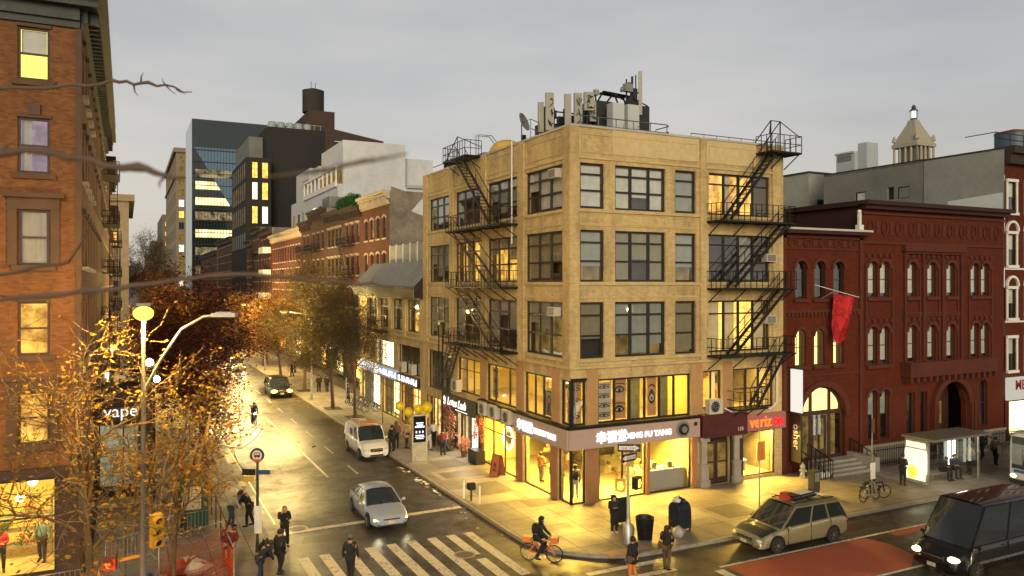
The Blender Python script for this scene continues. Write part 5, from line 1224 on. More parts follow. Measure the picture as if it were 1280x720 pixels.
frg = Fr((GX0, GY), (1, 0), (0, -1))
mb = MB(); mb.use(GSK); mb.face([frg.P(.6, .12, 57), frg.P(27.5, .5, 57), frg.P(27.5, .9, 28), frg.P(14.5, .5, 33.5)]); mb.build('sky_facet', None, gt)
LF = EM('office_floor_lit', (1, .82, .4), 1.9, .6, .35, (.45, .38, .16)); LF2 = EM('office_floor_dim', (.8, .6, .3), .5, .85, .5, (.03, .04, .04))
for z, mt, a, b in ((46.8, LF2, 1, 26), (42.8, LF, 1, 18), (37.5, LF, 1, 26), (32.5, LF2, 1, 26), (26.5, LF, 1, 27), (20.5, LF2, 1, 26), (14, LF2, 1, 26), (50.5, LF, 20, 27)):
 mb = MB(); mb.use(mt)
 for k in range(int(a), int(b)): mb.face([frg.P(k+.04, .16 if z < 45 else .55, z), frg.P(k+.96, .16 if z < 45 else .55, z), frg.P(k+.96, .16 if z < 45 else .55, z+2.7), frg.P(k+.04, .16 if z < 45 else .55, z+2.7)])
 mb.build('lit_floor', None, gt)
mb = MB(); mb.use(BLACK)
for k in range(29): mb.boxf(frg, k-.05, k+.05, .56, .66, 5, 57)
for k in range(13): mb.boxf(frg, 0, 28, .56, .62, 8+k*4, 8.25+k*4)
mb.build('mullion', None, gt)
tt = thing('old_tan_tower', 'tall tan stone tower with arched top windows left of the glass office', 'tower', (26, 420, 0)); TN = M('old_tan_stone', (.24, .19, .13), .85)
box_walls(tt, 20, 33, 374, 470, 0, 70, TN)
mb = MB(); mb.use(TN); mb.box(19, 33, 373, 471, 69, 71); mb.box(19.4, 33, 373.4, 471, 58, 58.8); mb.box(26, 33, 376, 400, 71, 76); mb.tube([(31.5, 378, 76), (31.5, 378, 82)], .3); mb.build('cornice', None, tt)
frt = Fr((20, 374), (1, 0), (0, -1)); frt2 = Fr((20, 374), (0, 1), (-1, 0))
far_windows(tt, frt, [(1.2, 3.2), (4.6, 6.6)], [(z, z+3) for z in range(10, 68, 5)], [GLOWW, GLOWH, GLOWD], p=.6, seed=7, fm=TN)
far_windows(tt, frt2, even(9, 96, 3.6), [(z, z+3) for z in range(20, 68, 8)], [GLOWD], p=.35, seed=3, fm=TN)
for i, (x0, x1, y0, y1, h, lb) in enumerate(((20, 30, 520, 600, 53, 'narrow distant tower block just left of the old tan one'), (20, 34, 740, 800, 48, 'distant mid-height block at the end of the street'), (20, 38, 955, 1020, 43, 'furthest and lowest distant block at the end of the street'))):
 t = thing('distant_building', lb, 'building', (x0+5, y0, 0), group='distant buildings at the end of the street'); box_walls(t, x0, x1, y0, y1, 0, h, M('distant_stone', (.17, .14, .11), .9))
 far_windows(t, Fr((x0, y0), (1, 0), (0, -1)), even(2, x1-x0, 2.4), [(z, z+2.5) for z in range(16, h-3, 6)], [GLOW, GLOWD], p=.5, seed=i)
# ------------------------------------------------------------------ left side: orange brick corner building
LCX = -1.5
ob = thing('orange_brick_corner_building', 'orange brick corner building with dark bracketed cornice and lit shop below', 'building', (-8, 45, 0))
fo = Fr((-17, BY), (1, 0), (0, -1)); fs = Fr((LCX, BY), (0, 1), (1, 0))
fz = [(18.3, 20.2), (14.95, 16.95), (11.65, 13.65), (8.4, 10.35), (5.2, 7.1)]
fc = [(1.2, 2.15), (4.2, 5.15), (7.2, 8.15), (10.2, 11.15), (13.55, 14.55)]
mb = MB(); mb.use(ORB); wall_openings(mb, fo, 0, 15.5, 4.2, 20.9, holes_grid(fc, fz), .25); mb.build('front_wall', None, ob)
sc_ = even(9, 25.4, 1.0, 1.0)
mb = MB(); mb.use(ORB); wall_openings(mb, fs, 0, 25.4, 0, 20.9, holes_grid(sc_, fz)+[(1.5, 8, .3, 3.2), (14, 20, .3, 3.2)], .25); mb.build('side_wall', None, ob)
mb = MB(); mb.use(ROOF); mb.face([(-17, BY, 20.7), (LCX, BY, 20.7), (LCX, 58, 20.7), (-17, 58, 20.7)]); mb.use(ORB); mb.face([(-17, 58, 0), (LCX, 58, 0), (LCX, 58, 20.9), (-17, 58, 20.9)]); mb.build('roof', None, ob)
BST = M('brownstone_trim', (.1, .055, .035), .8, var=.3, bmp=.3)
mb = MB(); mb.use(BST)
for i, (z0, z1) in enumerate(fz):
 for a, b in fc:
  mb.boxf(fo, a-.18, b+.18, 0, .12, z0-.2, z0-.003)
  if i in (2, 4): mb.boxf(fo, a-.45, b+.45, 0, .25, z1+.42, z1+.58); mb.boxf(fo, a-.3, b+.3, 0, .1, z1, z1+.42); mb.boxf(fo, a-.3, a-.02, 0, .08, z0, z1); mb.boxf(fo, b+.02, b+.3, 0, .08, z0, z1)
  else: mb.boxf(fo, a-.05, b+.05, 0, .06, z1, z1+.12)
  if i == 1: mb.boxf(fo, (a+b)/2-.2, (a+b)/2+.2, 0, .1, z1+.1, z1+.5)
mb.use(BST)
for i, (z0, z1) in enumerate(fz):
 for a, b in sc_: mb.boxf(fs, a-.15, b+.15, 0, .14, z1, z1+.24)
 mb.boxf(fs, 0, 25.4, 0, .08, z0-.55, z0-.4) if i in (2, 3) else None
 mb.boxf(fo, 15.35, 15.55, 0, .06, 4.2, 20.4) if i == 0 else None
mb.build('stone_trim', None, ob)
mb = MB(); mb.use(M('pale_sill', (.45, .42, .38), .7))
for i, (z0, z1) in enumerate(fz[:3]):
 for a, b in sc_[:4]: mb.boxf(fs, a-.1, b+.1, 0, .2, z0-.15, z0-.004)
mb.build('pale_sills', None, ob)
mb = MB(); mb.use(M('dark_teal_cornice', (.035, .045, .042), .6, var=.3))
for fr, a, b, e in ((fo, -.2, 15.5, 0), (fs, 0, 25.6, .9)):
 mb.boxf(fr, a, b, 0, .12, 20.1+.25, 20.6); mb.boxf(fr, a, b+.0, 0, .9, 21.35, 21.6); mb.boxf(fr, a, b, 0, .6, 21.05, 21.35); mb.boxf(fr, a, b, 0, .25, 20.6, 21.05)
 k = .2 if fr is fs else 99
 while k < b-.2: mb.boxf(fr, k, k+.16, .02, .62, 20.62, 21.05); k += .6
mb.box(LCX, LCX+.9, BY-.9, BY, 21.35, 21.598); mb.box(LCX, LCX+.6, BY-.6, BY, 21.05, 21.348)
mb.build('cornice', None, ob)
for i, (z0, z1) in enumerate(fz):
 for j, (a, b) in enumerate(fc):
  k = dict(rec=.1, cols=(1,), rows=(1, 1), fmat=BROWNF, ft=.09, mt=.07)
  if i == 0: window(ob, fo, a, b, z0, z1, back=EM('glow_lemon', (1, .85, .1), 1.6), blind=BLIND, drops=(.5,), **k)
  elif i == 1: window(ob, fo, a, b, z0, z1, back=EM('glow_mauve', (.6, .4, .55), .5, .5, 3), curtain=(CURT, [(.02, .4)]), **k)
  elif i == 2: window(ob, fo, a, b, z0, z1, back=DARKR, curtain=(CURT, [(.04, .96)]), **k)
  else: window(ob, fo, a, b, z0, z1, back=GLOW, **k)
 for j, (a, b) in enumerate(sc_): window(ob, fs, a, b, z0, z1, rec=.1, rows=(1, 1), fmat=BROWNF, back=[DARKR, DARKR, GLOWD][(i+j) % 3], blind=BLIND2 if j % 2 else None, drops=(.6,))
mb = MB(); mb.use(BROWNF); wall_openings(mb, fo, 0, 15.5, 0, 4.2, [(.6, 7.0, .5, 3.95), (7.4, 14.75, .5, 3.95)], .25); mb.boxf(fo, 0, 15.5, 0, .2, 4.0, 4.35); mb.build('shop_front', None, ob)
for a, b in ((.6, 7.0), (7.4, 14.75)): window(ob, fo, a, b, .5, 3.95, rec=.1, cols=(1, 1, 1, 1), rows=(1.5, 1), fmat=FRAME, ft=.07, mt=.07, glass=MATS['glass_clear'], name='shop_window')
mb = MB(); mb.use(WALLY); mb.box(-16.9, LCX-.3, 38.5, 38.6, .14, 4.1); mb.box(-16.9, LCX-.3, BY+.3, 38.5, 4.0, 4.1); mb.use(FLR); mb.box(-16.9, LCX-.3, BY+.25, 38.5, .13, .15); mb.box(LCX-.4, LCX-.3, BY+.3, 38.5, .14, 4.0); mb.build('room_shell', None, ob)
lamp('AREA', (-6, BY+2, 3.9), 900, (1, .6, .12), 8, (0, 0, 0), 2)
for x, z in ((-4.35, 3.4), (-3.5, 3.05), (-3.1, 3.6), (-5.5, 3.2)):
 t = thing('pendant_lamp', 'glowing glass pendant %s in the left shop' % {-4.35: 'second from the window edge', -3.5: 'hanging lowest', -3.1: 'nearest the brick pier', -5.5: 'furthest from the pier'}[x], 'lamp', (x, BY+1.2, z), group='pendants in the left shop')
 mb = MB(); mb.use(EM('pendant_glow', (1, .75, .3), 14)); mb.ball((x, BY+1.2, z), .16, 10); mb.build('globe', None, t); mb = MB(); mb.use(BLACK); mb.tube([(x, BY+1.2, z+.15), (x, BY+1.2, 4.0)], .012, 4); mb.build('cord', None, t)
t = thing('shelf_display', 'shelves of plants and red goods inside the left shop', 'shelf', (-5, 36, .14)); mb = MB(); mb.use(GREYM)
for z in (.6, 1.2, 1.8): mb.box(-8, -2.6, 36, 36.5, z, z+.05)
for x in (-8, -5.3, -2.7): mb.box(x, x+.06, 36, 36.5, .14, 2.4)
mb.build('shelf', None, t); mb = MB(); rr = random.Random(2)
for k in range(26): leaf_cloud(mb, (rr.uniform(-7.8, -2.9), 36.1, rr.choice((.85, 1.45, 2.1))), (.2, .2, .25), 40, .07, rr, GRN[:2]+[M('red_goods', (.5, .05, .03), .5)])
mb.build('goods', None, t)
vk = thing('vape_shop_extension', 'dark glazed shop extension with white vape lettering behind the bare tree', 'kiosk', (0, 46, 0)); fv = Fr((-1.45, 44), (1, 0), (0, -1)); fv2 = Fr((1.25, 44), (0, 1), (1, 0))
mb = MB(); mb.use(IRONR); wall_openings(mb, fv, 0, 2.7, .13, 5.2, [(.25, 2.45, .7, 3.9)], .15); wall_openings(mb, fv2, 0, 6, .13, 5.2, [(.4, 5.6, .7, 3.9)], .15); mb.boxf(fv, 0, 2.7, -6, .15, 5.2, 5.35); mb.build('frame', None, vk)
window(vk, fv, .25, 2.45, .7, 3.9, rec=.08, cols=(1, 1), rows=(1, 1), fmat=FRAME, back=EM('vape_glow', (.45, .48, .3), .6, .6, 3), depth=.6, name='shop_window'); window(vk, fv2, .4, 5.6, .7, 3.9, rec=.08, cols=(1, 1, 1), rows=(1,), fmat=FRAME, back=GLOWD, depth=.6, name='shop_window')
text('vape', .85, vk, 'lettering', EM('vape_letters', (.95, 1, .85), 1), fv, .45, .05, 4.25, .02)
side_building('dark tenement with a heavy bracketed cornice behind the orange corner building', 58.1, 76, 23.5, RB3, 6, [(5, 7), (8.6, 10.6), (12, 14), (15.5, 17.5), (19, 21)], x=LCX, left=True, group='tenements on the left of the side street', name='tenement', fire=2, seed=21, depth=14)
side_building('second tenement on the left with jutting black cornice and fire escapes', 76.1, 96, 22, RB2, 6, [(5, 7), (8.6, 10.6), (12, 14), (15.5, 17.5)], x=LCX, left=True, group='tenements on the left of the side street', name='tenement', fire=4, seed=22, depth=14)
side_building('third tenement on the left with a lit window over its fire escape', 96.1, 118, 19.5, RB3, 7, [(5, 7), (8.6, 10.6), (12, 14), (15.5, 17.5)], x=LCX, left=True, group='tenements on the left of the side street', name='tenement', fire=2, seed=23, depth=14)
t = thing('pale_stone_block', 'pale tan stone block with one lit window at the left end of the street view', 'building', (-8, 160, 0)); box_walls(t, -18, .5, 150, 190, 0, 26, TN)
mb = MB(); mb.use(TN); mb.box(-18, 1.4, 149.2, 190, 25.2, 26.3); mb.box(-18, .8, 149.7, 190, 14, 14.5); mb.build('cornice', None, t)
far_windows(t, Fr((-18, 150), (1, 0), (0, -1)), [(15.2, 16.8), (12, 13.6)], [(22, 24), (17.5, 19.8), (9, 11.3)], [GLOW], p=.5, seed=6)
for y0, y1, g_, lb in ((59, 67, W3, 'yellow lit shop front just beyond the vape extension'), (67.5, 76, W1, 'white lit shop front on the left pavement'), (77, 90, W2, 'amber lit shop front on the left further along'), (96.3, 108, W1, 'pale lit shop front on the far left of the street')):
 shop_front(y0, y1, lb, g_, SB1 if g_ is W1 else SB2, x=LCX+.02, left=True)
side_building('distant terrace closing the left of the street', 191, 260, 18, RB3, 10, [(6, 8), (10, 12), (14, 16)], x=LCX-2, left=True, seed=29, group='tenements on the left of the side street', name='tenement', ww=2, lit=.3, depth=12)
# ------------------------------------------------------------------ right side: red halls
def hall_wall(t, fr, L, h, holes):
 mb = MB(); mb.use(REDB); wall_openings(mb, fr, 0, L, 0, h, holes, .35); mb.build('front_wall', None, t)
h1 = thing('small_red_hall', 'smaller dark red brick hall with a lit round-arched entrance next to the tan building', 'building', (36.6, 38, 0)); f1 = Fr((33.4, BY), (1, 0), (0, -1)); L1 = 6.5
u3 = [(1.03, 1.95), (2.55, 3.45), (4.12, 5.02)]
ho = [(a, b, 10.1, 12.3, 'arch') for a, b in u3]+[(a, b, 6.2, 8.35, 'arch') for a, b in u3]+[(1.4, 5.1, .7, 4.95, 'arch')]
hall_wall(h1, f1, L1, 14.05, ho)
mb = MB(); mb.use(REDS)
for a, b in u3:
 for z in (12.3, 8.35): ribbon_arch(mb, f1, a, b, z-(b-a)/2, .18, 0, .09)
 for z in (10.1, 6.2): mb.boxf(f1, a-.15, b+.15, 0, .16, z-.2, z-.003)
ribbon_arch(mb, f1, 1.4, 5.1, 4.95-1.85, .35, 0, .12, n=16)
mb.boxf(f1, 0, L1, 0, .1, 9.3, 9.45); mb.boxf(f1, 0, L1, 0, .07, 5.6, 5.72); mb.boxf(f1, 0, L1, 0, .07, 12.95, 13.05); mb.boxf(f1, 0, L1, 0, .12, 13.6, 13.75)
for k in range(21): mb.boxf(f1, .1+k*.3, .25+k*.3, 0, .1, 9.08, 9.3)
for k in range(5):
 c = .75+k*1.22
 for q in range(12): a = 2*math.pi*q/12; a2 = 2*math.pi*(q+1)/12; mb.bar(f1.P(c+.28*math.cos(a), .03, 13.33+.22*math.sin(a)), f1.P(c+.28*math.cos(a2), .03, 13.33+.22*math.sin(a2)), .07)
 if k < 4: mb.boxf(f1, c+.42, c+.8, 0, .05, 13.15, 13.5)
mb.boxf(f1, -.0, .25, 0, .12, .13, 14.0); mb.boxf(f1, L1-.25, L1, 0, .12, .13, 14.0)
mb.build('terracotta_trim', None, h1)
mb = MB(); mb.use(REDD); mb.boxf(f1, -.1, L1+.25, 0, .55, 13.85, 14.05); mb.use(M('pale_gutter', (.5, .48, .44), .6)); mb.boxf(f1, -.15, L1+.3, 0, .62, 14.051, 14.17); mb.build('cornice', None, h1)
mb = MB(); mb.use(ROOF); mb.face([(33.4, BY, 13.9), (39.9, BY, 13.9), (39.9, 48, 13.9), (33.4, 48, 13.9)]); mb.build('roof', None, h1)
for i, (a, b) in enumerate(u3):
 window(h1, f1, a, b, 10.1, 12.3, rec=.2, rows=(1, 1), fmat=FRAME, arch=True, back=DARKR); window(h1, f1, a, b, 6.2, 8.35, rec=.2, rows=(1, 1), fmat=BROWNF, arch=True, back=EM('hall_glow', (1, .72, .22), 2.2), blind=BLIND if i == 2 else None, drops=(.4,))
ew = window(h1, f1, 1.4, 5.1, .7, 4.95, rec=.25, cols=(1, 1.6, 1), rows=(1.6, .08, .9), fmat=BROWNF, arch=True, ft=.12, mt=.12, back=None, name='entrance_window')
mb = MB(); mb.use(MATS['hall_glow']); mb.box(-.0, 3.7, .3, .32, 2.75, 4.2); mb.use(GLOWD); mb.box(0, 3.7, .5, .52, -.5, 2.7); mb.build('lobby', None, ew, local=True)
d = MB(); d.use(BROWNF); d.box(1.25, 2.45, .03, .1, 0.02, .5); d.box(1.25, 1.4, .03, .1, .5, 2.5); d.box(2.3, 2.45, .03, .1, .5, 2.5); d.box(1.8, 1.9, .03, .1, .5, 2.5); d.box(1.4, 2.3, .03, .1, 2.3, 2.5); d.build('door', None, ew, local=True)
lamp('AREA', (36.6, BY+1.6, 4.2), 60, (1, .7, .3), 2, (R(-30), 0, 0), .5)
st = thing('entrance_steps', 'grey stone steps with black handrails leading up to the small red hall', 'steps', (37, 31.5, SW)); mb = MB(); mb.use(CON)
for k in range(4): mb.box(35.4, 38.6, BY-.4-.35*(4-k), BY-.02, SW+.145*k+.001*k, SW+.145*(k+1))
mb.build('treads', None, st) if False else mb.build('tread', None, st)
mb = MB(); mb.use(CON); mb.box(38.62, 39.0, BY-2.0, BY-.02, SW, .95); mb.build('cheek_wall', None, st)
mb = MB(); mb.use(IRON)
for x in (35.3, 38.8, 34.2):
 mb.bar((x, BY-1.9, SW+.95), (x, BY-.1, SW+1.6), .05)
 for k in range(7): mb.bar((x, BY-1.9+.3*k, SW), (x, BY-1.9+.3*k, SW+.97+.108*k), .035)
for k in range(6): mb.bar((34.2+.18*k, BY-1.9, SW), (34.2+.18*k, BY-1.9, SW+1.0), .035)
mb.bar((34.2, BY-1.9, SW+1), (35.3, BY-1.9, SW+1), .05)
mb.build('handrail', None, st)
h2 = thing('large_red_hall', 'larger dark red brick hall with arched windows, balcony and deep porch', 'building', (47, 40, 0)); f2 = Fr((39.9, BY), (1, 0), (0, -1)); L2 = 14.1
pr = [(.58, 1.42), (1.66, 2.5)]; sg3 = [(4.2, 5.05), (6.1, 6.95), (8.0, 8.85)]; pr2 = [(10.5, 11.35), (11.6, 12.45)]
allc = pr+sg3+pr2
ho = [(a, b, 10.15, 12.35, 'arch') for a, b in allc]+[(a, b, 6.0, 8.35, 'arch') for a, b in allc]+[(a, b, 1.4, 4.45, 'arch') for a, b in pr]+[(4.1, 4.9, 1.2, 4.1), (5.4, 6.1, 1.2, 4.1), (6.8, 10.0, .5, 4.6, 'arch'), (11.4, 12.3, 1.4, 4.5, 'arch')]
hall_wall(h2, f2, L2, 15.9, ho)
mb = MB(); mb.use(REDD); mb.face([(39.9, BY, 0), (39.9, 50, 0), (39.9, 50, 15.9), (39.9, BY, 15.9)]); mb.face([(54, BY, 0), (54, 50, 0), (54, 50, 15.9), (54, BY, 15.9)]); mb.build('side_wall', None, h2)
mb = MB(); mb.use(ROOF); mb.face([(39.9, BY, 15.8), (54, BY, 15.8), (54, 50, 15.8), (39.9, 50, 15.8)]); mb.build('roof', None, h2)
mb = MB(); mb.use(REDD); mb.boxf(f2, -.3, L2+.2, 0, .7, 15.75, 16.0); mb.boxf(f2, -.1, L2, 0, .45, 15.5, 15.75); mb.box(39.6, 39.88, BY, 50, 15.7, 16.0); mb.build('cornice', None, h2)
mb = MB(); mb.use(REDS)
for a, b in allc:
 for z in (12.35, 8.35): ribbon_arch(mb, f2, a, b, z-(b-a)/2, .2, 0, .1)
for g0, g1 in ((.4, 2.7), (4.0, 5.25), (5.9, 7.15), (7.8, 9.05), (10.3, 12.65)):
 for z in (10.15, 6.0): mb.boxf(f2, g0, g1, 0, .18, z-.22, z-.003)
 for z in (12.35, 8.35):
  n_ = int((g1-g0)/.55)
  for k in range(n_+1): mb.boxf(f2, g0+k*(g1-g0-.2)/max(1, n_), g0+.2+k*(g1-g0-.2)/max(1, n_), 0, .12, z+.25, z+.45)
 for x in (g0-.12, g1-.02): mb.boxf(f2, x, x+.14, 0, .09, 6.0, 12.2)
for a, b in pr: ribbon_arch(mb, f2, a, b, 4.45-(b-a)/2, .2, 0, .1)
ribbon_arch(mb, f2, 6.8, 10.0, 4.6-1.6, .4, 0, .3, n=16)
for x in (6.35, 6.6, 10.1, 10.4): mb.boxf(f2, x, x+.18, 0, .35, .9, 3.2)
mb.boxf(f2, 0, L2, 0, .1, 13.4, 13.55); mb.boxf(f2, 0, L2, 0, .12, 15.2, 15.35); mb.boxf(f2, 3.6, 9.6, 0, .35, 13.0, 13.4); mb.boxf(f2, 3.75, 9.45, 0, .2, 12.85, 13.0)
for x in (3.75, 5.5, 7.4, 9.3): mb.boxf(f2, x, x+.16, 0, .16, 6.1, 12.85)
for z in (9.2, 9.35): mb.boxf(f2, 3.8, 9.4, 0, .08, z-.3, z-.2)
for k in range(11):
 c = .8+k*1.25
 for q in range(12): a = 2*math.pi*q/12; a2 = 2*math.pi*(q+1)/12; mb.bar(f2.P(c+.24*math.cos(a), .03, 14.4+.42*math.sin(a)), f2.P(c+.24*math.cos(a2), .03, 14.4+.42*math.sin(a2)), .09)
 mb.boxf(f2, c+.45, c+.8, 0, .04, 14.0, 14.8)
 if c+.8 < 99: mb.boxf(f2, c+.5, c+.75, .04, .06, 14.1, 14.7)
mb.build('terracotta_trim', None, h2)
mb = MB(); mb.use(REDS); mb.boxf(f2, 3.5, 12.2, 0, .75, 5.15, 5.35); mb.boxf(f2, 3.5, 12.2, .6, .75, 5.35, 6.05); mb.boxf(f2, 3.5, 3.65, 0, .6, 5.35, 6.05)
for k in range(15): mb.boxf(f2, 3.6+k*.6, 3.8+k*.6, .02, .7, 4.8, 5.15)
mb.build('balcony', None, h2)
mb = MB(); mb.use(STONE); mb.boxf(f2, 0, 6.2, 0, .12, .13, 1.0); mb.boxf(f2, 10.6, L2, 0, .12, .13, 1.0); mb.boxf(f2, 0, 6.2, 0, .18, 1.0, 1.12); mb.boxf(f2, 10.6, L2, 0, .18, 1.0, 1.12); mb.build('stone_base', None, h2)
for a, b in allc:
 window(h2, f2, a, b, 10.15, 12.35, rec=.2, rows=(1, 1), fmat=BROWNF, arch=True, back=DARKR, blind=BLIND, drops=(.9,)); window(h2, f2, a, b, 6.0, 8.35, rec=.2, rows=(1, 1), fmat=BROWNF, arch=True, back=DARKR, blind=BLIND, drops=(.9,))
for a, b in pr: window(h2, f2, a, b, 1.4, 4.45, rec=.2, rows=(1, 1), fmat=BROWNF, arch=True, back=DARKR, blind=BLIND2, drops=(.5,))
window(h2, f2, 11.4, 12.3, 1.4, 4.5, rec=.2, rows=(1, 1), fmat=BROWNF, arch=True, back=DARKR); window(h2, f2, 4.1, 4.9, 1.2, 4.1, rec=.2, fmat=BROWNF, back=DARKR); window(h2, f2, 5.4, 6.1, 1.2, 4.1, rec=.2, fmat=BROWNF, back=DARKR)
mb = MB(); mb.use(REDD); mb.boxf(f2, 6.8, 10.0, -1.3, -1.25, .1, 4.6); mb.use(BROWNF); mb.boxf(f2, 7.5, 8.35, -1.24, -1.18, .6, 3.3); mb.boxf(f2, 8.45, 9.3, -1.24, -1.18, .6, 3.3); mb.use(GLOWD); mb.boxf(f2, 7.65, 8.2, -1.17, -1.16, 1.6, 3.1); mb.boxf(f2, 8.6, 9.15, -1.17, -1.16, 1.6, 3.1); mb.build('porch_door', None, h2)
t = thing('iron_fence', 'black spiked iron fence along the stone base of the large red hall', 'fence', (43, 31.2, SW)); mb = MB(); mb.use(IRON)
for (x0, x1) in ((39.2, 45.6), (50.5, 53.8)):
 for z in (.35, 1.15): mb.bar((x0, 31.3, z), (x1, 31.3, z), .045)
 k = x0
 while k < x1: mb.bar((k, 31.3, SW), (k, 31.3, 1.35), .03); k += .16
mb.build('bars', None, t) if False else mb.build('pickets', None, t)
t = thing('porch_steps', 'stone steps and low iron rail in front of the deep porch', 'steps', (48.4, 31.5, SW)); mb = MB(); mb.use(CON)
for k in range(3): mb.box(46.8, 50.0, BY-.35-.35*(3-k), BY-.02, SW+.14*k+.001*k, SW+.14*(k+1))
mb.build('tread', None, t)
for x in (46.7, 50.1): mb = MB(); mb.use(IRON); mb.bar((x, BY-1.6, 1.0), (x, BY-.1, 1.4), .05); [mb.bar((x, BY-1.6+.3*k, SW), (x, BY-1.6+.3*k, 1.0+.08*k), .03) for k in range(6)]; mb.build('handrail', None, t)
t = thing('red_flag', 'red flag hanging from a pole on the small red hall', 'flag', (38.0, BY-.2, 9.2)); mb = MB(); mb.use(GALV); mb.tube([(36.0, BY, 10.9), (37.8, BY-1.5, 10.2)], .03); mb.tube([(36.3, BY, 10.0), (36.8, BY-.7, 10.55)], .02); mb.ball((37.8, BY-1.5, 10.2), .07); mb.build('pole', None, t)
m_, nt_, b_, o_ = nodes_of('flag_red'); v_ = coord(nt_); nz = noise(nt_, v_, 1.6, 3); nt_.links.new(ramp(nt_, nz, [(.44, (.5, .012, .014)), (.5, (.2, .004, .006)), (.56, (.5, .014, .016))]), b_.inputs['Base Color']); b_.inputs['Roughness'].default_value = .8
mb = MB(); mb.use(m_); n = 14; mm = 10; vs_ = []
for j in range(mm+1):
 for k in range(n+1):
  s_ = k/n; q = j/mm; x = 36.85+.85*s_-.62*q*s_-.15*q+.12*math.sin(6*q)*q; y = BY-.65-.75*s_+.1*math.sin(7*s_+4*q); z = 10.45-.3*s_-q*(2.2+.7*math.sin(2.6*s_+.6))
  vs_.append((x, y, z))
mb.mesh(vs_, [(j*(n+1)+k, j*(n+1)+k+1, (j+1)*(n+1)+k+1, (j+1)*(n+1)+k) for j in range(mm) for k in range(n)], True); mb.build('cloth', None, t)
tn = thing('white_trimmed_tenement', 'dark red tenement with white ornamental window surrounds at the right edge', 'building', (60, 42, 0)); f3 = Fr((54.1, BY), (1, 0), (0, -1))
c3 = [(.3+2.05*k, 1.25+2.05*k) for k in range(6)]; r3 = [(16.4, 18.6), (12.9, 15.0), (9.9, 12.0), (6.6, 8.8)]
r3 = [(15.9, 18.0), (12.25, 14.4), (8.6, 10.6), (5.0, 7.2)]
mb = MB(); mb.use(REDB); wall_openings(mb, f3, 0, 13, 0, 20.4, holes_grid(c3, r3)+[(.5, 12, .4, 2.85)], .25); mb.build('front_wall', None, tn)
mb = MB(); mb.use(WHITE)
for i, (z0, z1) in enumerate(r3):
 for a, b in c3:
  mb.boxf(f3, a-.16, b+.16, 0, .16, z0-.2, z0-.003); mb.boxf(f3, a-.16, a, 0, .07, z0, z1); mb.boxf(f3, b, b+.16, 0, .07, z0, z1); mb.boxf(f3, a-.16, b+.16, 0, .12, z1, z1+.2)
  if i in (1, 2): ribbon_arch(mb, f3, a-.1, b+.1, z1+.2, .16, 0, .14)
 if i in (1, 2): mb.boxf(f3, 0, 13, 0, .06, z0-.32, z0-.2)
mb.build('white_surround', None, tn)
mb = MB(); mb.use(IRONR); mb.boxf(f3, 0, 13, 0, .7, 19.9, 20.4); mb.boxf(f3, 0, 13, 0, .4, 19.2, 19.9); mb.build('cornice', None, tn)
for i, (z0, z1) in enumerate(r3):
 for a, b in c3: window(tn, f3, a, b, z0, z1, rec=.12, rows=(1, 1), fmat=FRAME, back=DARKR, blind=BLIND, drops=(.5,))
window(tn, f3, .5, 12, .4, 2.85, rec=.1, cols=(1, 1, 1, 1), rows=(1,), fmat=FRAME, glass=MATS['glass_clear'], back=EM('butcher_glow', (1, .8, .35), 4, .2, 1.2), depth=1, name='shop_window')
XW = 54.05
mb = MB(); mb.use(GREYW); fW = Fr((XW, BY), (0, 1), (-1, 0))
wall_openings(mb, fW, 0, 6.0, 12, 20.25, [], .2); mb.build('grey_side_wall', None, tn)
mb = MB(); mb.use(GREYD); wall_openings(mb, Fr((XW+.05, BY), (0, 1), (-1, 0)), 6.0, 15.4, 12, 20.3, [(7.2, 8.3, 17.6, 18.5), (8.6, 9.2, 17.6, 18.6), (11.2, 12.2, 17.6, 18.5)], .2); mb.build('grey_rear_wall', None, tn)
for a, b, bl in ((7.2, 8.3, None), (11.2, 12.2, BLIND)): window(tn, Fr((XW+.05, BY), (0, 1), (-1, 0)), a, b, 17.6, 18.5, rec=.1, fmat=FRAME, back=DARKR, blind=bl, drops=(1.,))
mb = MB(); mb.use(PATCH); mb.face([fW.P(.1, .004, 14), fW.P(4.1, .004, 14), fW.P(4.1, .004, 17.0), fW.P(.1, .004, 17.25)]); mb.build('paint_patch', None, tn)
mb = MB(); mb.use(IRONR); mb.boxf(fW, 0, 6.0, -.1, .05, 20.25, 20.36); mb.boxf(fW, 6.0, 15.4, -.15, .0, 20.3, 20.4); mb.build('coping', None, tn)
mb = MB(); mb.use(ROOF); mb.face([(XW, BY, 20.2), (67, BY, 20.2), (67, 48, 20.2), (XW, 48, 20.2)]); mb.use(GREYD); mb.face([(XW, 48.05, 0), (67, 48.05, 0), (67, 48.05, 20.3), (XW, 48.05, 20.3)]); mb.build('roof', None, tn)
ms = thing('butcher_sign', 'cream fascia sign with dark red MEA lettering at the right edge', 'sign', (57, BY-.2, 2.9)); mb = MB(); mb.use(EM('sign_cream_lit', (.9, .82, .68), .5)); mb.boxf(f3, .02, 8, .02, .25, 2.95, 4.5); mb.build('panel', None, ms)
text('MEAT', .95, ms, 'lettering', M('sign_dark_red', (.3, .015, .015), .5), f3, .75, .26, 3.65, .01, bold=.02); text('J.', .5, ms, 'lettering', MATS['sign_dark_red'], f3, 1.8, .26, 3.08, .01)
t = thing('rooftop_railing', 'thin black railing on the roof corner of the white-trimmed tenement', 'railing', (56, BY, 20.4)); mb = MB(); mb.use(IRON)
for z in (21.4, 21.0): mb.tube([(53.6, BY+.3, z), (60, BY+.3, z)], .03)
for k in range(5): mb.tube([(53.6+1.6*k, BY+.3, 20.36), (53.6+1.6*k, BY+.3, 21.4)], .03)
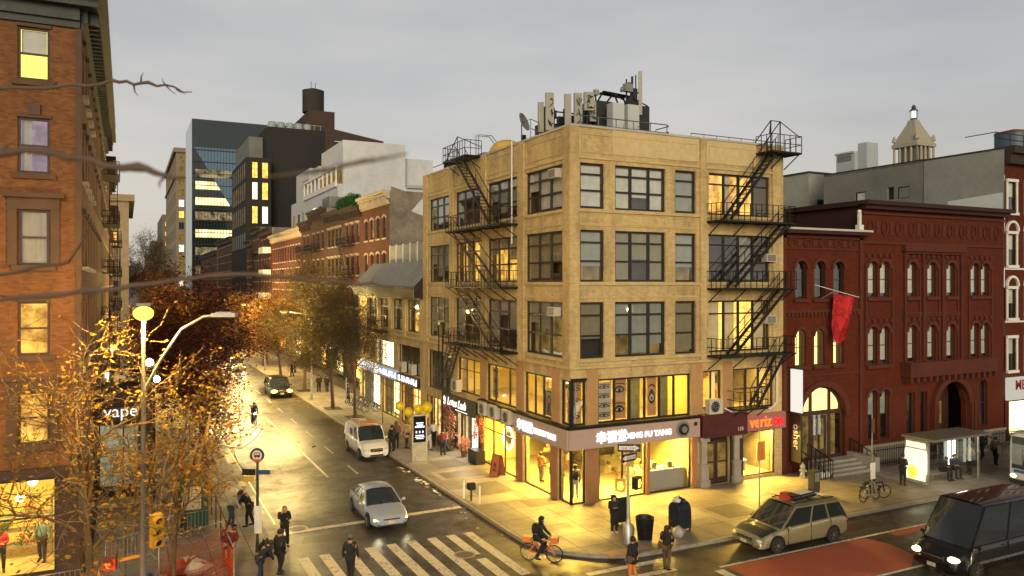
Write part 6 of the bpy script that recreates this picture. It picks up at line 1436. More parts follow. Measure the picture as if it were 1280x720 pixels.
mb.tube([(53.6, BY+.3, 21.4), (53.6, BY+2.5, 21.4)], .03); mb.build('pipe_rail', None, t)
t = thing('blue_water_tank', 'dull blue rooftop water tank at the far right edge', 'water tank', (58, 36, 20.2)); mb = MB(); mb.use(M('tank_blue', (.05, .09, .14), .5)); mb.lathe((61.6, 36.5, 20.6), [(1.3, 0), (1.3, 1.9)], 18); mb.build('barrel', None, t); mb = MB(); mb.use(M('tank_cap_red', (.12, .03, .02), .6)); mb.lathe((61.6, 36.5, 22.5), [(1.32, 0), (1.32, .15), (.2, .4)], 18); mb.build('cap', None, t)
t = thing('grey_roof_block', 'plain grey rendered block behind the small red hall', 'building', (58, 56, 0)); box_walls(t, 56, 66, 51.5, 62, 0, 21.1, GREYW); mb = MB(); mb.use(IRONR); mb.box(55.9, 66, 51.4, 62, 21.1, 21.25); mb.build('coping', None, t)
far_windows(t, Fr((56, 51.5), (1, 0), (0, -1)), [(1.2, 2.4)], [(17.2, 18.6)], [DARKGL], p=0)
t = thing('pale_blue_bulkhead', 'pale blue-grey metal bulkhead on the roof of the grey wall', 'roof hut', (57, 45, 20.2)); mb = MB(); mb.use(M('pale_blue_metal', (.38, .43, .46), .5, var=.08)); mb.box(55.9, 57.3, 45.2, 46.1, 20.2, 22.9); mb.box(55.5, 57.3, 46.1, 48, 20.2, 22.1); mb.box(55.3, 57.4, 46.12, 48.0, 22.1, 22.25); mb.build('casing', None, t); mb = MB(); mb.use(GREYD); mb.box(55.45, 55.499, 46.4, 47.8, 21.5, 21.95); mb.build('louvre', None, t)
mb = MB(); mb.use(WHITE); mb.box(39.38, 39.55, BY-.3, BY-.15, 14.18, 15.2); mb.box(39.28, 39.65, BY-.38, BY-.08, 14.18, 14.5); mb.ball((39.46, BY-.22, 15.3), .13); props(mb.build('white_post'), 'short white post standing on the cornice joint of the two red halls', 'post')
t = thing('pipe_hoops', 'row of thin bent vent hoops on the low roof behind the fire escape', 'pipes', (35, 35, 13.95)); mb = MB(); mb.use(IRON)
for k in range(5): x = 34+.45*k; mb.tube([(x+.4*math.cos(a), 35.2, 15.2+.5*math.sin(a)) for a in [math.pi*i/8 for i in range(9)]]+[(x-.4, 35.2, 13.95)], .025, 5)
mb.tube([(33.5, 35, 14.9), (38, 35, 14.9)], .02); mb.build('hoop', None, t)
lt_ = thing('lantern_tower', 'pale stone tower topped by a pyramid and lit lantern, far behind the grey wall', 'tower', (509, 372, 0)); TS = M('tower_stone', (.36, .33, .27), .85)
cx, cy = 509, 372
def sq(mb, h, z0, z1, h2=None):
 h2 = h if h2 is None else h2
 vs_ = [(cx+a*h, cy+b*h, z0) for a, b in ((-1, -1), (1, -1), (1, 1), (-1, 1))]+[(cx+a*h2, cy+b*h2, z1) for a, b in ((-1, -1), (1, -1), (1, 1), (-1, 1))]
 mb.mesh(vs_, [(0, 1, 5, 4), (1, 2, 6, 5), (2, 3, 7, 6), (3, 0, 4, 7), (4, 5, 6, 7)])
mb = MB(); mb.use(TS); sq(mb, 10.5, 0, 88); sq(mb, 11.3, 88, 90); sq(mb, 7.2, 90, 112); sq(mb, 10.3, 108.5, 111); sq(mb, 9.8, 111, 113.5, 8.8)
for a in (-1, -.5, 0, .5, 1):
 for sx_, sy_ in ((a, -1), (-1, a)): mb.lathe((cx+9.0*sx_, cy+9.0*sy_, 90), [(.9, 0), (.8, 18.5)], 8)
mb.build('colonnade', None, lt_)
mb = MB(); mb.use(TS); sq(mb, 8.8, 113.5, 126, 3.2); sq(mb, 8.0, 113.5, 117, 6.6); sq(mb, 3.3, 126, 128.5, 2.6)
for a, b in ((-1, -1), (1, -1), (-1, 1)): mb.lathe((cx+9*a, cy+9*b, 113), [(1.6, 0), (1.2, 2.5), (.3, 4.5)], 8)
mb.build('pyramid_roof', None, lt_)
mb = MB(); mb.use(M('verdigris_dark', (.04, .07, .07), .5)); mb.lathe((cx, cy, 128.5), [(2.3, 0), (2.3, 1.2), (1.3, 2)], 10); mb.lathe((cx, cy, 135), [(3.0, 0), (2.6, 1), (1.6, 1.5), (1.4, 3.5), (.5, 4.6)], 10)
for k in range(8): a = 2*math.pi*k/8; mb.tube([(cx+2.2*math.cos(a), cy+2.2*math.sin(a), 130), (cx+2.2*math.cos(a), cy+2.2*math.sin(a), 135)], .3, 4)
mb.build('lantern_frame', None, lt_)
mb = MB(); mb.use(EM('lantern_light', (1, .97, .88), 1.8)); mb.lathe((cx, cy, 130), [(1.9, 0), (1.9, 5)], 10); mb.build('lantern', None, lt_)
# ================================================================== trees
def grow(seed, h, spread, trunk_r, levels=4, first=.3, nlimb=7, twig=.6, gnarl=.25, up=.25, ntw=3):
 """returns (list of (pts, radii)), tips"""
 r_ = random.Random(seed); segs = []; tips = []
 def branch(p, d, L, rad, lv):
  n = 5 if lv < 2 else 4; pts = [p]; rs = [rad]
  for i in range(n):
   d = (d+Vector((r_.gauss(0, gnarl), r_.gauss(0, gnarl), r_.gauss(0, gnarl)+up*.25))).normalized()
   p = p+d*L/n; pts.append(p); rs.append(rad*(1-.75*(i+1)/n)+.004)
   if lv < levels and i >= 1:
    for _ in range(1 if lv == 0 else ntw-1 if i < n-1 else ntw):
     sd = (d+Vector((r_.gauss(0, .75), r_.gauss(0, .75), r_.gauss(.05, .5)))).normalized()
     branch(p, sd, L*r_.uniform(.45, .7), rs[-1]*.7, lv+1)
   if lv >= levels-1: tips.append((p, d))
  segs.append((pts, rs, lv))
 pts = [Vector((0, 0, 0))]; d = Vector((0, 0, 1)); rs = [trunk_r*1.25]; n = 6
 for i in range(n):
  d = (d+Vector((r_.gauss(0, .05), r_.gauss(0, .05), 0))).normalized(); pts.append(pts[-1]+d*h*.62/n); rs.append(trunk_r*(1-.45*(i+1)/n))
 segs.append((pts, rs, 0))
 for k in range(nlimb):
  t = first+(1-first)*k/(nlimb-1); idx = min(n-1, int(t*n)); p = pts[idx].lerp(pts[idx+1], t*n-idx) if idx < n else pts[-1]
  a = k*2.4+r_.uniform(-.4, .4); el = r_.uniform(.35, .9)+.3*t
  branch(p, Vector((math.cos(a)*math.cos(el), math.sin(a)*math.cos(el), math.sin(el))), spread*r_.uniform(.75, 1.1), rs[idx]*.55, 1)
 branch(pts[-1], d, h*.38, rs[-1]*.8, 1)
 return segs, tips
def tree_mesh(seed, h, spread, tr, bark, leafm, nleaf, ls=.07, levels=4, lclump=.25, frac=1, **k):
 segs, tips = grow(seed, h, spread, tr, levels, **k); r_ = random.Random(seed+50)
 tips = r_.sample(tips, int(len(tips)*frac))
 mb = MB(); mb.use(bark)
 for pts, rs, lv in segs: mb.tube(pts, rs, 8 if lv == 0 else 5 if lv < 2 else 3, cap=False)
 trunk = mb.data('trunk'); lb = MB()
 for q in range(nleaf):
  p, d = tips[int(r_.random()*len(tips))]
  p = p+Vector((r_.gauss(0, lclump), r_.gauss(0, lclump), r_.gauss(0, lclump))); a = Vector((r_.gauss(0, 1), r_.gauss(0, 1), r_.gauss(0, .6))).normalized()*ls*r_.uniform(.6, 1.2); b = a.orthogonal().normalized()*a.length*.5
  lb.use(leafm[int(r_.random()*len(leafm))]); lb.face([p-a, p+b, p+a, p-b])
 return trunk, lb.data('leaves')
def leaf_mat(name, c):
 m = cloth_mat(name, c, .5); return m
BARK = M('bark_grey_brown', (.09, .06, .035), .9, var=.4, bmp=.5); BARKL = M('bark_golden', (.13, .085, .04), .85, var=.4)
LY = [leaf_mat('leaf_yellow', (.5, .3, .03)), leaf_mat('leaf_gold', (.42, .2, .02)), leaf_mat('leaf_olive', (.2, .17, .03))]
LO = [leaf_mat('leaf_olive_b', (.15, .13, .025)), leaf_mat('leaf_olive_c', (.24, .18, .03)), leaf_mat('leaf_brown', (.13, .08, .02))]
LP = [leaf_mat('leaf_purple', (.22, .05, .035)), leaf_mat('leaf_maroon', (.3, .1, .05)), leaf_mat('leaf_dark', (.07, .022, .017))]
LA = [leaf_mat('leaf_amber', (.45, .2, .03)), leaf_mat('leaf_rust', (.3, .1, .02)), LY[0]]
def place_tree(meshes, label, loc, rz, sc=1., group='street trees', name='street_tree'):
 t = thing(name, label, 'tree', loc, rz, group=group); t.scale = (sc, sc, sc)
 put('trunk', meshes[0], t); put('crown', meshes[1], t); return t
near = tree_mesh(11, 9.2, 4.3, .14, BARKL, LY, 1700, .085, levels=3, lclump=.16, frac=.3, nlimb=8, gnarl=.34, first=.45, up=.12, ntw=3)
place_tree(near, 'bare honey locust with a few golden leaves in front of the orange brick building', (-.9, 27.2, SW), .4)
near2 = tree_mesh(23, 6.6, 2.4, .09, BARKL, LY[:2], 1300, .095, levels=3, frac=.25, lclump=.2, nlimb=6, gnarl=.3, first=.35, up=.1)
place_tree(near2, 'small golden-leaved tree lit by the orange street lamp', (1.5, 29.3, SW), 2.)
pur = tree_mesh(31, 9.3, 2.9, .2, BARK, LP, 13000, .13, levels=4, lclump=.4, nlimb=10, first=.32)
place_tree(pur, 'dense dark purple-leaved tree on the left pavement', (4.2, 50.5, SW), 1.)
place_tree(pur, 'second dark purple-leaved tree behind the first on the left pavement', (4.3, 66, SW), 3.2, .85)
oli = tree_mesh(41, 9.0, 3.0, .14, BARK, LO, 5000, .075, levels=4, lclump=.25, nlimb=10, first=.4)
oli2 = tree_mesh(47, 9.6, 3.4, .15, BARK, LO, 11000, .085, levels=4, lclump=.38, nlimb=10, first=.38)
place_tree(oli, 'thin olive-leaved tree nearest the corner on the right pavement, above the white van', (16.7, 62.1, SW), 0.)
place_tree(oli2, 'slender-trunked olive tree just beyond the one nearest the corner', (16.1, 67.2, SW), 1.3, 1.0)
place_tree(oli2, 'fuller olive tree with thick trunk by the dark sport utility car', (16.2, 79.6, SW), 2.6, 1.1)
amb = tree_mesh(53, 8.6, 2.9, .15, BARK, LA, 9000, .1, levels=4, lclump=.35, nlimb=9, first=.35)
for i, (x, y, lb) in enumerate(((16.2, 93, 'amber-leaved tree lit from below beyond the dark sport utility car'), (16.2, 106, 'second amber tree along the right pavement'), (16.2, 120, 'third amber tree along the right pavement'), (16.2, 137, 'fourth amber tree, far along the right pavement'), (16.2, 158, 'furthest amber tree on the right pavement'))): place_tree(amb, lb, (x, y, SW), i*1.3, 1-.03*i)
for i, (x, y, lb, ms) in enumerate(((4.3, 82, 'amber tree on the left pavement behind the purple trees', amb), (4.3, 97, 'dark tree on the left pavement, third row', pur), (4.3, 114, 'olive tree on the left pavement half way down', oli2), (4.3, 132, 'amber tree far along the left pavement', amb), (4.3, 155, 'furthest olive tree on the left pavement', oli2), (6, 240, 'distant bushy tree at the very end of the street', oli2), (-1, 260, 'distant leafless tree left of the street end', oli))): place_tree(ms, lb, (x, y, SW), i*.9+.4, 1. if y < 200 else 2.1)
pit = MB(); pit.use(M('tree_pit_soil', (.035, .025, .015), .95, bmp=.5))
for x, y in ((16.7, 62.1), (16.1, 67.2), (16.2, 79.6), (4.2, 50.5), (-.9, 27.2), (1.5, 29.3)): pit.box(x-.7, x+.7, y-.9, y+.9, SW, SW+.012)
pit.build('tree_pits', kind='structure')
TW = M('twig_bark', (.13, .085, .06), .8, var=.3)
def near_twig(label, pts, rads, thorns, parent, seed):
 r_ = random.Random(seed); mb = MB(); mb.use(TW); P = [Vector(p) for p in pts]; q = []; rr_ = []
 for i in range(len(P)-1):
  for k in range(5):
   t = k/5; q.append(P[i].lerp(P[i+1], t)+Vector((0, 0, r_.uniform(-1, 1)*rads[0]*.9))); rr_.append((rads[i]*(1-t)+rads[i+1]*t)*(1.25 if k == 0 else 1))
 q.append(P[-1]); rr_.append(rads[-1]); mb.tube(q, rr_, 7)
 for _ in range(thorns):
  i = r_.randrange(2, len(q)-1); d = Vector((r_.uniform(-.6, .9), r_.uniform(-.4, .4), r_.choice((-1, 1))*r_.uniform(.5, 1))).normalized(); L = rads[0]*r_.uniform(3, 6); mb.tube([q[i], q[i]+d*L*.6, q[i]+d*L+Vector((L*.2, 0, 0))], [rr_[i]*.8, rr_[i]*.4, .0006], 5)
 o = mb.build(label[0], None, parent); return o
def ray_pt(px, py, dist):    # a point `dist` metres ahead of the camera plane
 a = (px-640)/F_PX; b = (354-py)/F_PX
 return Vector(((SY+CY*a)*dist, (CY-SY*a)*dist, CAM_H+b*dist))
nt_ = thing('overhanging_branches', 'thorny bare branches reaching in from the left very close to the viewer', 'branches', ray_pt(-400, 900, 1.6))
def tw(name, L, seed, thorns=6): return near_twig([name], [ray_pt(a, b, c) for a, b, c, _ in L], [r for *_, r in L], thorns, nt_, seed)
tw('branch', [(-120, 108, 2.9, .0075), (60, 110, 2.75, .0065), (140, 102, 2.6, .0055), (185, 104, 2.6, .005), (240, 115, 2.55, .0015)], 1, 12)
tw('branch', [(-90, 185, .75, .004), (60, 192, .72, .0034), (120, 202, .7, .0032), (172, 214, .7, .004), (230, 222, .7, .0012)], 2, 2)
tw('branch', [(-80, 385, .95, .002), (60, 368, .95, .003), (170, 358, .95, .0028), (285, 342, .95, .0027), (370, 348, .95, .0023), (450, 354, .95, .0018), (520, 362, .95, .0006)], 3, 3)
tw('branch', [(-60, 350, 1.4, .003), (30, 338, 1.4, .0028), (85, 328, 1.4, .0024), (112, 285, 1.4, .0012)], 4, 2)
tw('branch', [(330, 222, .5, .0006), (400, 214, .5, .0015), (455, 202, .5, .0014), (510, 192, .5, .0005)], 5, 1)
stub = MB(); stub.use(TW); a = ray_pt(-420, 1100, 1.6); stub.tube([Vector((a.x, a.y, SW)), Vector((a.x, a.y, 8)), ray_pt(-420, 700, 1.5), ray_pt(-300, 380, 1.5)], [.12, .1, .06, .03], 8); stub.tube([ray_pt(-420, 700, 1.5), ray_pt(-300, 380, 1.2), ray_pt(-120, 108, 2.9)], [.05, .03, .0075], 7); stub.tube([ray_pt(-300, 380, 1.2), ray_pt(-90, 185, .75)], [.02, .0055], 7); stub.tube([ray_pt(-300, 480, 1.3), ray_pt(-80, 385, .95)], [.02, .003], 7); stub.build('trunk', None, nt_)
# ================================================================== lamps and signals
SOD = (1, .7, .24)
t = thing('street_lamp', 'tall grey corner lamp post with an orange glowing lamp and a long curved arm', 'street lamp', (.5, 27.0, SW))
mb = MB(); mb.use(M('pole_grey_dark', (.16, .15, .13), .6)); mb.lathe((.5, 27.0, SW), [(.2, 0), (.2, .5), (.11, .7), (.09, 3), (.06, 9.8)], 12); mb.build('pole', None, t)
mb = MB(); mb.use(GALV); c = Vector((.5, 27.0, 0)); rt = Vector((CY, -SY, 0))
mb.tube([c+Vector((0, 0, 7.6)), c+rt*.55+Vector((0, 0, 8.6)), c+rt*1.2+Vector((0, 0, 9.55)), c+rt*1.9+Vector((0, 0, 9.95)), c+rt*2.3+Vector((0, 0, 10.0))], .045, 8); mb.build('arm', None, t)
mb = MB(); mb.use(M('lamp_head_pale', (.5, .5, .46), .5)); p = c+rt*2.55+Vector((0, 0, 10.0)); mb.cbox(p, (.75, .28, .12), -YAW); mb.cbox(p+Vector((0, 0, .07)), (.5, .2, .06), -YAW); mb.build('lamp_head', None, t)
mb = MB(); mb.use(EM('sodium_lamp', (1, .58, .06), 3.2)); mb.ball((.5, 26.95, 10.05), .24, 14, (1.25, 1, .95)); mb.build('lamp', None, t)
mb = MB(); mb.use(GREYM); mb.cbox((.5, 27, 10.33), (.4, .3, .08)); mb.build('lamp_cap', None, t)
lamp('POINT', (.5, 26.8, 9.7), 3600, (1, .6, .13), .2)
def lamp_post(x, y, label, arm=(1, 0), h=8.4, e=900, col=SOD, lit='sodium_lamp', reach=2.2):
 t = thing('street_lamp', label, 'street lamp', (x, y, SW), group='street lamps along the side street')
 mb = MB(); mb.use(GREYM); mb.lathe((x, y, SW), [(.16, 0), (.16, .5), (.09, .7), (.06, h-1)], 10); a = Vector((arm[0], arm[1], 0)); b = Vector((x, y, 0))
 mb.tube([b+Vector((0, 0, h-1.2)), b+a*.5+Vector((0, 0, h-.3)), b+a*reach+Vector((0, 0, h))], .04, 6); mb.build('pole', None, t)
 p = b+a*(reach+.3)+Vector((0, 0, h)); mb = MB(); mb.use(MATS['lamp_head_pale']); mb.cbox(p, (.7, .3, .14)); mb.build('lamp_head', None, t)
 mb = MB(); mb.use(MATS[lit]); mb.cbox(p-Vector((0, 0, .1)), (.4, .2, .06)); mb.build('lamp', None, t)
 lamp('POINT', p-Vector((0, 0, .35)), e, col, .15)
EM('white_lamp', (1, .93, .75), 40)
lamp_post(4.9, 74, 'lamp post on the left pavement beyond the two purple trees', e=3600)
lamp_post(15.5, 73, 'lamp post on the right pavement among the olive trees', (-1, 0), e=6500)
lamp_post(4.9, 90, 'lamp post on the left pavement further down', e=5500)
lamp_post(15.5, 100, 'lamp post on the right pavement by the amber trees', (-1, 0), e=9000)
lamp_post(15.5, 128, 'furthest visible lamp post on the right pavement', (-1, 0), e=11000)
lamp_post(40, 6.2, 'unseen avenue lamp post added as warm facade fill, right of the viewer', (0, 1), 9, 800)  # added out of view, to put more warm light on the facades
lamp_post(-14, 6.2, 'unseen avenue lamp post added as warm facade fill, left of the viewer', (0, 1), 9, 700)  # its unseen partner on the left, likewise added for fill light
t = thing('globe_lamp', 'white glowing double globe lamp under the left trees', 'lamp', (1.2, 40, SW)); mb = MB(); mb.use(IRON); mb.tube([(1.2, 40, SW), (1.2, 40, 7.2)], .06); mb.build('post', None, t); mb = MB(); mb.use(MATS['white_lamp']); mb.ball((1.0, 40, 7.3), .17); mb.ball((1.3, 40, 6.5), .15); mb.build('globe', None, t)
lamp('POINT', (1.6, 39.6, 6.8), 160, (1, .9, .7), .2)
t = thing('bracket_frame', 'tall thin black bracket frame with a small hooded lamp beside the tan facade', 'lamp', (18.9, 47.8, SW)); mb = MB(); mb.use(IRON); mb.tube([(18.7, 47.8, SW), (18.7, 47.8, 8.3)], .05); mb.tube([(18.7, 48.5, 3.9), (18.7, 48.5, 8.2), (18.7, 47.8, 8.3)], .04); mb.tube([(18.7, 47.8, 8.3), (18.4, 47.3, 8.45)], .04); mb.build('post', None, t); mb = MB(); mb.use(BLACK); mb.cbox((18.3, 47.1, 8.4), (.3, .5, .18)); mb.build('lamp_head', None, t)
def signal_head(t, p, rz, mat, lit=None, n=3):
 from mathutils import Euler
 m4 = Matrix.Translation(p) @ Matrix.Rotation(rz, 4, 'Z'); mb = MB(); mb.use(mat); h = .34*n
 def V(x, y, z): return m4 @ Vector((x, y, z))
 vs = [V(x, y, z) for z in (0, h) for y in (-.12, .12) for x in (-.17, .17)]; mb.mesh(vs, [(0, 2, 3, 1), (4, 5, 7, 6), (0, 1, 5, 4), (2, 6, 7, 3), (0, 4, 6, 2), (1, 3, 7, 5)])
 for k in range(n):
  z = .17+.34*k; q = 10; prev = None
  for j in range(q+1):
   a = math.pi*(-.15+1.3*j/q); cur = [V(.14*math.cos(a), -.12, z+.14*math.sin(a)), V(.14*math.cos(a), -.33, z+.14*math.sin(a)-.02)]
   if prev: mb.mesh([prev[0], prev[1], cur[1], cur[0]], [(0, 1, 2, 3)])
   prev = cur
 mb.build('housing', None, t)
 lm = MB()
 for k in range(n): z = .17+.34*k; lm.use(lit if (lit and k == n-1) else BLACK); lm.mesh([V(.12*math.cos(a), -.125, z+.12*math.sin(a)) for a in [2*math.pi*j/16 for j in range(16)]], [tuple(range(16))])
 lm.build('lens', None, t)
YS = M('signal_yellow', (.62, .36, .02), .45); REDL = EM('signal_red', (1, .1, .02), 6); HANDO = EM('signal_hand_orange', (1, .42, .04), 5)
t = thing('traffic_signal', 'yellow three-light traffic signal on the left corner post', 'traffic light', (.75, 26.9, 2.2)); signal_head(t, Vector((.86, 26.7, 2.75)), R(20), YS)
t = thing('traffic_signal', 'red-lit signal glowing low at the bottom left corner', 'traffic light', (-.55, 27.2, 1.2)); signal_head(t, Vector((-.42, 26.9, 2.2)), R(-15), M('signal_dark_red', (.2, .02, .01), .5), REDL, 1); mb = MB(); mb.use(YS); mb.bar((-.42, 27.05, 2.35), (.45, 27.05, 2.45), .08); mb.build('bracket', None, t)
lamp('POINT', (-.42, 26.5, 2.35), 30, (1, .15, .04), .1)
px_, py_ = 18.85, 26.95
t = thing('signal_post', 'grey corner post with two orange walk-hand signals and black one-way signs', 'signal post', (px_, py_, SW))
mb = MB(); mb.use(GALV); mb.lathe((px_, py_, SW), [(.24, 0), (.22, .7), (.1, .85), (.065, 1.0), (.06, 4.35)], 12); mb.build('post', None, t)
for dx, rz, lb in ((-.42, R(-35), 'l'), (.42, R(25), 'r')):
 m4 = Matrix.Translation((px_+dx, py_-.05, 2.35)) @ Matrix.Rotation(rz, 4, 'Z'); mb = MB(); mb.use(BLACK if dx > 0 else YS); vs = [m4 @ Vector((x, y, z)) for z in (0, .5) for y in (-.12, .12) for x in (-.22, .22)]; mb.mesh(vs, [(0, 2, 3, 1), (4, 5, 7, 6), (0, 1, 5, 4), (2, 6, 7, 3), (0, 4, 6, 2), (1, 3, 7, 5)]); mb.use(GALV); mb.bar((px_, py_, 2.55), (px_+dx, py_, 2.55), .05); hd = mb.build('crossing_signal', None, t)
 mb = MB(); mb.use(HANDO)
 mb.mesh([m4 @ Vector(q) for q in ((-.1, -.125, .08), (.08, -.125, .08), (.1, -.125, .27), (-.1, -.125, .27))], [(0, 1, 2, 3)])
 for k in range(4): x = -.1+k*.052; mb.mesh([m4 @ Vector(q) for q in ((x, -.125, .27), (x+.04, -.125, .27), (x+.04, -.125, .42-.02*(k == 0)-.02*(k == 3)), (x, -.125, .42-.02*(k == 0)-.02*(k == 3)))], [(0, 1, 2, 3)])
 mb.mesh([m4 @ Vector(q) for q in ((.1, -.125, .14), (.16, -.125, .24), (.14, -.125, .28), (.1, -.125, .22))], [(0, 1, 2, 3)]); mb.build('lit_hand', None, hd)
for z, rz, nm in ((3.95, R(-28), 1), (3.55, R(14), -1)):
 m4 = Matrix.Translation((px_, py_-.08, z)) @ Matrix.Rotation(rz, 4, 'Z')
 mb = MB(); mb.use(BLACK); vs = [m4 @ Vector((x, y, q)) for q in (0, .32) for y in (-.015, .015) for x in (-.48, .48)]; mb.mesh(vs, [(0, 2, 3, 1), (4, 5, 7, 6), (0, 1, 5, 4), (2, 6, 7, 3), (0, 4, 6, 2), (1, 3, 7, 5)]); sgn = mb.build('one_way_sign', None, t)
 mb = MB(); mb.use(WHITE); s_ = nm
 mb.mesh([m4 @ Vector((x*s_, -.018, q)) for x, q in ((-.42, .08), (.2, .08), (.2, .03), (.43, .16), (.2, .29), (.2, .24), (-.42, .24))], [(0, 1, 2, 3, 4, 5, 6)]); mb.build('arrow', None, sgn)
 T4 = m4 @ Matrix(((1, 0, 0, -.36 if s_ > 0 else -.16), (0, 0, -1, -.022), (0, 1, 0, .105), (0, 0, 0, 1))); text('ONE WAY', .14, sgn, 'lettering', BLACK, M4=T4, ext=.001)
def thin_pole(x, y, h, label, sign=None, r_=.035, z0=SW):
 t = thing('sign_post', label, 'sign post', (x, y, z0)); mb = MB(); mb.use(GREYM if sign != 'dark' else IRON); mb.tube([(x, y, z0), (x, y, h)], r_); mb.build('post', None, t)
 if sign == 'round': mb = MB(); mb.use(BLACK); mb.lathe((x, y-.05, h-.1), [(.3, -.01), (.3, .01)], 18, 'y'); mb.build('disc_sign', None, t)
 if sign == 'rect': mb = MB(); mb.use(WHITE); mb.box(x-.16, x+.16, y-.06, y-.04, 1.3, 2.1); mb.use(RUST); mb.box(x-.1, x+.1, y-.065, y-.06, 3.6, 4.3); mb.build('sign_plate', None, t)
 return t
thin_pole(26.7, 27.5, 4.6, 'thin bare grey pole on the pavement before the phone shop')
thin_pole(33.15, 26.5, 4.5, 'bus stop pole with small plates beside the parked bicycles', 'rect')
thin_pole(17.6, 68.5, 3.0, 'pole with round dark sign near the rack of bicycles down the side street', 'round')
thin_pole(17.9, 58.5, 2.2, 'short dark post on the right pavement by the bright shops', 'dark')
bx_, by_ = 4.78, 32.7
t = thing('bus_stop_post', 'dark green bus stop post with round white bus disc and small plates', 'bus stop sign', (bx_, by_, SW)); mb = MB(); mb.use(M('dark_green_post', (.03, .045, .03), .5)); mb.lathe((bx_, by_, SW), [(.09, 0), (.07, .4), (.055, .5), (.05, 3.9)], 10); mb.build('post', None, t)
rtv = Vector((CY, -SY, 0)); fw = Vector((-SY, -CY, 0))
def billboard_disc(mb, c, r_, d): mb.face([c+fw*d+rtv*(r_*math.cos(2*math.pi*k/24))+Vector((0, 0, r_*math.sin(2*math.pi*k/24))) for k in range(24)])
c = Vector((bx_, by_, 4.05)); mb = MB(); mb.use(M('sign_navy', (.02, .03, .08), .5)); billboard_disc(mb, c, .42, .06); billboard_disc(mb, c, .42, .02)
mb.use(M('sign_white', (.75, .73, .7), .5)); billboard_disc(mb, c, .3, .065); mb.use(M('sign_redorange', (.6, .12, .05), .5)); mb.face([c+fw*.07+rtv*x+Vector((0, 0, z)) for x, z in ((-.34, -.22), (.34, -.22), (.2, -.36), (-.2, -.36))])
mb.use(BLACK);
for (x0, x1, z0, z1) in ((-.17, .17, -.1, .16), ): mb.face([c+fw*.072+rtv*x+Vector((0, 0, z)) for x, z in ((x0, z0), (x1, z0), (x1, z1), (x0, z1))])
mb.use(MATS['sign_white']); mb.face([c+fw*.075+rtv*x+Vector((0, 0, z)) for x, z in ((-.13, .02), (.13, .02), (.13, .12), (-.13, .12))]); mb.use(BLACK)
for x in (-.1, .1): mb.face([c+fw*.076+rtv*(x+.04*math.cos(a))+Vector((0, 0, -.11+.04*math.sin(a))) for a in [2*math.pi*k/10 for k in range(10)]])
mb.v = [tuple(c+(Vector(q)-c-fw*.07)*.68+fw*.07) for q in mb.v]; mb.build('bus_disc', None, t)
mb = MB()
for (x0, x1, z0, z1, mt) in ((-.6, -.06, 3.25, 3.5, BLACK), (.06, .52, 3.28, 3.46, M('sign_blue', (.03, .07, .25), .5)), (-.62, -.1, 2.98, 3.22, M('sign_yellow', (.65, .42, .08), .5)), (-.1, .2, .9, 2.0, MATS['sign_white'])):
 mb.use(mt); b_ = Vector((bx_, by_, 0)); mb.mesh([b_+fw*d+rtv*x+Vector((0, 0, z)) for d in (.06, .09) for x, z in ((x0, z0), (x1, z0), (x1, z1), (x0, z1))], [(0, 1, 2, 3), (4, 7, 6, 5), (0, 4, 5, 1), (1, 5, 6, 2), (2, 6, 7, 3), (3, 7, 4, 0)])
mb.build('plate', None, t)
# ================================================================== pavement furniture
kx, ky = 16.1, 45.1
t = thing('information_kiosk', 'slim upright kiosk with a black screen of white text beside the white van', 'kiosk', (kx, ky, SW), R(-8))
mb = MB(); mb.use(M('kiosk_silver', (.45, .43, .38), .35, metal=.4)); mb.box(-.46, .46, -.14, .14, 0, 2.85); mb.build('body', None, t, local=True)
mb = MB(); mb.use(M('kiosk_screen', (.006, .006, .008), .15)); mb.box(-.38, .38, -.155, -.14, 1.15, 2.75); mb.build('screen', None, t, local=True)
mb = MB(); mb.use(EM('kiosk_edge', (1, .8, .3), 1.2)); mb.box(.46, .475, -.1, .1, .1, 2.8); mb.build('lit_edge', None, t, local=True)
mb = MB(); mb.use(EM('kiosk_text', (.9, .95, 1), 1.8))
for z, w_, h_ in ((2.3, .42, .06), (2.18, .34, .06), (2.05, .55, .1), (1.55, .5, .05), (1.45, .56, .05), (1.36, .4, .04)):
 k = -w_/2
 while k < w_/2: mb.box(k, k+.05, -.158, -.156, z, z+h_); k += .065
for x in (-.2, 0, .2): mb.box(x-.035, x+.035, -.158, -.156, 1.72, 1.85)
mb.build('screen_text', None, t, local=True)
t = thing('relay_mailbox', 'dark green relay box behind the signal post', 'box', (20.0, 29.2, SW)); mb = MB(); mb.use(GREENP)
def rounded_box(mb, x0, x1, y0, y1, z0, z1, axis='x', n=8):
 """box with a barrel top"""
 r_ = (y1-y0)/2; pr = [(y0, z0), (y1, z0)]+[((y0+y1)/2+r_*math.cos(math.pi*k/n), z1-r_+r_*math.sin(math.pi*k/n)) for k in range(n+1)]
 vs = [(x, p, q) for x in (x0, x1) for p, q in pr]; m = len(pr); mb.mesh(vs, [tuple(range(m)), tuple(reversed(range(m, 2*m)))]+[(i, (i+1) % m, m+(i+1) % m, m+i) for i in range(m)])
for x in (-.3, .26):
 for y in (-.25, .2): mb.box(20+x, 20+x+.05, 29.2+y, 29.2+y+.05, SW, SW+.15)
mb.box(19.68, 20.34, 28.93, 29.47, SW+.15, 1.35); mb.box(19.65, 20.37, 28.9, 29.5, 1.35, 1.42); mb.build('casing', None, t); mb = MB(); mb.use(BLACK); mb.box(19.72, 20.3, 28.915, 28.93, .35, 1.25); mb.build('door', None, t)
t = thing('litter_basket', 'black slatted litter basket with domed ring top at the corner', 'bin', (19.75, 27.0, SW)); mb = MB(); mb.use(BLACK)
mb.lathe((19.75, 27.0, SW), [(.3, 0), (.32, .05), (.24, .06)], 18);
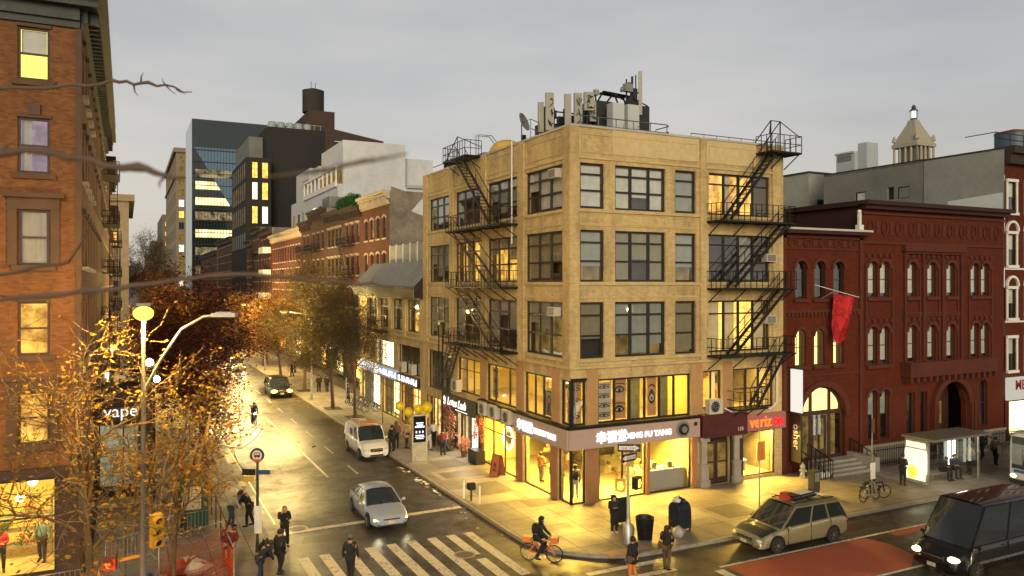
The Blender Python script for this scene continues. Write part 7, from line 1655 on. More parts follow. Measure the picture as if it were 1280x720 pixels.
for k in range(24):
 a = 2*math.pi*k/24; mb.bar((19.75+.28*math.cos(a), 27+.28*math.sin(a), SW+.05), (19.75+.38*math.cos(a), 27+.38*math.sin(a), SW+.95), .045, .02)
for z, r_ in ((.35, .31), (.92, .385)): mb.tube([(19.75+r_*math.cos(2*math.pi*k/20), 27+r_*math.sin(2*math.pi*k/20), SW+z) for k in range(21)], .02, 5, cap=False)
mb.build('slats', None, t) if False else mb.build('basket', None, t); mb = MB(); mb.use(M('bin_liner', (.03, .03, .035), .3)); mb.lathe((19.75, 27, SW+.08), [(.2, 0), (.33, .85)], 14, cap=False); mb.build('liner', None, t)
t = thing('mailbox', 'dark blue rounded mailbox heaped with dropped clothes', 'mailbox', (21.85, 27.3, SW)); mb = MB(); mb.use(M('mailbox_navy', (.012, .02, .04), .35)); rounded_box(mb, 21.5, 22.2, 26.95, 27.65, SW+.15, 1.4)
mb.build('body', None, t); mb = MB(); mb.use(BLACK)
for x in (21.52, 22.12):
 for y in (26.97, 27.57): mb.box(x, x+.06, y, y+.06, SW, SW+.15)
mb.box(21.6, 22.1, 26.93, 26.95, 1.0, 1.12); mb.build('leg', None, t)
def cloth_heap(name, label, c, sz, mats, seed, cat='clothes', n=5):
 t = thing(name, label, cat, c); r_ = random.Random(seed);
 for q in range(n):
  mb = MB(); mb.use(mats[q % len(mats)]); k = 12; vs = []; fs = []
  ox, oy = r_.uniform(-.4, .4)*sz[0], r_.uniform(-.4, .4)*sz[1]
  for i in range(7):
   for j in range(k):
    a = 2*math.pi*j/k; rad = (.15+.85*math.sin(math.pi*i/6)**.7 if i < 6 else .1)*(1+.25*math.sin(3*a+q)); vs.append((c[0]+ox+sz[0]*.6*rad*math.cos(a), c[1]+oy+sz[1]*.6*rad*math.sin(a), c[2]+sz[2]*(.0+i/6.)*(1+.15*math.sin(2*a+i))))
  for i in range(6):
   for j in range(k): fs.append((i*k+j, i*k+(j+1) % k, (i+1)*k+(j+1) % k, (i+1)*k+j))
  mb.mesh(vs, fs, True); mb.mesh(vs[-k:], [tuple(range(k))]); mb.build('bundle', None, t)
 return t
cloth_heap('dropped_clothes', 'heap of black and white clothes on top of the mailbox', (21.75, 27.3, 1.38), (.35, .3, .22), [BLACK, WHITE, M('cloth_grey', (.2, .2, .2), .9)], 2)
cloth_heap('rubbish_bag', 'pale see-through rubbish bag slumped beside the mailbox', (21.05, 26.35, SW), (.45, .35, .5), [M('clear_bag', (.35, .33, .3), .25), M('bag_dark', (.12, .1, .09), .3)], 5, 'bag', 3)
t = thing('kerb_mailbox', 'small black collection box on a post at the side-street kerb', 'post box', (15.45, 35.6, SW)); mb = MB(); mb.use(BLACK); mb.tube([(15.45, 35.6, SW), (15.45, 35.6, .75)], .05); rounded_box(mb, 15.28, 15.62, 35.43, 35.77, .7, 1.05); mb.build('box', None, t)
for i, (x, y, lb) in enumerate(((15.3, 36.2, 'pale short bollard left of the small black kerb box'), (15.6, 34.9, 'pale short bollard right of the small black kerb box'))):
 mb = MB(); mb.use(WHITE); mb.lathe((x, y, SW), [(.05, 0), (.05, .85), (.02, .9)], 10); props(mb.build('bollard'), lb, 'bollard', 'bollards by the kerb box')
t = thing('sandwich_board', 'orange-red sandwich board standing before the yellow shop', 'sign board', (18.85, 39.7, SW), R(-75)); mb = MB(); mb.use(M('board_orange', (.5, .16, .06), .6));
mb.mesh([(-.35, -.25, 0), (.35, -.25, 0), (.32, -.05, 1.15), (-.32, -.05, 1.15), (-.35, .25, 0), (.35, .25, 0), (.32, .05, 1.15), (-.32, .05, 1.15)], [(0, 1, 2, 3), (5, 4, 7, 6), (3, 2, 6, 7)]); mb.build('panel', None, t, local=True); mb = MB(); mb.use(BROWNF)
for sx_ in (-1, 1):
 for sy_ in (-1, 1): mb.bar((.36*sx_, .27*sy_, 0), (.33*sx_, .05*sy_, 1.2), .04)
mb.bar((-.33, -.06, 1.17), (.33, -.06, 1.17), .04); mb.build('frame', None, t, local=True)
mb = MB(); mb.use(M('board_dark', (.2, .05, .03), .6)); mb.ball((0, -.2, .62), .14, 10, (1, .3, 1)); mb.mesh([(-.2, -.23, .25), (.2, -.23, .25), (.12, -.2, .4), (-.12, -.2, .4)], [(0, 1, 2, 3)]); mb.build('picture', None, t, local=True)
def round_plant(x, y, label, s=1., pot=BLACK, lm=None, seed=1):
 t = thing('potted_plant', label, 'plant', (x, y, SW), group='plants and flowers by the shops'); r_ = random.Random(seed); mb = MB(); mb.use(pot); mb.lathe((x, y, SW), [(.16*s, 0), (.22*s, .35*s), (.24*s, .38*s)], 12); mb.build('pot', None, t)
 mb = MB(); leaf_cloud(mb, (x, y, SW+.8*s), (.4*s, .4*s, .5*s), 260, .08, r_, lm or GRN); mb.build('foliage', None, t)
BL = [M('blossom_orange', (.45, .15, .03), .7), M('blossom_rust', (.25, .08, .02), .7), M('blossom_pink', (.45, .15, .12), .7)]
round_plant(19.0, 44.9, 'round dark plant at the florist doorway, nearest the street', 1., RUST, BL, 3)
t = thing('flower_arch', 'arch of orange dried flowers above the black planter', 'flowers', (19.1, 42.9, SW)); mb = MB(); r_ = random.Random(8)
for k in range(12): a = math.pi*k/11; leaf_cloud(mb, (19.15, 43.0+.55*math.cos(a), 1.6+1.15*math.sin(a)), (.2, .25, .25), 70, .07, r_, BL)
mb.build('blossom', None, t); mb = MB(); mb.use(BLACK); mb.box(18.7, 19.3, 42.4, 43.6, SW, .95); mb.tube([(19.1, 42.45, .9), (19.1, 42.4, 2.1)], .02); mb.build('planter', None, t)
t = thing('flower_display', 'tall mass of red and pink flowers filling the florist window front', 'flowers', (19.1, 49, SW)); mb = MB(); r_ = random.Random(9); MX = BL+[M('blossom_red', (.4, .02, .03), .6), GRN[0], M('blossom_white', (.6, .55, .5), .7)]
for k in range(34): leaf_cloud(mb, (19.15+r_.uniform(-.1, .1), 46.6+r_.random()*2.6, .5+r_.random()*2.6), (.25, .35, .35), 40, .07, r_, MX)
mb.build('blossom', None, t); mb = MB(); mb.use(RUST)
for k in range(5): mb.lathe((18.9, 46.8+k*.55, SW), [(.14, 0), (.2, .35)], 10)
mb.build('bucket', None, t)
bal = thing('balloon_cluster', 'cluster of yellow balloons outside the shops behind the kiosk', 'balloons', (17.6, 52, 1.8)); strng = MB(); strng.use(WHITE); r_ = random.Random(3)
BY_ = M('balloon_yellow', (.75, .55, .02), .3);
for k, (x, y, z, s_) in enumerate(((17.0, 51.6, 2.5, .31), (17.5, 51.2, 2.1, .3), (18.1, 50.9, 2.3, .31), (18.4, 50.4, 2.0, .3), (17.8, 51, 1.5, .36), (18.5, 50.2, 2.5, .36), (17.7, 50.7, 1.0, .35))):
 mb = MB(); mb.use(BY_); mb.ball((x, y, z), s_, 12, (1, 1, 1.12)); mb.tube([(x, y, z-s_*1.12), (x, y, z-s_*1.22)], [.02, .04], 6); mb.build('balloon', None, bal); strng.tube([(x, y, z-s_*1.2), (17.8, 50.9, .6), (17.8, 50.9, SW)], .006, 4)
strng.build('string', None, bal)
t = thing('fire_hydrant', 'pale fire hydrant at the foot of the dark banner sign', 'hydrant', (33.9, 31.6, SW)); mb = MB(); mb.use(M('hydrant_pale', (.4, .42, .36), .5, var=.3)); mb.lathe((33.9, 31.6, SW), [(.17, 0), (.17, .06), (.11, .08), (.11, .55), (.14, .57), (.14, .62), (.1, .72), (.03, .8), (.03, .86)], 14); mb.build('barrel', None, t); mb = MB(); mb.use(MATS['hydrant_pale']); mb.lathe((33.9, 31.4, SW+.42), [(.06, -.06), (.07, .0)], 10, 'y'); mb.lathe((33.68, 31.6, SW+.42), [(.05, 0), (.05, .44)], 10, 'x'); mb.build('nozzle', None, t)
t = thing('metal_stand', 'waist-high dark metal newspaper box on the pavement behind the gold minivan', 'box', (31.8, 28.9, SW)); mb = MB(); mb.use(M('news_box', (.05, .05, .045), .5)); mb.box(31.6, 32.0, 28.7, 29.1, SW+.1, 1.35); mb.build('casing', None, t); mb = MB(); mb.use(GALV); mb.box(31.65, 31.95, 28.69, 28.7, .8, 1.25); mb.use(BLACK); mb.box(31.7, 31.9, 28.8, 29.0, SW, SW+.1); mb.build('panel', None, t)
t = thing('blue_dustbins', 'pair of low pale sacks beside the hall steps', 'bags', (35.2, 31.0, SW)); mb = MB(); mb.use(WHITE)
for x in (35.0, 34.6): mb.ball((x, 30.9, SW+.2), .2, 10, (1, .8, 1))
mb.build('sack', None, t)
t = thing('bus_shelter', 'glass bus shelter with brightly lit advertising panel at its near end', 'bus shelter', (40.2, 28, SW)); x0, x1, y0, y1 = 38.1, 42.6, 26.9, 28.5
mb = MB(); mb.use(GALV)
for x in (38.3, 42.4): mb.box(x-.04, x+.04, 28.2, 28.28, SW, 2.6)
mb.box(x0+.2, x1-.2, 28.21, 28.27, .5, .56); mb.box(42.36, 42.44, 27.0, 27.08, SW, 2.6); mb.build('post', None, t)
mb = MB(); mb.use(M('shelter_roof', (.2, .2, .16), .35, metal=.3, var=.06)); mb.box(x0-.1, x1+.2, y0-.3, y1, 2.62, 2.74); mb.build('roof', None, t)
mb = MB(); mb.use(MATS['glass']); mb.face([(38.35, 28.24, .56), (42.36, 28.24, .56), (42.36, 28.24, 2.55), (38.35, 28.24, 2.55)]); mb.face([(42.4, 27.1, .4), (42.4, 28.2, .4), (42.4, 28.2, 2.5), (42.4, 27.1, 2.5)]); mb.build('glass_panel', None, t)
mb = MB(); mb.use(GALV); mb.box(38.0, 38.22, 27.0, 28.3, .3, 2.6); ad = mb.build('advertising_box', None, t)
AD = EM('advert_lit', (1, .93, .62), 1.25, .35, 2.2); AD2 = EM('advert_yellow', (1, .7, .06), 1.3)
mb = MB(); mb.use(AD); mb.box(37.985, 38.0, 27.08, 28.22, .45, 2.1); mb.box(37.985, 38.0, 27.08, 28.22, 2.18, 2.48); mb.box(38.22, 38.235, 27.08, 28.22, .45, 2.5); mb.use(AD2); mb.ball((37.985, 27.85, .85), .28, 12, (.02, 1, 1.3)); mb.build('lit_poster', None, ad)
mb = MB(); mb.use(EM('tube_light', (.95, 1, .8), 2)); mb.box(41.4, 41.55, 28.1, 28.18, .8, 2.5); mb.box(41.85, 42.0, 28.1, 28.18, .8, 2.5); mb.build('light_strip', None, t)
mb = MB(); mb.use(GALV); mb.box(39.5, 41.8, 27.75, 28.1, .5, .56);
for x in (39.7, 41.5): mb.box(x, x+.06, 27.85, 27.95, SW, .5)
mb.build('bench', None, t)
lamp('AREA', (37.8, 27.65, 1.4), 45, (1, .92, .6), 1.1, (0, R(-90), 0), 1.8); lamp('POINT', (40.5, 27.4, 2.4), 50, (1, .92, .7), .3)
ORN = cloth_mat('orange_net', (.75, .13, .03), .4)
t = thing('orange_safety_fence', 'line of orange plastic fence panels along the left kerb', 'fence', (3.6, 40, SW))
mb = MB(); mb.use(ORN); n = 40
for i in range(n):
 y = 32.8+.41*i; yy = y+.2; x = 3.6+.03*math.sin(i); mb.face([(x, y, SW+.1), (x+.02, yy, SW+.1), (x+.02, yy, 1.35), (x, y, 1.35)])
mb.build('net', None, t); mb = MB(); mb.use(RUST)
for i in range(9): mb.tube([(3.6, 32.8+2*i, SW), (3.6, 32.8+2*i, 1.55)], .03)
mb.tube([(3.6, 32.8, 1.45), (3.6, 49, 1.45)], .025); mb.build('post', None, t)
t = thing('orange_safety_fence', 'sagging bright orange net fence across the pavement at the bottom left', 'fence', (2.3, 32, SW)); mb = MB(); mb.use(EM('x_unused', (1, 0, 0), 0) if False else ORN)
def net(mb, P, Q, h, sag, n=18, rows=7):
 P = Vector(P); Q = Vector(Q)
 for j in range(rows):
  pr = None
  for i in range(n+1):
   s_ = i/n; c_ = P.lerp(Q, s_); z = SW+.05+(h-.05)*j/(rows-1)-sag*math.sin(math.pi*s_)*(j/(rows-1)); c_.z = z; c_.y += .08*math.sin(9*s_+j);
   if pr is not None: mb.bar(pr, c_, .05, .012)
   pr = c_
 for i in range(n+1):
  s_ = i/n; a_ = P.lerp(Q, s_); b_ = a_.copy(); a_.z = SW; b_.z = SW+h-sag*math.sin(math.pi*s_); mb.bar(a_, b_, .03, .012)
net(mb, (1.1, 31.6, 0), (3.5, 32.6, 0), 1.2, .3); net(mb, (.9, 29.6, 0), (3.3, 30.0, 0), 1.0, .35); net(mb, (3.4, 32.5, 0), (3.5, 29.5, 0), 1.2, .15); mb.build('net', None, t)
mb = MB(); mb.use(GALV); mb.tube([(1.1, 31.5, SW), (1.1, 31.5, 1.5), (3.4, 32.5, 1.6), (3.4, 32.5, SW)], .03); mb.tube([(3.5, 29.5, SW), (3.5, 29.5, 1.45), (3.4, 32.5, 1.55)], .025); mb.build('rail', None, t)
def barricade(x, y, rz, label, mat=GALV):
 t = thing('crowd_barrier', label, 'barrier', (x, y, SW), rz, group='metal crowd barriers at the works'); mb = MB(); mb.use(mat); mb.tube([(-1, 0, .12), (-1, 0, 1.1), (1, 0, 1.1), (1, 0, .12), (-1, 0, .12)], .022)
 for k in range(13): mb.tube([(-.92+.153*k, 0, .12), (-.92+.153*k, 0, 1.1)], .01, 4)
 mb.build('bars', None, t, local=True) if False else mb.build('grille', None, t, local=True)
 mb = MB(); mb.use(mat)
 for x_ in (-.8, .8): mb.tube([(x_, -.3, 0), (x_, -.3, .02), (x_, 0, .14), (x_, .3, .02)], .02)
 mb.build('foot', None, t, local=True)
barricade(-2.3, 30.2, .1, 'grey crowd barrier in front of the left shop window'); barricade(-4.6, 30.5, -.05, 'grey crowd barrier at the bottom left edge'); barricade(.2, 33.6, .5, 'crowd barrier turned across the works beside the orange net'); barricade(2.2, 35.6, .2, 'crowd barrier behind the orange net by the plywood')
t = thing('site_cabin', 'small green and cream site hut among the works', 'hut', (2.6, 37.6, SW)); mb = MB(); mb.use(M('hut_green', (.02, .08, .05), .6)); mb.box(2.1, 3.3, 37, 38.2, SW, 2.3); mb.build('walls', None, t) if False else mb.build('body', None, t); mb = MB(); mb.use(M('hut_cream', (.5, .42, .28), .6)); mb.box(2.3, 3.0, 36.96, 37, 1.0, 2.0); mb.build('notice', None, t)
t = thing('plywood_sheets', 'leaning pale plywood sheets and timber poles in the works', 'timber', (1, 36, SW)); mb = MB(); mb.use(M('plywood', (.42, .3, .15), .8)); r_ = random.Random(5)
for k in range(5): a = (.2+.45*k, 35.4+.3*k, SW); b = (.5+.5*k, 36.0+.3*k, 2.1+r_.random()); mb.bar(a, b, .55, .03)
mb.build('sheet', None, t); mb = MB(); mb.use(M('timber_pole', (.35, .24, .12), .8))
for k in range(9): mb.tube([(.4+.25*k, 38+r_.random(), SW), (1.4+.28*k, 39+r_.random(), 3.4+r_.random()*1.4)], .05, 6)
mb.build('pole', None, t)
cloth_heap('blue_tarpaulin', 'crumpled blue tarpaulin heap under the traffic signal', (.6, 29.0, SW), (.9, .6, .9), [M('tarp_blue', (.05, .08, .2), .4), M('tarp_grey', (.2, .2, .22), .5)], 11, 'tarpaulin', 6)
cloth_heap('rubble_sacks', 'pile of red and white sacks behind the orange net', (2.2, 31.2, SW), (.9, .6, .6), [M('sack_red', (.35, .05, .02), .6), M('sack_white', (.55, .5, .42), .7)], 12, 'sacks', 6)
cloth_heap('black_rubbish_bags', 'black rubbish bags at the foot of the bus stop post', (5.0, 31.9, SW), (.35, .45, .65), [BLACK], 14, 'bags', 3)
def bicycle(label, loc, rz, col, group='bicycles', name='bicycle', ebike=False, lean=0., basket=False):
 t = thing(name, label, 'bicycle', loc, rz, group=group, rx=lean)
 for x in (-.52, .52):
  mb = MB(); mb.use(BLACK); n = 24; mb.tube([(x+.33*math.cos(2*math.pi*k/n), 0, .34+.33*math.sin(2*math.pi*k/n)) for k in range(n+1)], .026, 6, cap=False); w_ = mb.build('wheel', None, t, local=True)
  mb = MB(); mb.use(GALV); [mb.tube([(x, 0, .34), (x+.31*math.cos(a), 0, .34+.31*math.sin(a))], .005, 3) for a in [2*math.pi*k/12 for k in range(12)]]; mb.tube([(x, -.04, .34), (x, .04, .34)], .03, 8); mb.build('spokes', None, w_, local=True)
 mb = MB(); mb.use(col); bb = (-.05, 0, .3); st_ = (-.17, 0, .8); hd_ = (.36, 0, .86); hb = (.4, 0, .7)
 for a, b in ((bb, st_), (st_, hd_), (bb, hb), (bb, (-.52, 0, .34)), (st_, (-.52, 0, .34)), (hb, (.52, 0, .34)), (hd_, hb)): mb.tube([a, b], .022 if not ebike else .035, 6)
 mb.build('frame', None, t, local=True)
 mb = MB(); mb.use(BLACK); mb.tube([hd_, (.34, 0, 1.02), (.3, .26, 1.05), (.22, .3, 1.04)], .014, 6); mb.tube([(.34, 0, 1.02), (.3, -.26, 1.05), (.22, -.3, 1.04)], .014, 6); mb.build('handlebar', None, t, local=True)
 mb = MB(); mb.use(BLACK); mb.tube([st_, (-.2, 0, .93)], .016); mb.cbox((-.22, 0, .95), (.26, .13, .05)); mb.build('saddle', None, t, local=True)
 if ebike: mb = MB(); mb.use(BLACK); mb.cbox((.12, 0, .5), (.1, .09, .42), ry=.6); mb.cbox((-.5, 0, .74), (.36, .2, .05)); mb.build('battery', None, t, local=True)
 if basket: mb = MB(); mb.use(col); mb.cbox((-.55, 0, .86), (.34, .3, .22)); mb.cbox((.55, 0, .9), (.25, .32, .22)); mb.build('carrier', None, t, local=True)
 mb = MB(); mb.use(GREYM); mb.lathe((-.05, 0, .3), [(.1, -.012), (.1, .012)], 14, 'y'); mb.tube([(-.05, -.09, .3), (.03, -.09, .17), (.03, -.16, .17)], .012, 5); mb.tube([(-.05, .09, .3), (-.13, .09, .43), (-.13, .16, .43)], .012, 5); mb.build('crank', None, t, local=True)
 return t
bicycle('silver-framed bicycle chained to the bus stop pole, left one', (33.3, 26.75, SW), R(5), GALV, 'bicycles at the bus stop pole', ebike=True)
bicycle('black bicycle leaning across the silver one at the bus stop pole', (33.9, 26.95, SW), R(-18), BLACK, 'bicycles at the bus stop pole', ebike=True, lean=R(8))
for i in range(7): bicycle('dark bicycle parked in the rack down the side street, %s' % ['nearest the viewer', 'second from the viewer', 'third from the viewer', 'middle of the row', 'fifth in the row', 'sixth in the row', 'at the far end'][i], (18.5+.08*(i % 2), 63.8+.75*i, SW), R(8+5*(i % 3)), BLACK if i % 2 else IRON, 'bicycles in the side-street rack', lean=R(4))
t = thing('kerb_scraps', 'white paper and card scraps strewn along the kerb behind the kiosk', 'litter', (14.8, 42, 0)); mb = MB(); r_ = random.Random(6)
for k in range(26): x = 14.78-r_.random()*.35; y = 37.5+r_.random()*7; mb.use([WHITE, M('card_brown', (.3, .2, .12), .8)][k % 2]); mb.cbox((x, y, .03+.02*r_.random()), (.12+.2*r_.random(), .1+.1*r_.random(), .03), r_.random()*3, rx=.2)
mb.build('scrap', None, t)
# ================================================================== vehicles (local: x forward, y left, z up)
def carpaint(name, c, metal=.35, rough=.3):
 if name in MATS: return MATS[name]
 m, nt, b, o = nodes_of(name); v = coord(nt); n = noise(nt, v, .8, 2)
 nt.links.new(ramp(nt, n, [(.3, tuple(x*.93 for x in c)), (.7, c)]), b.inputs['Base Color'])
 b.inputs['Metallic'].default_value = metal; b.inputs['Roughness'].default_value = rough; b.inputs['Coat Weight'].default_value = .6; b.inputs['Coat Roughness'].default_value = .05
 MATS[name] = m; return m
CGLASS = M('car_glass', (.02, .026, .03), .04, var=.0, spec=1., coat=1.); TYRE = M('tyre_rubber', (.015, .015, .015), .85); RIM = M('alloy_rim', (.4, .4, .4), .3, metal=.8)
HL = EM('headlamp_lit', (1, .8, .35), 8); HLo = M('headlamp_off', (.6, .6, .55), .12, spec=.9); TL = M('tail_lamp', (.3, .012, .01), .25); PLATE = M('number_plate', (.6, .55, .4), .5)
def interp(tab, x):
 if x <= tab[0][0]: return tab[0][1]
 for (a, p), (b, q) in zip(tab, tab[1:]):
  if x <= b: return p+(q-p)*(x-a)/(b-a)
 return tab[-1][1]
def vehicle(name, label, cat, loc, rz, L, Wd, H, top, cab, paint, group=None, clear=.2, wheels=(.0, .0), wr=.33, lit=True, belt=None, opaque=None, rack=False, hoodmat=None, wheel_in=.0, roofmat=None, dark_low=False, tumble=.78, litmat=None, plate=True, moving=False, hs=.13):
 """top: (x, z) outline of the lower body's upper edge; cab: (x windscreen foot, x roof front, x roof rear, x rear foot)"""
 t = thing(name, label, cat, loc, rz, group=group); hw = Wd/2; xf, xr = L/2, -L/2
 wtab = [(xr, hw*.82), (xr+.12*L/4.5, hw*.93), (xr+.5, hw), (xf-.9, hw), (xf-.3, hw*.93), (xf-.08, hw*.8), (xf, hw*.66)]
 xs = sorted(set([xr, xr+.05, xr+.15, xr+.35, xf-.02, xf-.08, xf-.2, xf-.4, xf-.7]+[xr+.35+(L-1.05)*k/14 for k in range(15)]+[p for p, _ in top]))
 secs = []; zc = clear
 for x in xs:
  w_ = interp(wtab, x); zt = interp(top, x); end = 1 if x in (xr, xf) else 0
  zb = zc+(.1 if (x > xf-.1 or x < xr+.08) else 0)
  h_ = zt-zb
  half = [(0, zb), (w_*.8, zb), (w_*.97, zb+.1*h_+.03), (w_, zb+.38*h_), (w_*1.0, zb+.62*h_), (w_*.97, zb+.86*h_), (w_*.9, zt-.015), (w_*.6, zt+.02), (0, zt+.035)]
  secs.append([(x, y, z) for y, z in half]+[(x, -y, z) for y, z in reversed(half[1:-1])])
 m = len(secs[0]); vs = [p for s_ in secs for p in s_]; fs = []
 body = MB(); body.use(paint)
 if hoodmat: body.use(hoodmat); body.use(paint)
 b0 = len(body.v); body.v.extend(vs)
 for i in range(len(secs)-1):
  for k in range(m):
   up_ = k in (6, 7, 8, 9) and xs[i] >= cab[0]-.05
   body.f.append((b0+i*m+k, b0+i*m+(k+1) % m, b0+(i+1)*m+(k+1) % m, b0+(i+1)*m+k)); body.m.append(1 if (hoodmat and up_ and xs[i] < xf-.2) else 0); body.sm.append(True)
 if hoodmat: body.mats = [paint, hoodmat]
 body.f.append(tuple(b0+k for k in reversed(range(m)))); body.m.append(0); body.sm.append(False)
 body.f.append(tuple(b0+(len(secs)-1)*m+k for k in range(m))); body.m.append(0); body.sm.append(False)
 body.build('body', None, t, local=True)
 x0, x1, x2, x3 = cab; zb0 = interp(top, x0)-.01; zb3 = interp(top, x3)-.01; wb = hw*.93; wt_ = hw*tumble; zr = H-.05
 A, B_, C_, D_ = (x0, wb, zb0), (x1, wt_, zr), (x2, wt_, zr-.02), (x3, wb, zb3)
 gl = MB(); gl.use(CGLASS)
 def ln(p, q, s_): return tuple(p[i]+(q[i]-p[i])*s_ for i in range(3))
 for (P, Q) in ((A, B_), (D_, C_)):
  n = 6; sgnx = 1 if P is A else -1
  rows = []
  for j in range(4):
   e = ln(P, Q, j/3); row = []
   for k in range(n+1): y = e[1]*(1-2*k/n); bow = (1-(1-2*k/n)**2)*.1*sgnx; row.append((e[0]+bow+(.05*math.sin(math.pi*j/3)*sgnx), y, e[2]+(.03*(1-(1-2*k/n)**2) if j == 3 else 0)))
   rows.append(row)
  vs = [p for r_ in rows for p in r_]; gl.mesh(vs, [(j*(n+1)+k, j*(n+1)+k+1, (j+1)*(n+1)+k+1, (j+1)*(n+1)+k) for j in range(3) for k in range(n)], True)
 nseg = 10; side = MB(); side.use(paint); hasop = False
 for sy_ in (1, -1):
  for k in range(nseg):
   s0, s1 = k/nseg, (k+1)/nseg
   xb0, xb1 = x3+(x0-x3)*s0, x3+(x0-x3)*s1; xt0, xt1 = x2+(x1-x2)*s0, x2+(x1-x2)*s1
   za, zb_ = interp(top, xb0)-.01, interp(top, xb1)-.01
   q = [(xb0, wb*sy_, za), (xb1, wb*sy_, zb_), (xt1, wt_*sy_, zr), (xt0, wt_*sy_, zr)]
   tgt = side if (opaque and (xb0+xb1)/2 < opaque) else gl
   if tgt is side: hasop = True
   tgt.face(q, False)
 gl.build('windows', None, t, local=True) if False else gl.build('glazing', None, t, local=True)
 if hasop: side.build('side_panel', None, t, local=True)
 rf = MB(); rf.use(roofmat or paint); n = 8; rows = []
 for j in range(9):
  s_ = j/8; x = x2-.04+(x1+.02-x2+.04)*s_; zz = zr+.03+.035*math.sin(math.pi*s_)
  rows.append([(x, wt_*1.02*(1-2*k/n), zz+.035*(1-(1-2*k/n)**2)-(.05 if k in (0, n) else 0)) for k in range(n+1)])
 vs = [p for r_ in rows for p in r_]; rf.mesh(vs, [(j*(n+1)+k, j*(n+1)+k+1, (j+1)*(n+1)+k+1, (j+1)*(n+1)+k) for j in range(8) for k in range(n)], True); rf.build('roof', None, t, local=True)
 for sy_ in (1, -1):
  pl = MB(); pl.use(paint)
  def S(p): return (p[0], p[1]*sy_*1.005, p[2])
  pl.bar(S(A), S(B_), .07, .05); pl.bar(S(D_), S(C_), .12, .05); pl.bar(S(B_), S(C_), .05, .05)
  for s_ in ((.36, .42) if False else (.42, .7)):
   if opaque and x3+(x0-x3)*(1-s_) < opaque: continue
   a = ln(A, D_, s_); b = ln(B_, C_, s_-.03); pl.bar(S((a[0], a[1], interp(top, a[0])-.01)), S(b), .06 if s_ < .6 else .07, .04)
  pl.build('pillar', None, t, local=True)
 sm_ = MB(); sm_.use(BLACK)          # shut lines and door handles
 for s_ in (.08, .42, .72):
  x = x0+(x3-x0)*s_; zt = interp(top, x);
  for sy_ in (1, -1): sm_.box(x-.008, x+.008, sy_*hw*.985-.012, sy_*hw*.985+.02, clear+.12, zt-.05)
 sm_.box(xf-.3, xf-.005, -hw*.45, hw*.45, clear+.06, clear+.16)
 sm_.build('shut_line', None, t, local=True)
 hd = MB(); hd.use(paint if not moving else BLACK)
 for s_ in (.36, .66):
  x = x0+(x3-x0)*s_
  for sy_ in (1, -1): hd.cbox((x, sy_*(hw*.99), interp(top, x)-.15), (.16, .04, .03))
 hd.build('door_handle', None, t, local=True)
 wx = (L*.5-.82*L/4.6+wheels[0], -L*.5+.92*L/4.6+wheels[1])
 for x in wx:
  for sy_ in (1, -1):
   ar = MB(); ar.use(BLACK); ar.lathe((x, sy_*(hw-.06) if sy_ > 0 else -hw-.008, clear+.02+(wr-clear)*.9), [(wr+.065, 0), (wr+.065, .068)], 24, 'y');
   ar.v = [(a, b, max(c, clear-.02)) for a, b, c in ar.v]
   ar.build('wheel_arch', None, t, local=True)
   wl = MB(); wl.use(TYRE); y_ = sy_*(hw-.1) if sy_ > 0 else -hw-.02; wl.lathe((x, y_, wr), [(wr-.12, 0), (wr-.03, 0), (wr, .03), (wr, .09), (wr-.03, .12), (wr-.12, .12)], 24, 'y'); wo = wl.build('wheel', None, t, local=True)
   rm = MB(); rm.use(RIM); yo = (hw+.022) if sy_ > 0 else -hw-.022; rm.lathe((x, yo-.01*sy_ if sy_ > 0 else yo, wr), [(wr-.12, 0), (wr-.12, .01)], 20, 'y', cap=False); rm.lathe((x, min(yo, yo-.012*sy_), wr), [(.05, 0), (.05, .012)], 10, 'y')
   for k in range(7): a = 2*math.pi*k/7; rm.bar((x+.04*math.cos(a), yo, wr+.04*math.sin(a)), (x+(wr-.11)*math.cos(a), yo, wr+(wr-.11)*math.sin(a)), .045, .015)
   rm.build('rim', None, wo, local=True)
 zh = interp(top, xf-.35)-.2
 for sy_ in (1, -1):
  hm = MB(); hm.use((litmat or HL) if lit else HLo); hm.ball((xf-.2, sy_*hw*.7, zh), hs, 10, (1.25, 1.25, .62)); hm.build('headlight', None, t, local=True)
  tm = MB(); tm.use(TL); tm.ball((xr+.1, sy_*hw*.86, interp(top, xr+.1)-.16), .12, 8, (.7, .7, 1.2)); tm.build('tail_light', None, t, local=True)
  mm_ = MB(); mm_.use(paint); mm_.ball((x0-.22, sy_*(hw+.12), zb0+.08), .1, 8, (.7, 1, .75)); mm_.bar((x0-.2, sy_*hw*.93, zb0+.03), (x0-.2, sy_*(hw+.08), zb0+.06), .04); mm_.build('mirror', None, t, local=True)
 gr = MB(); gr.use(BLACK); gr.box(xf-.12, xf+.012, -hw*.42, hw*.42, zh-.13, zh+.05); gr.use(RIM); gr.box(xf, xf+.02, -hw*.4, hw*.4, zh-.02, zh+.01); gr.build('grille', None, t, local=True)
 bp = MB(); bp.use(paint if not dark_low else BLACK); bp.box(xf-.3, xf+.035, -hw*.62, hw*.62, clear+.17, clear+.3); bp.box(xr-.035, xr+.3, -hw*.75, hw*.75, clear+.15, clear+.32); bp.build('bumper', None, t, local=True)
 if plate: pt = MB(); pt.use(PLATE); pt.box(xf+.036, xf+.045, -.17, .17, clear+.16, clear+.3); pt.box(xr-.045, xr-.036, -.17, .17, clear+.36, clear+.5); pt.build('plate', None, t, local=True)
 wp = MB(); wp.use(BLACK); wp.bar((x0+.1, .5, zb0+.03), (x0-.1, -.05, zb0+.14), .02); wp.bar((x0+.1, -.1, zb0+.03), (x0-.1, -.6, zb0+.14), .02); wp.build('wiper', None, t, local=True)
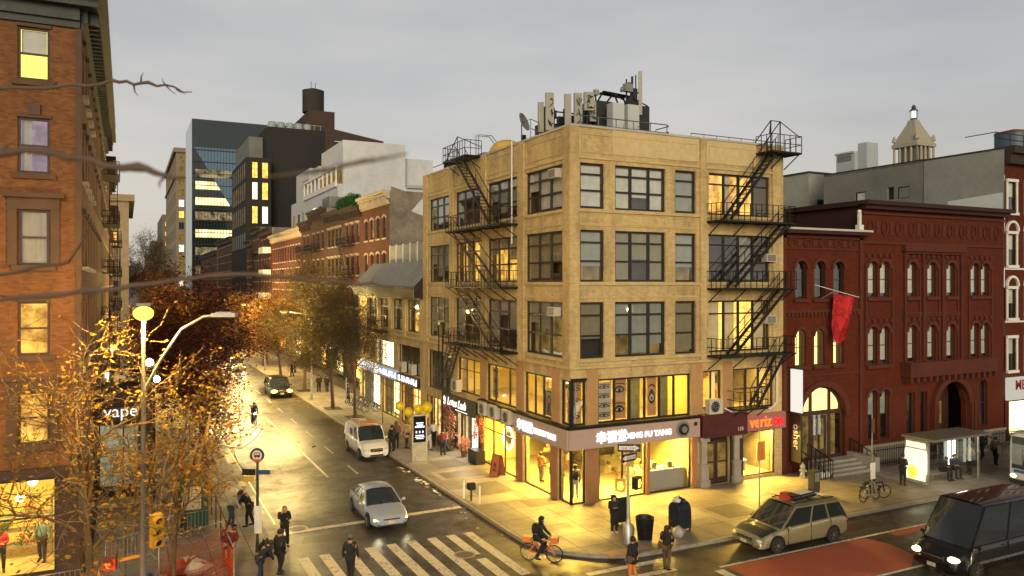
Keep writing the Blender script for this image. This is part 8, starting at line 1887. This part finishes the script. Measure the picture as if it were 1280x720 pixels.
 if lit:
  for sy_ in (1, -1):
   o = lamp('SPOT', (xf+.05, sy_*hw*.7, zh), 14 if lit is True else lit, (1, .85, .5), .08, (0, R(-84), 0), spot=R(70), name='headlight_beam'); o.parent = t
 return t
TOWARD = -math.pi/2         # nose towards the avenue
sed_top = [(-2.3, .86), (-2.1, .95), (-1.6, 1.0), (-.9, .95), (.6, .9), (1.0, .88), (1.7, .78), (2.15, .66), (2.3, .55)]
vehicle('sedan', 'silver-blue sedan with headlights on waiting at the stop line', 'car', (10.62, 35.5, 0), TOWARD-.02, 4.6, 1.8, 1.42, sed_top, (1.0, .15, -1.0, -1.85), carpaint('paint_silver_blue', (.5, .57, .66), .35), tumble=.7)
suv_top = [(-2.4, .95), (-2.2, 1.05), (-.9, 1.08), (.9, 1.05), (1.2, 1.02), (1.9, .95), (2.25, .82), (2.4, .65)]
vehicle('sport_utility_car', 'dark sport utility car with glaring orange headlights coming down the street', 'car', (13.35, 78.3, 0), TOWARD, 4.8, 1.95, 1.8, suv_top, (1.15, .45, -1.9, -2.3), carpaint('paint_black', (.02, .02, .022), .3), clear=.26, wr=.37, lit=60, litmat=EM('headlamp_orange', (1, .5, .06), 14), hs=.24, tumble=.8)
van_top = [(-2.2, 1.0), (-2.05, 1.1), (-.5, 1.12), (.9, 1.1), (1.1, 1.08), (1.75, .98), (2.1, .8), (2.2, .6)]
wv = vehicle('small_cargo_van', 'small white cargo van with ladder rack parked beside the kiosk', 'van', (13.95, 49.1, 0), TOWARD, 4.6, 1.83, 1.88, van_top, (1.15, .6, -2.05, -2.2), carpaint('paint_white', (.82, .8, .75), .05, .35), clear=.22, wr=.33, lit=False, opaque=.1, tumble=.84)
mb = MB(); mb.use(M('rack_timber', (.45, .33, .15), .7))
for y in (-.55, .55): mb.bar((.4, y, 2.03), (-1.95, y, 2.03), .05)
mb.bar((.2, .2, 2.08), (-1.9, .35, 2.12), .09); mb.bar((.2, .35, 2.08), (-1.9, .45, 2.12), .09)
for x in (-1.7, -.9, -.1): mb.bar((x, -.65, 2.0), (x, .65, 2.0), .05)
mb.use(M('orange_beacon', (.7, .25, .03), .4)); mb.box(.15, .5, -.6, .6, 1.96, 2.03); mb.build('roof_rack', None, wv, local=True)
mb = MB(); mb.use(M('van_blue_mark', (.05, .07, .25), .5)); mb.box(-.75, -.2, -.905, -.895, 1.25, 1.65); mb.mats[0] = MATS['van_blue_mark']; mb.build('door_mark', None, wv, local=True)
mini_top = [(-2.45, .98), (-2.3, 1.08), (-.9, 1.07), (.8, 1.0), (1.25, .97), (1.9, .86), (2.35, .7), (2.5, .55)]
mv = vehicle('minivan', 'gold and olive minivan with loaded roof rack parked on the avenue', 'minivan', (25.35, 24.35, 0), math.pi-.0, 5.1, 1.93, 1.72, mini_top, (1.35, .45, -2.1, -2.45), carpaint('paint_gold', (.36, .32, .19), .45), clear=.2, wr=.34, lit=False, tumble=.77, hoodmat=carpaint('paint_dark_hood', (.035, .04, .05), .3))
mb = MB(); mb.use(BLACK)
for y in (-.6, .6): mb.tube([(.4, y, 1.8), (-1.9, y, 1.82)], .025)
for x in (.2, -.6, -1.4): mb.bar((x, -.62, 1.85), (x, .62, 1.85), .04)
mb.build('roof_rail', None, mv, local=True)
for nm, mt, q in (('red_bundle', M('bundle_red', (.45, .04, .03), .7), [(.3, .1, 1.95, .5, .35, .14), (-.1, -.3, 1.95, .4, .3, .1)]), ('white_board', WHITE, [(-.9, 0, 1.93, .9, .8, .05)]), ('pole_bundle', IRON, [(-.4, .45, 1.93, 1.6, .08, .08), (-.5, .3, 1.98, 1.5, .05, .05), (.0, .2, 2.0, .5, .4, .06)])):
 mb = MB(); mb.use(mt)
 for x, y, z, a, b, c in q: mb.cbox((x, y, z), (a, b, c), .15)
 mb.build(nm, None, mv, local=True)
mb = MB(); mb.use(M('dash_papers', (.5, .5, .42), .7)); mb.cbox((.98, .2, 1.12), (.3, .7, .04), ry=.2); mb.build('dashboard_papers', None, mv, local=True)
big_top = [(-3.0, 1.15), (-2.8, 1.3), (1.5, 1.3), (2.0, 1.28), (2.55, 1.12), (2.85, .92), (2.95, .7)]
bv = vehicle('passenger_van', 'large black passenger van driving left at the bottom right corner', 'van', (29.95, 18.95, 0), math.pi-.0, 6.0, 2.05, 2.68, big_top, (2.15, 1.2, -2.85, -2.95), carpaint('paint_black_gloss', (.012, .012, .013), .2, .2), clear=.3, wr=.37, lit=60, opaque=-9, hs=.17, tumble=.84, moving=True)
mb = MB(); mb.use(M('chrome_strip', (.5, .5, .45), .2, metal=.9)); mb.box(-2.9, 1.9, 1.01, 1.035, .62, .72); mb.box(-2.9, 1.9, -1.035, -1.01, .62, .72); mb.build('side_strip', None, bv, local=True)
bus = thing('city_bus', 'white city bus with lit orange route display entering from the right edge', 'bus', (48.4, 24.2, 0), math.pi)
BP = carpaint('bus_white', (.6, .62, .62), .1); mb = MB(); mb.use(BP)
pr = [(0, .35), (1.25, .35), (1.3, .6), (1.3, 2.3), (1.2, 2.95), (.9, 3.12), (0, 3.18)]; pr = pr+[(-y, z) for y, z in reversed(pr[1:-1])]; m = len(pr); vs = []
xs = [-6, 5.2, 5.75, 5.95, 6.0]; sc_x = [1, 1, .97, .9, .84]
for x, s_ in zip(xs, sc_x): vs += [(x, y*s_, 1.6+(z-1.6)*(1 if s_ == 1 else s_**.5)) for y, z in pr]
mb.mesh(vs, [(i*m+k, i*m+(k+1) % m, (i+1)*m+(k+1) % m, (i+1)*m+k) for i in range(len(xs)-1) for k in range(m)], True); mb.mesh(vs[-m:], [tuple(range(m))]); mb.mesh(vs[:m], [tuple(reversed(range(m)))]); mb.build('body', None, bus, local=True)
mb = MB(); mb.use(CGLASS); mb.box(5.98, 6.03, -1.0, 1.0, 1.15, 2.45)
for k in range(6): mb.box(4.2-k*1.6, 5.6-k*1.6, 1.29, 1.315, 1.35, 2.4); mb.box(4.2-k*1.6, 5.6-k*1.6, -1.315, -1.29, 1.35, 2.4)
mb.build('glazing', None, bus, local=True)
mb = MB(); mb.use(BLACK); mb.box(5.98, 6.025, -1.0, 1.0, 2.46, 2.85); mb.build('display_box', None, bus, local=True)
text('14', .3, bus, 'route_display', EM('display_orange', (1, .4, .05), 6), M4=W(bus) @ Matrix(((0, 0, 1, 6.03), (1, 0, 0, -.3), (0, 1, 0, 2.53), (0, 0, 0, 1))), ext=.005, bold=.01)
for y in (-.95, .95): mb = MB(); mb.use(HL); mb.ball((5.98, y, .75), .13, 10, (.5, 1.3, .8)); mb.build('headlight', None, bus, local=True)
mb = MB(); mb.use(M('bus_blue', (.02, .08, .3), .4)); mb.box(-5.9, 5.2, 1.3, 1.32, .75, 1.1); mb.box(-5.9, 5.2, -1.32, -1.3, .75, 1.1); mb.box(5.99, 6.03, -.9, .9, .95, 1.1); mb.build('stripe', None, bus, local=True)
mb = MB(); mb.use(BLACK); mb.box(5.9, 6.08, -1.1, 1.1, .38, .6); mb.bar((5.9, 1.2, 2.4), (6.3, 1.4, 2.3), .05); mb.cbox((6.35, 1.42, 2.05), (.12, .2, .45)); mb.bar((5.9, -1.2, 2.4), (6.3, -1.4, 2.3), .05); mb.cbox((6.35, -1.42, 2.05), (.12, .2, .45)); mb.build('bumper', None, bus, local=True)
for x in (3.6, -2.8):
 for y in (-1.33, 1.09): mb = MB(); mb.use(TYRE); mb.lathe((x, y, .48), [(.3, 0), (.46, 0), (.48, .04), (.48, .2), (.46, .24), (.3, .24)], 20, 'y'); mb.build('wheel', None, bus, local=True)
mb = MB(); mb.use(EM('plate_lit', (.8, .9, 1), 1.2)); mb.box(6.03, 6.04, -.35, .35, 1.15, 1.28); mb.build('lit_plate', None, bus, local=True)
for i, (x, y, lb, L_, cl_) in enumerate(((8.2, 96, 'white sedan with blazing headlights further up the left lane', 1400, (.5, .5, .48)), (12.6, 104, 'pale car following the dark sport utility car', 700, (.4, .4, .4)), (8.4, 118, 'grey car in the left lane beneath the amber trees', 500, (.2, .2, .2)), (12.8, 128, 'furthest car with lit headlights', 400, (.3, .05, .04)))):
 vehicle('car', lb, 'car', (x, y, 0), TOWARD, 4.6, 1.8, 1.45, sed_top, (1.0, .15, -1.0, -1.85), carpaint('paint_far_%d' % i, cl_), 'cars far up the side street', lit=L_*.12, litmat=EM('headlamp_far', (1, .75, .25), 60), tumble=.72)
# ================================================================== people (local: x forward, y left)
PEND = []
def skin_obj(name, mat, J, edges, root, parent, sub=1):
 names = list(J); idx = {n: i for i, n in enumerate(names)}
 me = bpy.data.meshes.new(name); me.from_pydata([J[n][0] for n in names], [(idx[a], idx[b]) for a, b in edges], []); me.materials.append(mat)
 o = bpy.data.objects.new(name, me); COL.objects.link(o); o.parent = parent
 md = o.modifiers.new('s', 'SKIN'); md.use_smooth_shade = True
 sv = me.skin_vertices[0].data
 for n in names:
  r_ = J[n][1]; sv[idx[n]].radius = (r_, r_) if not isinstance(r_, tuple) else r_
  sv[idx[n]].use_root = (n == root)
 s_ = o.modifiers.new('u', 'SUBSURF'); s_.levels = sub; s_.render_levels = sub
 PEND.append(o); WORLD[o.name] = W(parent); return o
def finish_people():
 bpy.context.view_layer.update(); dg = bpy.context.evaluated_depsgraph_get(); new = []
 for o in PEND: new.append(bpy.data.meshes.new_from_object(o.evaluated_get(dg)))
 for o, me in zip(PEND, new):
  o.modifiers.clear(); o.data = me
  for p in me.polygons: p.use_smooth = True
SK = [M('skin_light', (.5, .3, .2), .6, var=.06), M('skin_mid', (.33, .18, .1), .6, var=.06), M('skin_dark', (.13, .07, .045), .6, var=.06)]
HAIR = {'black': M('hair_black', (.01, .009, .008), .6), 'brown': M('hair_brown', (.09, .04, .02), .6), 'blond': M('hair_auburn', (.25, .12, .05), .6), 'grey': M('hair_grey', (.3, .29, .27), .7)}
def cl(name, c): return M('wear_'+name, c, .9, var=.2, scale=5)
CL = {k: cl(k, v) for k, v in dict(black=(.012, .012, .014), navy=(.02, .025, .05), grey=(.12, .12, .12), pale=(.45, .42, .37), beige=(.4, .33, .24), brown=(.1, .06, .035), maroon=(.12, .02, .02), orange=(.6, .2, .04), khaki=(.25, .21, .14), denim=(.05, .07, .12), tan=(.35, .25, .14), white=(.6, .58, .55), red=(.4, .03, .03), teal=(.12, .2, .2)).items()}
def rot2(p, c, a):   # pitch a point forwards about c
 x, z = p[0]-c[0], p[2]-c[2]; return (c[0]+x*math.cos(a)+z*math.sin(a), p[1], c[2]-x*math.sin(a)+z*math.cos(a))
def person(label, loc, face, top='black', legs='black', hair='black', skin=1, h=1.7, stride=0., arms='down', lean=0., hood=False, coat=0, sit=None, bag=None, headpitch=0., group='people on the street', hat=None, longhair=False, feet='black', bike=False, skirt=False):
 t = thing('person', label, 'person', (loc[0], loc[1], loc[2] if len(loc) > 2 else SW), face, group=None)
 k = h/1.72; P = {}
 def S(x, y, z): return (x*k, y*k, z*k)
 P['pelvis'] = S(0, 0, .94); P['spine'] = S(0, 0, 1.1); P['chest'] = S(.0, 0, 1.3); P['neck'] = S(.0, 0, 1.47); P['head'] = S(.02, 0, 1.56); P['crown'] = S(.02, 0, 1.67)
 for s, sy in (('L', 1), ('R', -1)):
  st = stride*sy
  P['hip'+s] = S(0, .09*sy, .9); P['knee'+s] = S(.04+st*.55, .1*sy, .5); P['ank'+s] = S(st*1.1-(.06 if st < 0 else 0), .1*sy, .09+(.05 if st < 0 else 0)); P['toe'+s] = S(st*1.1+.15, .12*sy, .04+(.01 if st < 0 else 0))
  P['sh'+s] = S(0, .185*sy, 1.41)
  a = arms if isinstance(arms, str) else arms[0 if sy > 0 else 1]
  e, w_ = {'down': ((-.02-st*.2, .25, 1.13), (.06-st*.45, .25, .88)), 'phone': ((.02, .24, 1.15), (.27, .08, 1.22)), 'pocket': ((-.06, .27, 1.15), (.1, .2, .98)), 'bag': ((0, .27, 1.14), (.04, .28, .88)), 'up': ((.12, .26, 1.22), (.2, .16, 1.47)), 'reach': ((.22, .2, 1.25), (.45, .15, 1.12)), 'bars': ((.22, .22, 1.2), (.5, .24, 1.08)), 'fold': ((.05, .25, 1.15), (.22, -.02, 1.14))}[a]
  P['el'+s] = S(e[0], e[1]*sy, e[2]); P['wr'+s] = S(w_[0], w_[1]*sy, w_[2])
 upper = [n for n in P if n[:-1] in ('sh', 'el', 'wr') or n in ('spine', 'chest', 'neck', 'head', 'crown')]
 if lean:
  for n in upper: P[n] = rot2(P[n], P['pelvis'], lean)
 if headpitch:
  for n in ('head', 'crown'): P[n] = rot2(P[n], P['neck'], headpitch)
 if sit is not None:
  dz = P['pelvis'][2]-sit
  for n in P:
   if n[:3] not in ('kne', 'ank', 'toe'): P[n] = (P[n][0], P[n][1], P[n][2]-dz)
  for s, sy in (('L', 1), ('R', -1)):
   if bike:
    P['knee'+s] = (.34+(.06*sy), .11*sy, sit-.14+.1*sy); P['ank'+s] = (.12+.1*sy, .12*sy, .3+.14*sy); P['toe'+s] = (.27+.1*sy, .12*sy, .25+.14*sy)
   else: P['knee'+s] = (.42, .13*sy, sit+.03); P['ank'+s] = (.42, .13*sy, .09); P['toe'+s] = (.57, .14*sy, .04)
 J = {}
 def R_(n, r_): J[n] = (P[n], r_*k if not isinstance(r_, tuple) else (r_[0]*k, r_[1]*k))
 R_('pelvis', (.115, .15)); R_('spine', (.1, .13)); R_('chest', (.11, .16)); R_('neck', .052); R_('head', (.08, .085)); R_('crown', .07)
 E = [('pelvis', 'spine'), ('spine', 'chest'), ('chest', 'neck'), ('neck', 'head'), ('head', 'crown')]
 hd = Vector(P['head']); up = (Vector(P['crown'])-hd).normalized(); fwd = Vector((up.z, 0, -up.x))
 P['nose'] = tuple(hd+fwd*.1*k+up*.005); J['nose'] = (P['nose'], .014*k); E.append(('head', 'nose'))
 for s, sy in (('L', 1), ('R', -1)):
  R_('hip'+s, .095); R_('knee'+s, .06); R_('ank'+s, .042); R_('toe'+s, .035); R_('sh'+s, .06); R_('el'+s, .045); R_('wr'+s, .028)
  E += [('pelvis', 'hip'+s), ('hip'+s, 'knee'+s), ('knee'+s, 'ank'+s), ('ank'+s, 'toe'+s), ('chest', 'sh'+s), ('sh'+s, 'el'+s), ('el'+s, 'wr'+s)]
  w_ = Vector(P['wr'+s]); d = (w_-Vector(P['el'+s])).normalized(); sd = Vector((0, 1, 0)) if abs(d.y) < .8 else Vector((1, 0, 0)); sd = (sd-d*sd.dot(d)).normalized(); pn = d.cross(sd)
  J['palm'+s] = (tuple(w_+d*.06*k), (.032*k, .018*k)); E.append(('wr'+s, 'palm'+s))
  for q, (o_, L_) in enumerate(((-.03, .06), (-.01, .072), (.01, .068), (.028, .055))):
   b = w_+d*.085*k+sd*o_*k; J['f%d%s' % (q, s)] = (tuple(b+d*L_*.5*k), .009*k); J['g%d%s' % (q, s)] = (tuple(b+d*L_*.85*k+pn*.02*k), .008*k); E += [('palm'+s, 'f%d%s' % (q, s)), ('f%d%s' % (q, s), 'g%d%s' % (q, s))]
  J['t'+s] = (tuple(w_+d*.05*k-sd*.045*k), .011*k); J['u'+s] = (tuple(w_+d*.085*k-sd*.055*k+pn*.02*k), .009*k); E += [('palm'+s, 't'+s), ('t'+s, 'u'+s)]
 skin_obj('body', SK[skin], J, E, 'pelvis', t)
 G = {n: (P[n], r_*k if not isinstance(r_, tuple) else (r_[0]*k, r_[1]*k)) for n, r_ in dict(pelvis=(.13, .165), hipL=.112, hipR=.112, kneeL=.078, kneeR=.078, ankL=.064, ankR=.064).items()}
 skin_obj('trousers', CL[legs], G, [('pelvis', 'hipL'), ('pelvis', 'hipR'), ('hipL', 'kneeL'), ('hipR', 'kneeR'), ('kneeL', 'ankL'), ('kneeR', 'ankR')], 'pelvis', t)
 rr_ = dict(pelvis=(.15, .185), spine=(.14, .175), chest=(.145, .19), neck=.075, shL=.085, shR=.085, elL=.066, elR=.066, wrL=.05, wrR=.05)
 G = {n: (P[n], r_*k if not isinstance(r_, tuple) else (r_[0]*k, r_[1]*k)) for n, r_ in rr_.items()}
 Ed = [('pelvis', 'spine'), ('spine', 'chest'), ('chest', 'neck'), ('chest', 'shL'), ('chest', 'shR'), ('shL', 'elL'), ('shR', 'elR'), ('elL', 'wrL'), ('elR', 'wrR')]
 if coat:
  G['hem'] = ((P['pelvis'][0], 0, P['pelvis'][2]-coat*k), (.2*k, .23*k)); G['mid'] = ((P['pelvis'][0], 0, P['pelvis'][2]-coat*.5*k), (.18*k, .2*k)); Ed += [('pelvis', 'mid'), ('mid', 'hem')]
 skin_obj('jacket', CL[top], G, Ed, 'pelvis', t)
 for s in 'LR':
  mb = MB(); mb.use(CL[feet]); a = Vector(P['ank'+s]); b = Vector(P['toe'+s]); mb.tube([a-(b-a)*.35+Vector((0, 0, -.03)), a+Vector((0, 0, -.02)), a.lerp(b, .6)+Vector((0, 0, .0)), b+Vector((.03, 0, 0))], [.035, .052, .045, .03], 8); mb.build('shoe', None, t, local=True)
 hm = MB(); c = hd+up*.045*k-fwd*.012*k
 if hood:
  hm.use(CL[top]); hm.ball(c-fwd*.02, .135*k, 12, (1.0, .95, 1.12));
  hm2 = MB(); hm2.use(CL[top]); cc = c-fwd*.02; keep = []
  for f in hm.f:
   ctr = sum((Vector(hm.v[i]) for i in f), Vector())/len(f)-cc
   if not (ctr.normalized().dot(fwd) > .62 and ctr.z < .07): keep.append(f)
  hm2.mesh(hm.v, keep, True); hm2.tube([Vector(P['neck'])+Vector((0, 0, -.06)), Vector(P['neck'])+Vector((0, 0, .03))], [.1*k, .09*k], 10); hm2.build('hood', None, t, local=True)
 else:
  hm.use(HAIR[hair]); hm.ball(c-fwd*.012+up*.015, .112*k, 12, (.98, .93, 1.06)); keep = []
  for f in hm.f:
   ctr = sum((Vector(hm.v[i]) for i in f), Vector())/len(f)-c
   if not (ctr.normalized().dot(fwd) > .35 and ctr.dot(up) < .055*k) and ctr.dot(up) > -.075*k: keep.append(f)
  h2 = MB(); h2.use(HAIR[hair]); h2.mesh(hm.v, keep, True)
  if longhair: q = hd-fwd*.06*k; h2.tube([q+up*.05, q-up*.12-fwd*.02, q-up*.27-fwd*.03], [.09*k, .105*k, .06*k], 8)
  h2.build('hair', None, t, local=True)
 ey = MB(); ey.use(BLACK)
 for sy in (1, -1): ey.ball(hd+fwd*.082*k+Vector((0, sy*.032*k, 0))+up*.02*k, .011*k, 6)
 ey.tube([hd+fwd*.084*k+Vector((0, y*k, 0))-up*.045*k for y in (-.022, 0, .022)], .006*k, 4); ey.build('eyes_and_mouth', None, t, local=True)
 if hat: mb = MB(); mb.use(CL[hat]); mb.ball(c+up*.03, .12*k, 12, (1, .95, .9)); mb.v = [v if (Vector(v)-hd).dot(up) > .05*k else tuple(Vector(v)+up*(.05*k-(Vector(v)-hd).dot(up))) for v in mb.v]; mb.build('hat', None, t, local=True)
 if arms == 'phone' or (isinstance(arms, tuple) and 'phone' in arms):
  p = (Vector(P['wrL'])+Vector(P['wrR']))/2+Vector((.07, 0, .05)) if arms == 'phone' else Vector(P['wrL'])+Vector((.07, 0, .05)); mb = MB(); mb.use(BLACK); mb.cbox(p, (.02, .075, .15), ry=-.5); mb.use(EM('phone_glow', (.7, .8, 1), 1.5)); mb.cbox(p+Vector((-.012, 0, .003)), (.004, .065, .13), ry=-.5); mb.build('phone', None, t, local=True)
 if bag:
  kind, bc = bag; mb = MB(); mb.use(CL[bc])
  if kind == 'back': q = Vector(P['chest'])-Vector((.2, 0, .08)); mb.ball(q, .2*k, 12, (.62, .85, 1.2)); mb.tube([q+Vector((.05, .1, .2)), Vector(P['shL'])+Vector((.03, -.05, .06)), Vector(P['chest'])+Vector((.13, .1, -.1))], .02); mb.tube([q+Vector((.05, -.1, .2)), Vector(P['shR'])+Vector((.03, .05, .06)), Vector(P['chest'])+Vector((.13, -.1, -.1))], .02); mb.build('backpack', None, t, local=True)
  elif kind == 'cube': q = Vector(P['chest'])-Vector((.3, 0, .1)); mb.cbox(q, (.36, .42, .42)); mb.build('delivery_bag', None, t, local=True)
  else:
   q = Vector(P['pelvis'])+Vector((-.02, .27, .0)); mb.ball(q, .17*k, 10, (.95, .45, .95)); mb.tube([q+Vector((.12, 0, .1)), Vector(P['shL'])+Vector((0, 0, .07)), q+Vector((-.12, 0, .1))], .012, 5); mb.build('shoulder_bag', None, t, local=True)
 return t
def toward(a, b): return math.atan2(b[1]-a[1], b[0]-a[0])
CAMD = -math.pi/2-.45
person('woman in black with reddish hair crossing the side street, arms raised with a phone', (5.95, 33.3, 0), CAMD+.5, 'black', 'black', 'blond', 0, 1.7, .12, ('phone', 'up'), longhair=True, headpitch=.15)
person('person in pale jacket bending toward a black-clad companion beside the bus stop post', (4.2, 36.5), -.4, 'pale', 'denim', 'black', 1, 1.72, .05, 'reach', lean=.55, headpitch=.2)
person('black-clad person bending with head down against the bus stop post', (4.95, 36.2), math.pi-.5, 'black', 'black', 'black', 1, 1.78, .08, 'reach', lean=.5, headpitch=.4)
person('person in dark puffer coat and pale trousers walking toward the bottom edge', (3.55, 31.2), CAMD+.2, 'maroon', 'tan', 'black', 1, 1.78, .12, 'pocket', coat=.15, headpitch=.2, feet='red')
person('dark-coated person with light face seen beside the crosswalk kerb at the bottom edge', (5.15, 29.75), .6, 'black', 'black', 'black', 1, 1.72, .1, 'pocket', coat=.2)
person('crouched dark figure at the bottom edge next to the crosswalk kerb', (4.35, 29.2), .2, 'black', 'navy', 'black', 1, 1.65, .1, 'reach', lean=.6, headpitch=.4)
person('person in black with pale knitted hat walking over the zebra stripes', (7.4, 28.2, 0), CAMD+3.0, 'black', 'black', 'black', 1, 1.75, .15, 'down', hat='grey')
person('figure in long black hooded coat looking at a phone on the corner pavement', (19.0, 28.2), CAMD+.1, 'black', 'black', 'black', 0, 1.66, 0., 'phone', hood=True, coat=.62, headpitch=.25, feet='white')
person('woman in dark coat and orange trousers waiting at the avenue kerb with shoulder bag', (16.65, 23.5, 0), 1.9, 'black', 'orange', 'black', 1, 1.72, .04, ('bag', 'phone'), bag=('side', 'brown'), coat=.25)
person('woman with long dark hair, dark coat and brown bag at the avenue crossing', (18.5, 23.9, 0), .5, 'black', 'brown', 'black', 1, 1.75, .05, 'fold', bag=('side', 'brown'), longhair=True)
person('man in black leaning by the lit advertising panel of the bus shelter', (37.35, 27.95), .2, 'black', 'black', 'black', 1, 1.72, 0., 'phone', headpitch=.35)
person('dark figure seated on the bus shelter bench looking down', (40.6, 27.9), -math.pi/2, 'black', 'black', 'black', 1, 1.7, 0, 'phone', sit=.56, lean=.25, headpitch=.4)
person('second dark figure seated with bags in the bus shelter', (41.5, 27.9), -math.pi/2-.3, 'navy', 'black', 'black', 1, 1.68, 0, 'fold', sit=.56, lean=.15)
person('person in pale coat with dark hair standing at the far end of the bus shelter', (43.1, 28.0), math.pi, 'beige', 'black', 'black', 1, 1.75, .03, 'pocket', coat=.2, bag=('side', 'teal'))
person('person walking in the shade in front of the deep porch, dragging a small cart', (46.5, 28.6), .2, 'brown', 'black', 'black', 1, 1.7, .15, 'down')
person('person in black striding near the iron fence at the right edge', (47.6, 30.1), math.pi, 'black', 'black', 'black', 1, 1.72, .2, 'down')
person('left one of a dark pair walking away on the right pavement under the trees', (17.2, 77.6), 1.4, 'black', 'black', 'black', 1, 1.78, .12, 'pocket', coat=.2)
person('right one of a dark pair walking away on the right pavement under the trees', (17.95, 77.4), 1.5, 'black', 'navy', 'brown', 1, 1.7, -.12, 'pocket', coat=.2)
person('person in grey hooded top behind the white van, back turned', (15.9, 49.0), 1.2, 'brown', 'black', 'black', 1, 1.78, .05, 'pocket', hood=True)
person('dark-coated person standing between the white van and the kiosk', (15.35, 48.2), 1.9, 'black', 'black', 'black', 1, 1.74, .04, 'down', bag=('back', 'black'))
person('tall person in tan coat facing the shops beside the white van', (16.5, 48.7), .3, 'tan', 'black', 'brown', 0, 1.8, .06, 'fold', coat=.3)
person('person in black partly hidden by the kiosk', (16.9, 46.6), .8, 'black', 'grey', 'black', 1, 1.75, .05, 'pocket')
person('person in pale hooded jacket passing close to the florist', (17.6, 47.6), -1.2, 'grey', 'pale', 'black', 1, 1.7, .12, 'down', hood=True)
person('person in dark coat right of the kiosk by the lit restaurant windows', (17.9, 45.7), 1.5, 'maroon', 'black', 'black', 1, 1.68, .05, 'phone')
person('child-sized figure in an orange jacket right of the kiosk', (18.5, 46.6), 2.6, 'orange', 'denim', 'black', 1, 1.45, .12, 'down')
person('person in white top walking out of the restaurant doorway', (18.4, 48.6), -2.2, 'white', 'black', 'black', 1, 1.72, .14, 'down')
person('shopper with black backpack standing inside the glowing corner shop', (20.25, 33.55, .15), 1.2, 'grey', 'pale', 'black', 1, 1.72, .05, 'down', bag=('back', 'black'), hat='black')
person('shopper in orange jacket among the clothes rails in the corner shop', (20.3, 37.2, .15), .4, 'orange', 'khaki', 'black', 1, 1.65, .04, 'phone')
person('shop assistant in dark clothes behind the clothes rail window', (20.6, 35.9, .15), -2.4, 'black', 'black', 'black', 1, 1.72, .03, 'down')
person('customer with red top seen through the left shop window', (-4.2, 34.6, .15), -1.5, 'red', 'black', 'black', 1, 1.7, 0, 'fold')
person('customer in green-grey coat near the pier in the left shop window', (-2.9, 35.2, .15), -1.9, 'teal', 'black', 'brown', 1, 1.74, .03, 'down')
person('dark figure crouching on the road beyond the orange fence', (3.9, 50.2, 0), .3, 'black', 'black', 'black', 1, 1.6, .1, 'reach', lean=.7, headpitch=.3)
for i, (x, y, c_, lb) in enumerate(((6.3, 104, 'black', 'tiny far figure on the left under the amber trees'), (17.3, 92, 'navy', 'far figure among the amber trees, nearest'), (18.4, 96, 'black', 'far figure close to the bright shop fronts'), (16.9, 108, 'brown', 'far figure in brown beyond the others'), (18.0, 69.5, 'black', 'figure standing by the bicycle rack'), (18.6, 72, 'grey', 'grey figure past the bicycle rack'))): person(lb, (x, y), 1.5+i, c_, 'black', 'black', 1, 1.72, .1, 'down')
bk = bicycle('orange share bicycle ridden off the kerb at the corner', (14.72, 26.95, 0), -.72, M('bike_orange', (.65, .17, .06), .4), 'bicycles being ridden', ebike=True, basket=True)
person('hooded rider in black with a large round backpack on the orange bicycle', (14.58, 27.07, 0), -.72, 'black', 'black', 'black', 1, 1.74, 0, 'bars', sit=1.0, lean=.3, hood=True, bag=('back', 'black'), bike=True)
sc = bicycle('delivery bicycle with a bright white headlamp coming down the middle of the street', (8.9, 62.9, 0), TOWARD+.1, BLACK, 'bicycles being ridden', ebike=True)
mb = MB(); mb.use(EM('bike_lamp', (.8, .9, 1), 40)); mb.ball((.5, 0, .95), .07, 8); mb.build('headlight', None, sc, local=True)
lamp('SPOT', (8.9, 62.3, 1.0), 60, (.85, .93, 1), .05, (R(78), 0, .1+math.pi), spot=R(60))
person('helmeted rider in dark clothes on the lamp-lit delivery bicycle', (8.92, 63.1, 0), TOWARD+.1, 'navy', 'black', 'black', 1, 1.72, 0, 'bars', sit=1.0, lean=.28, hat='black', bike=True)
finish_people()
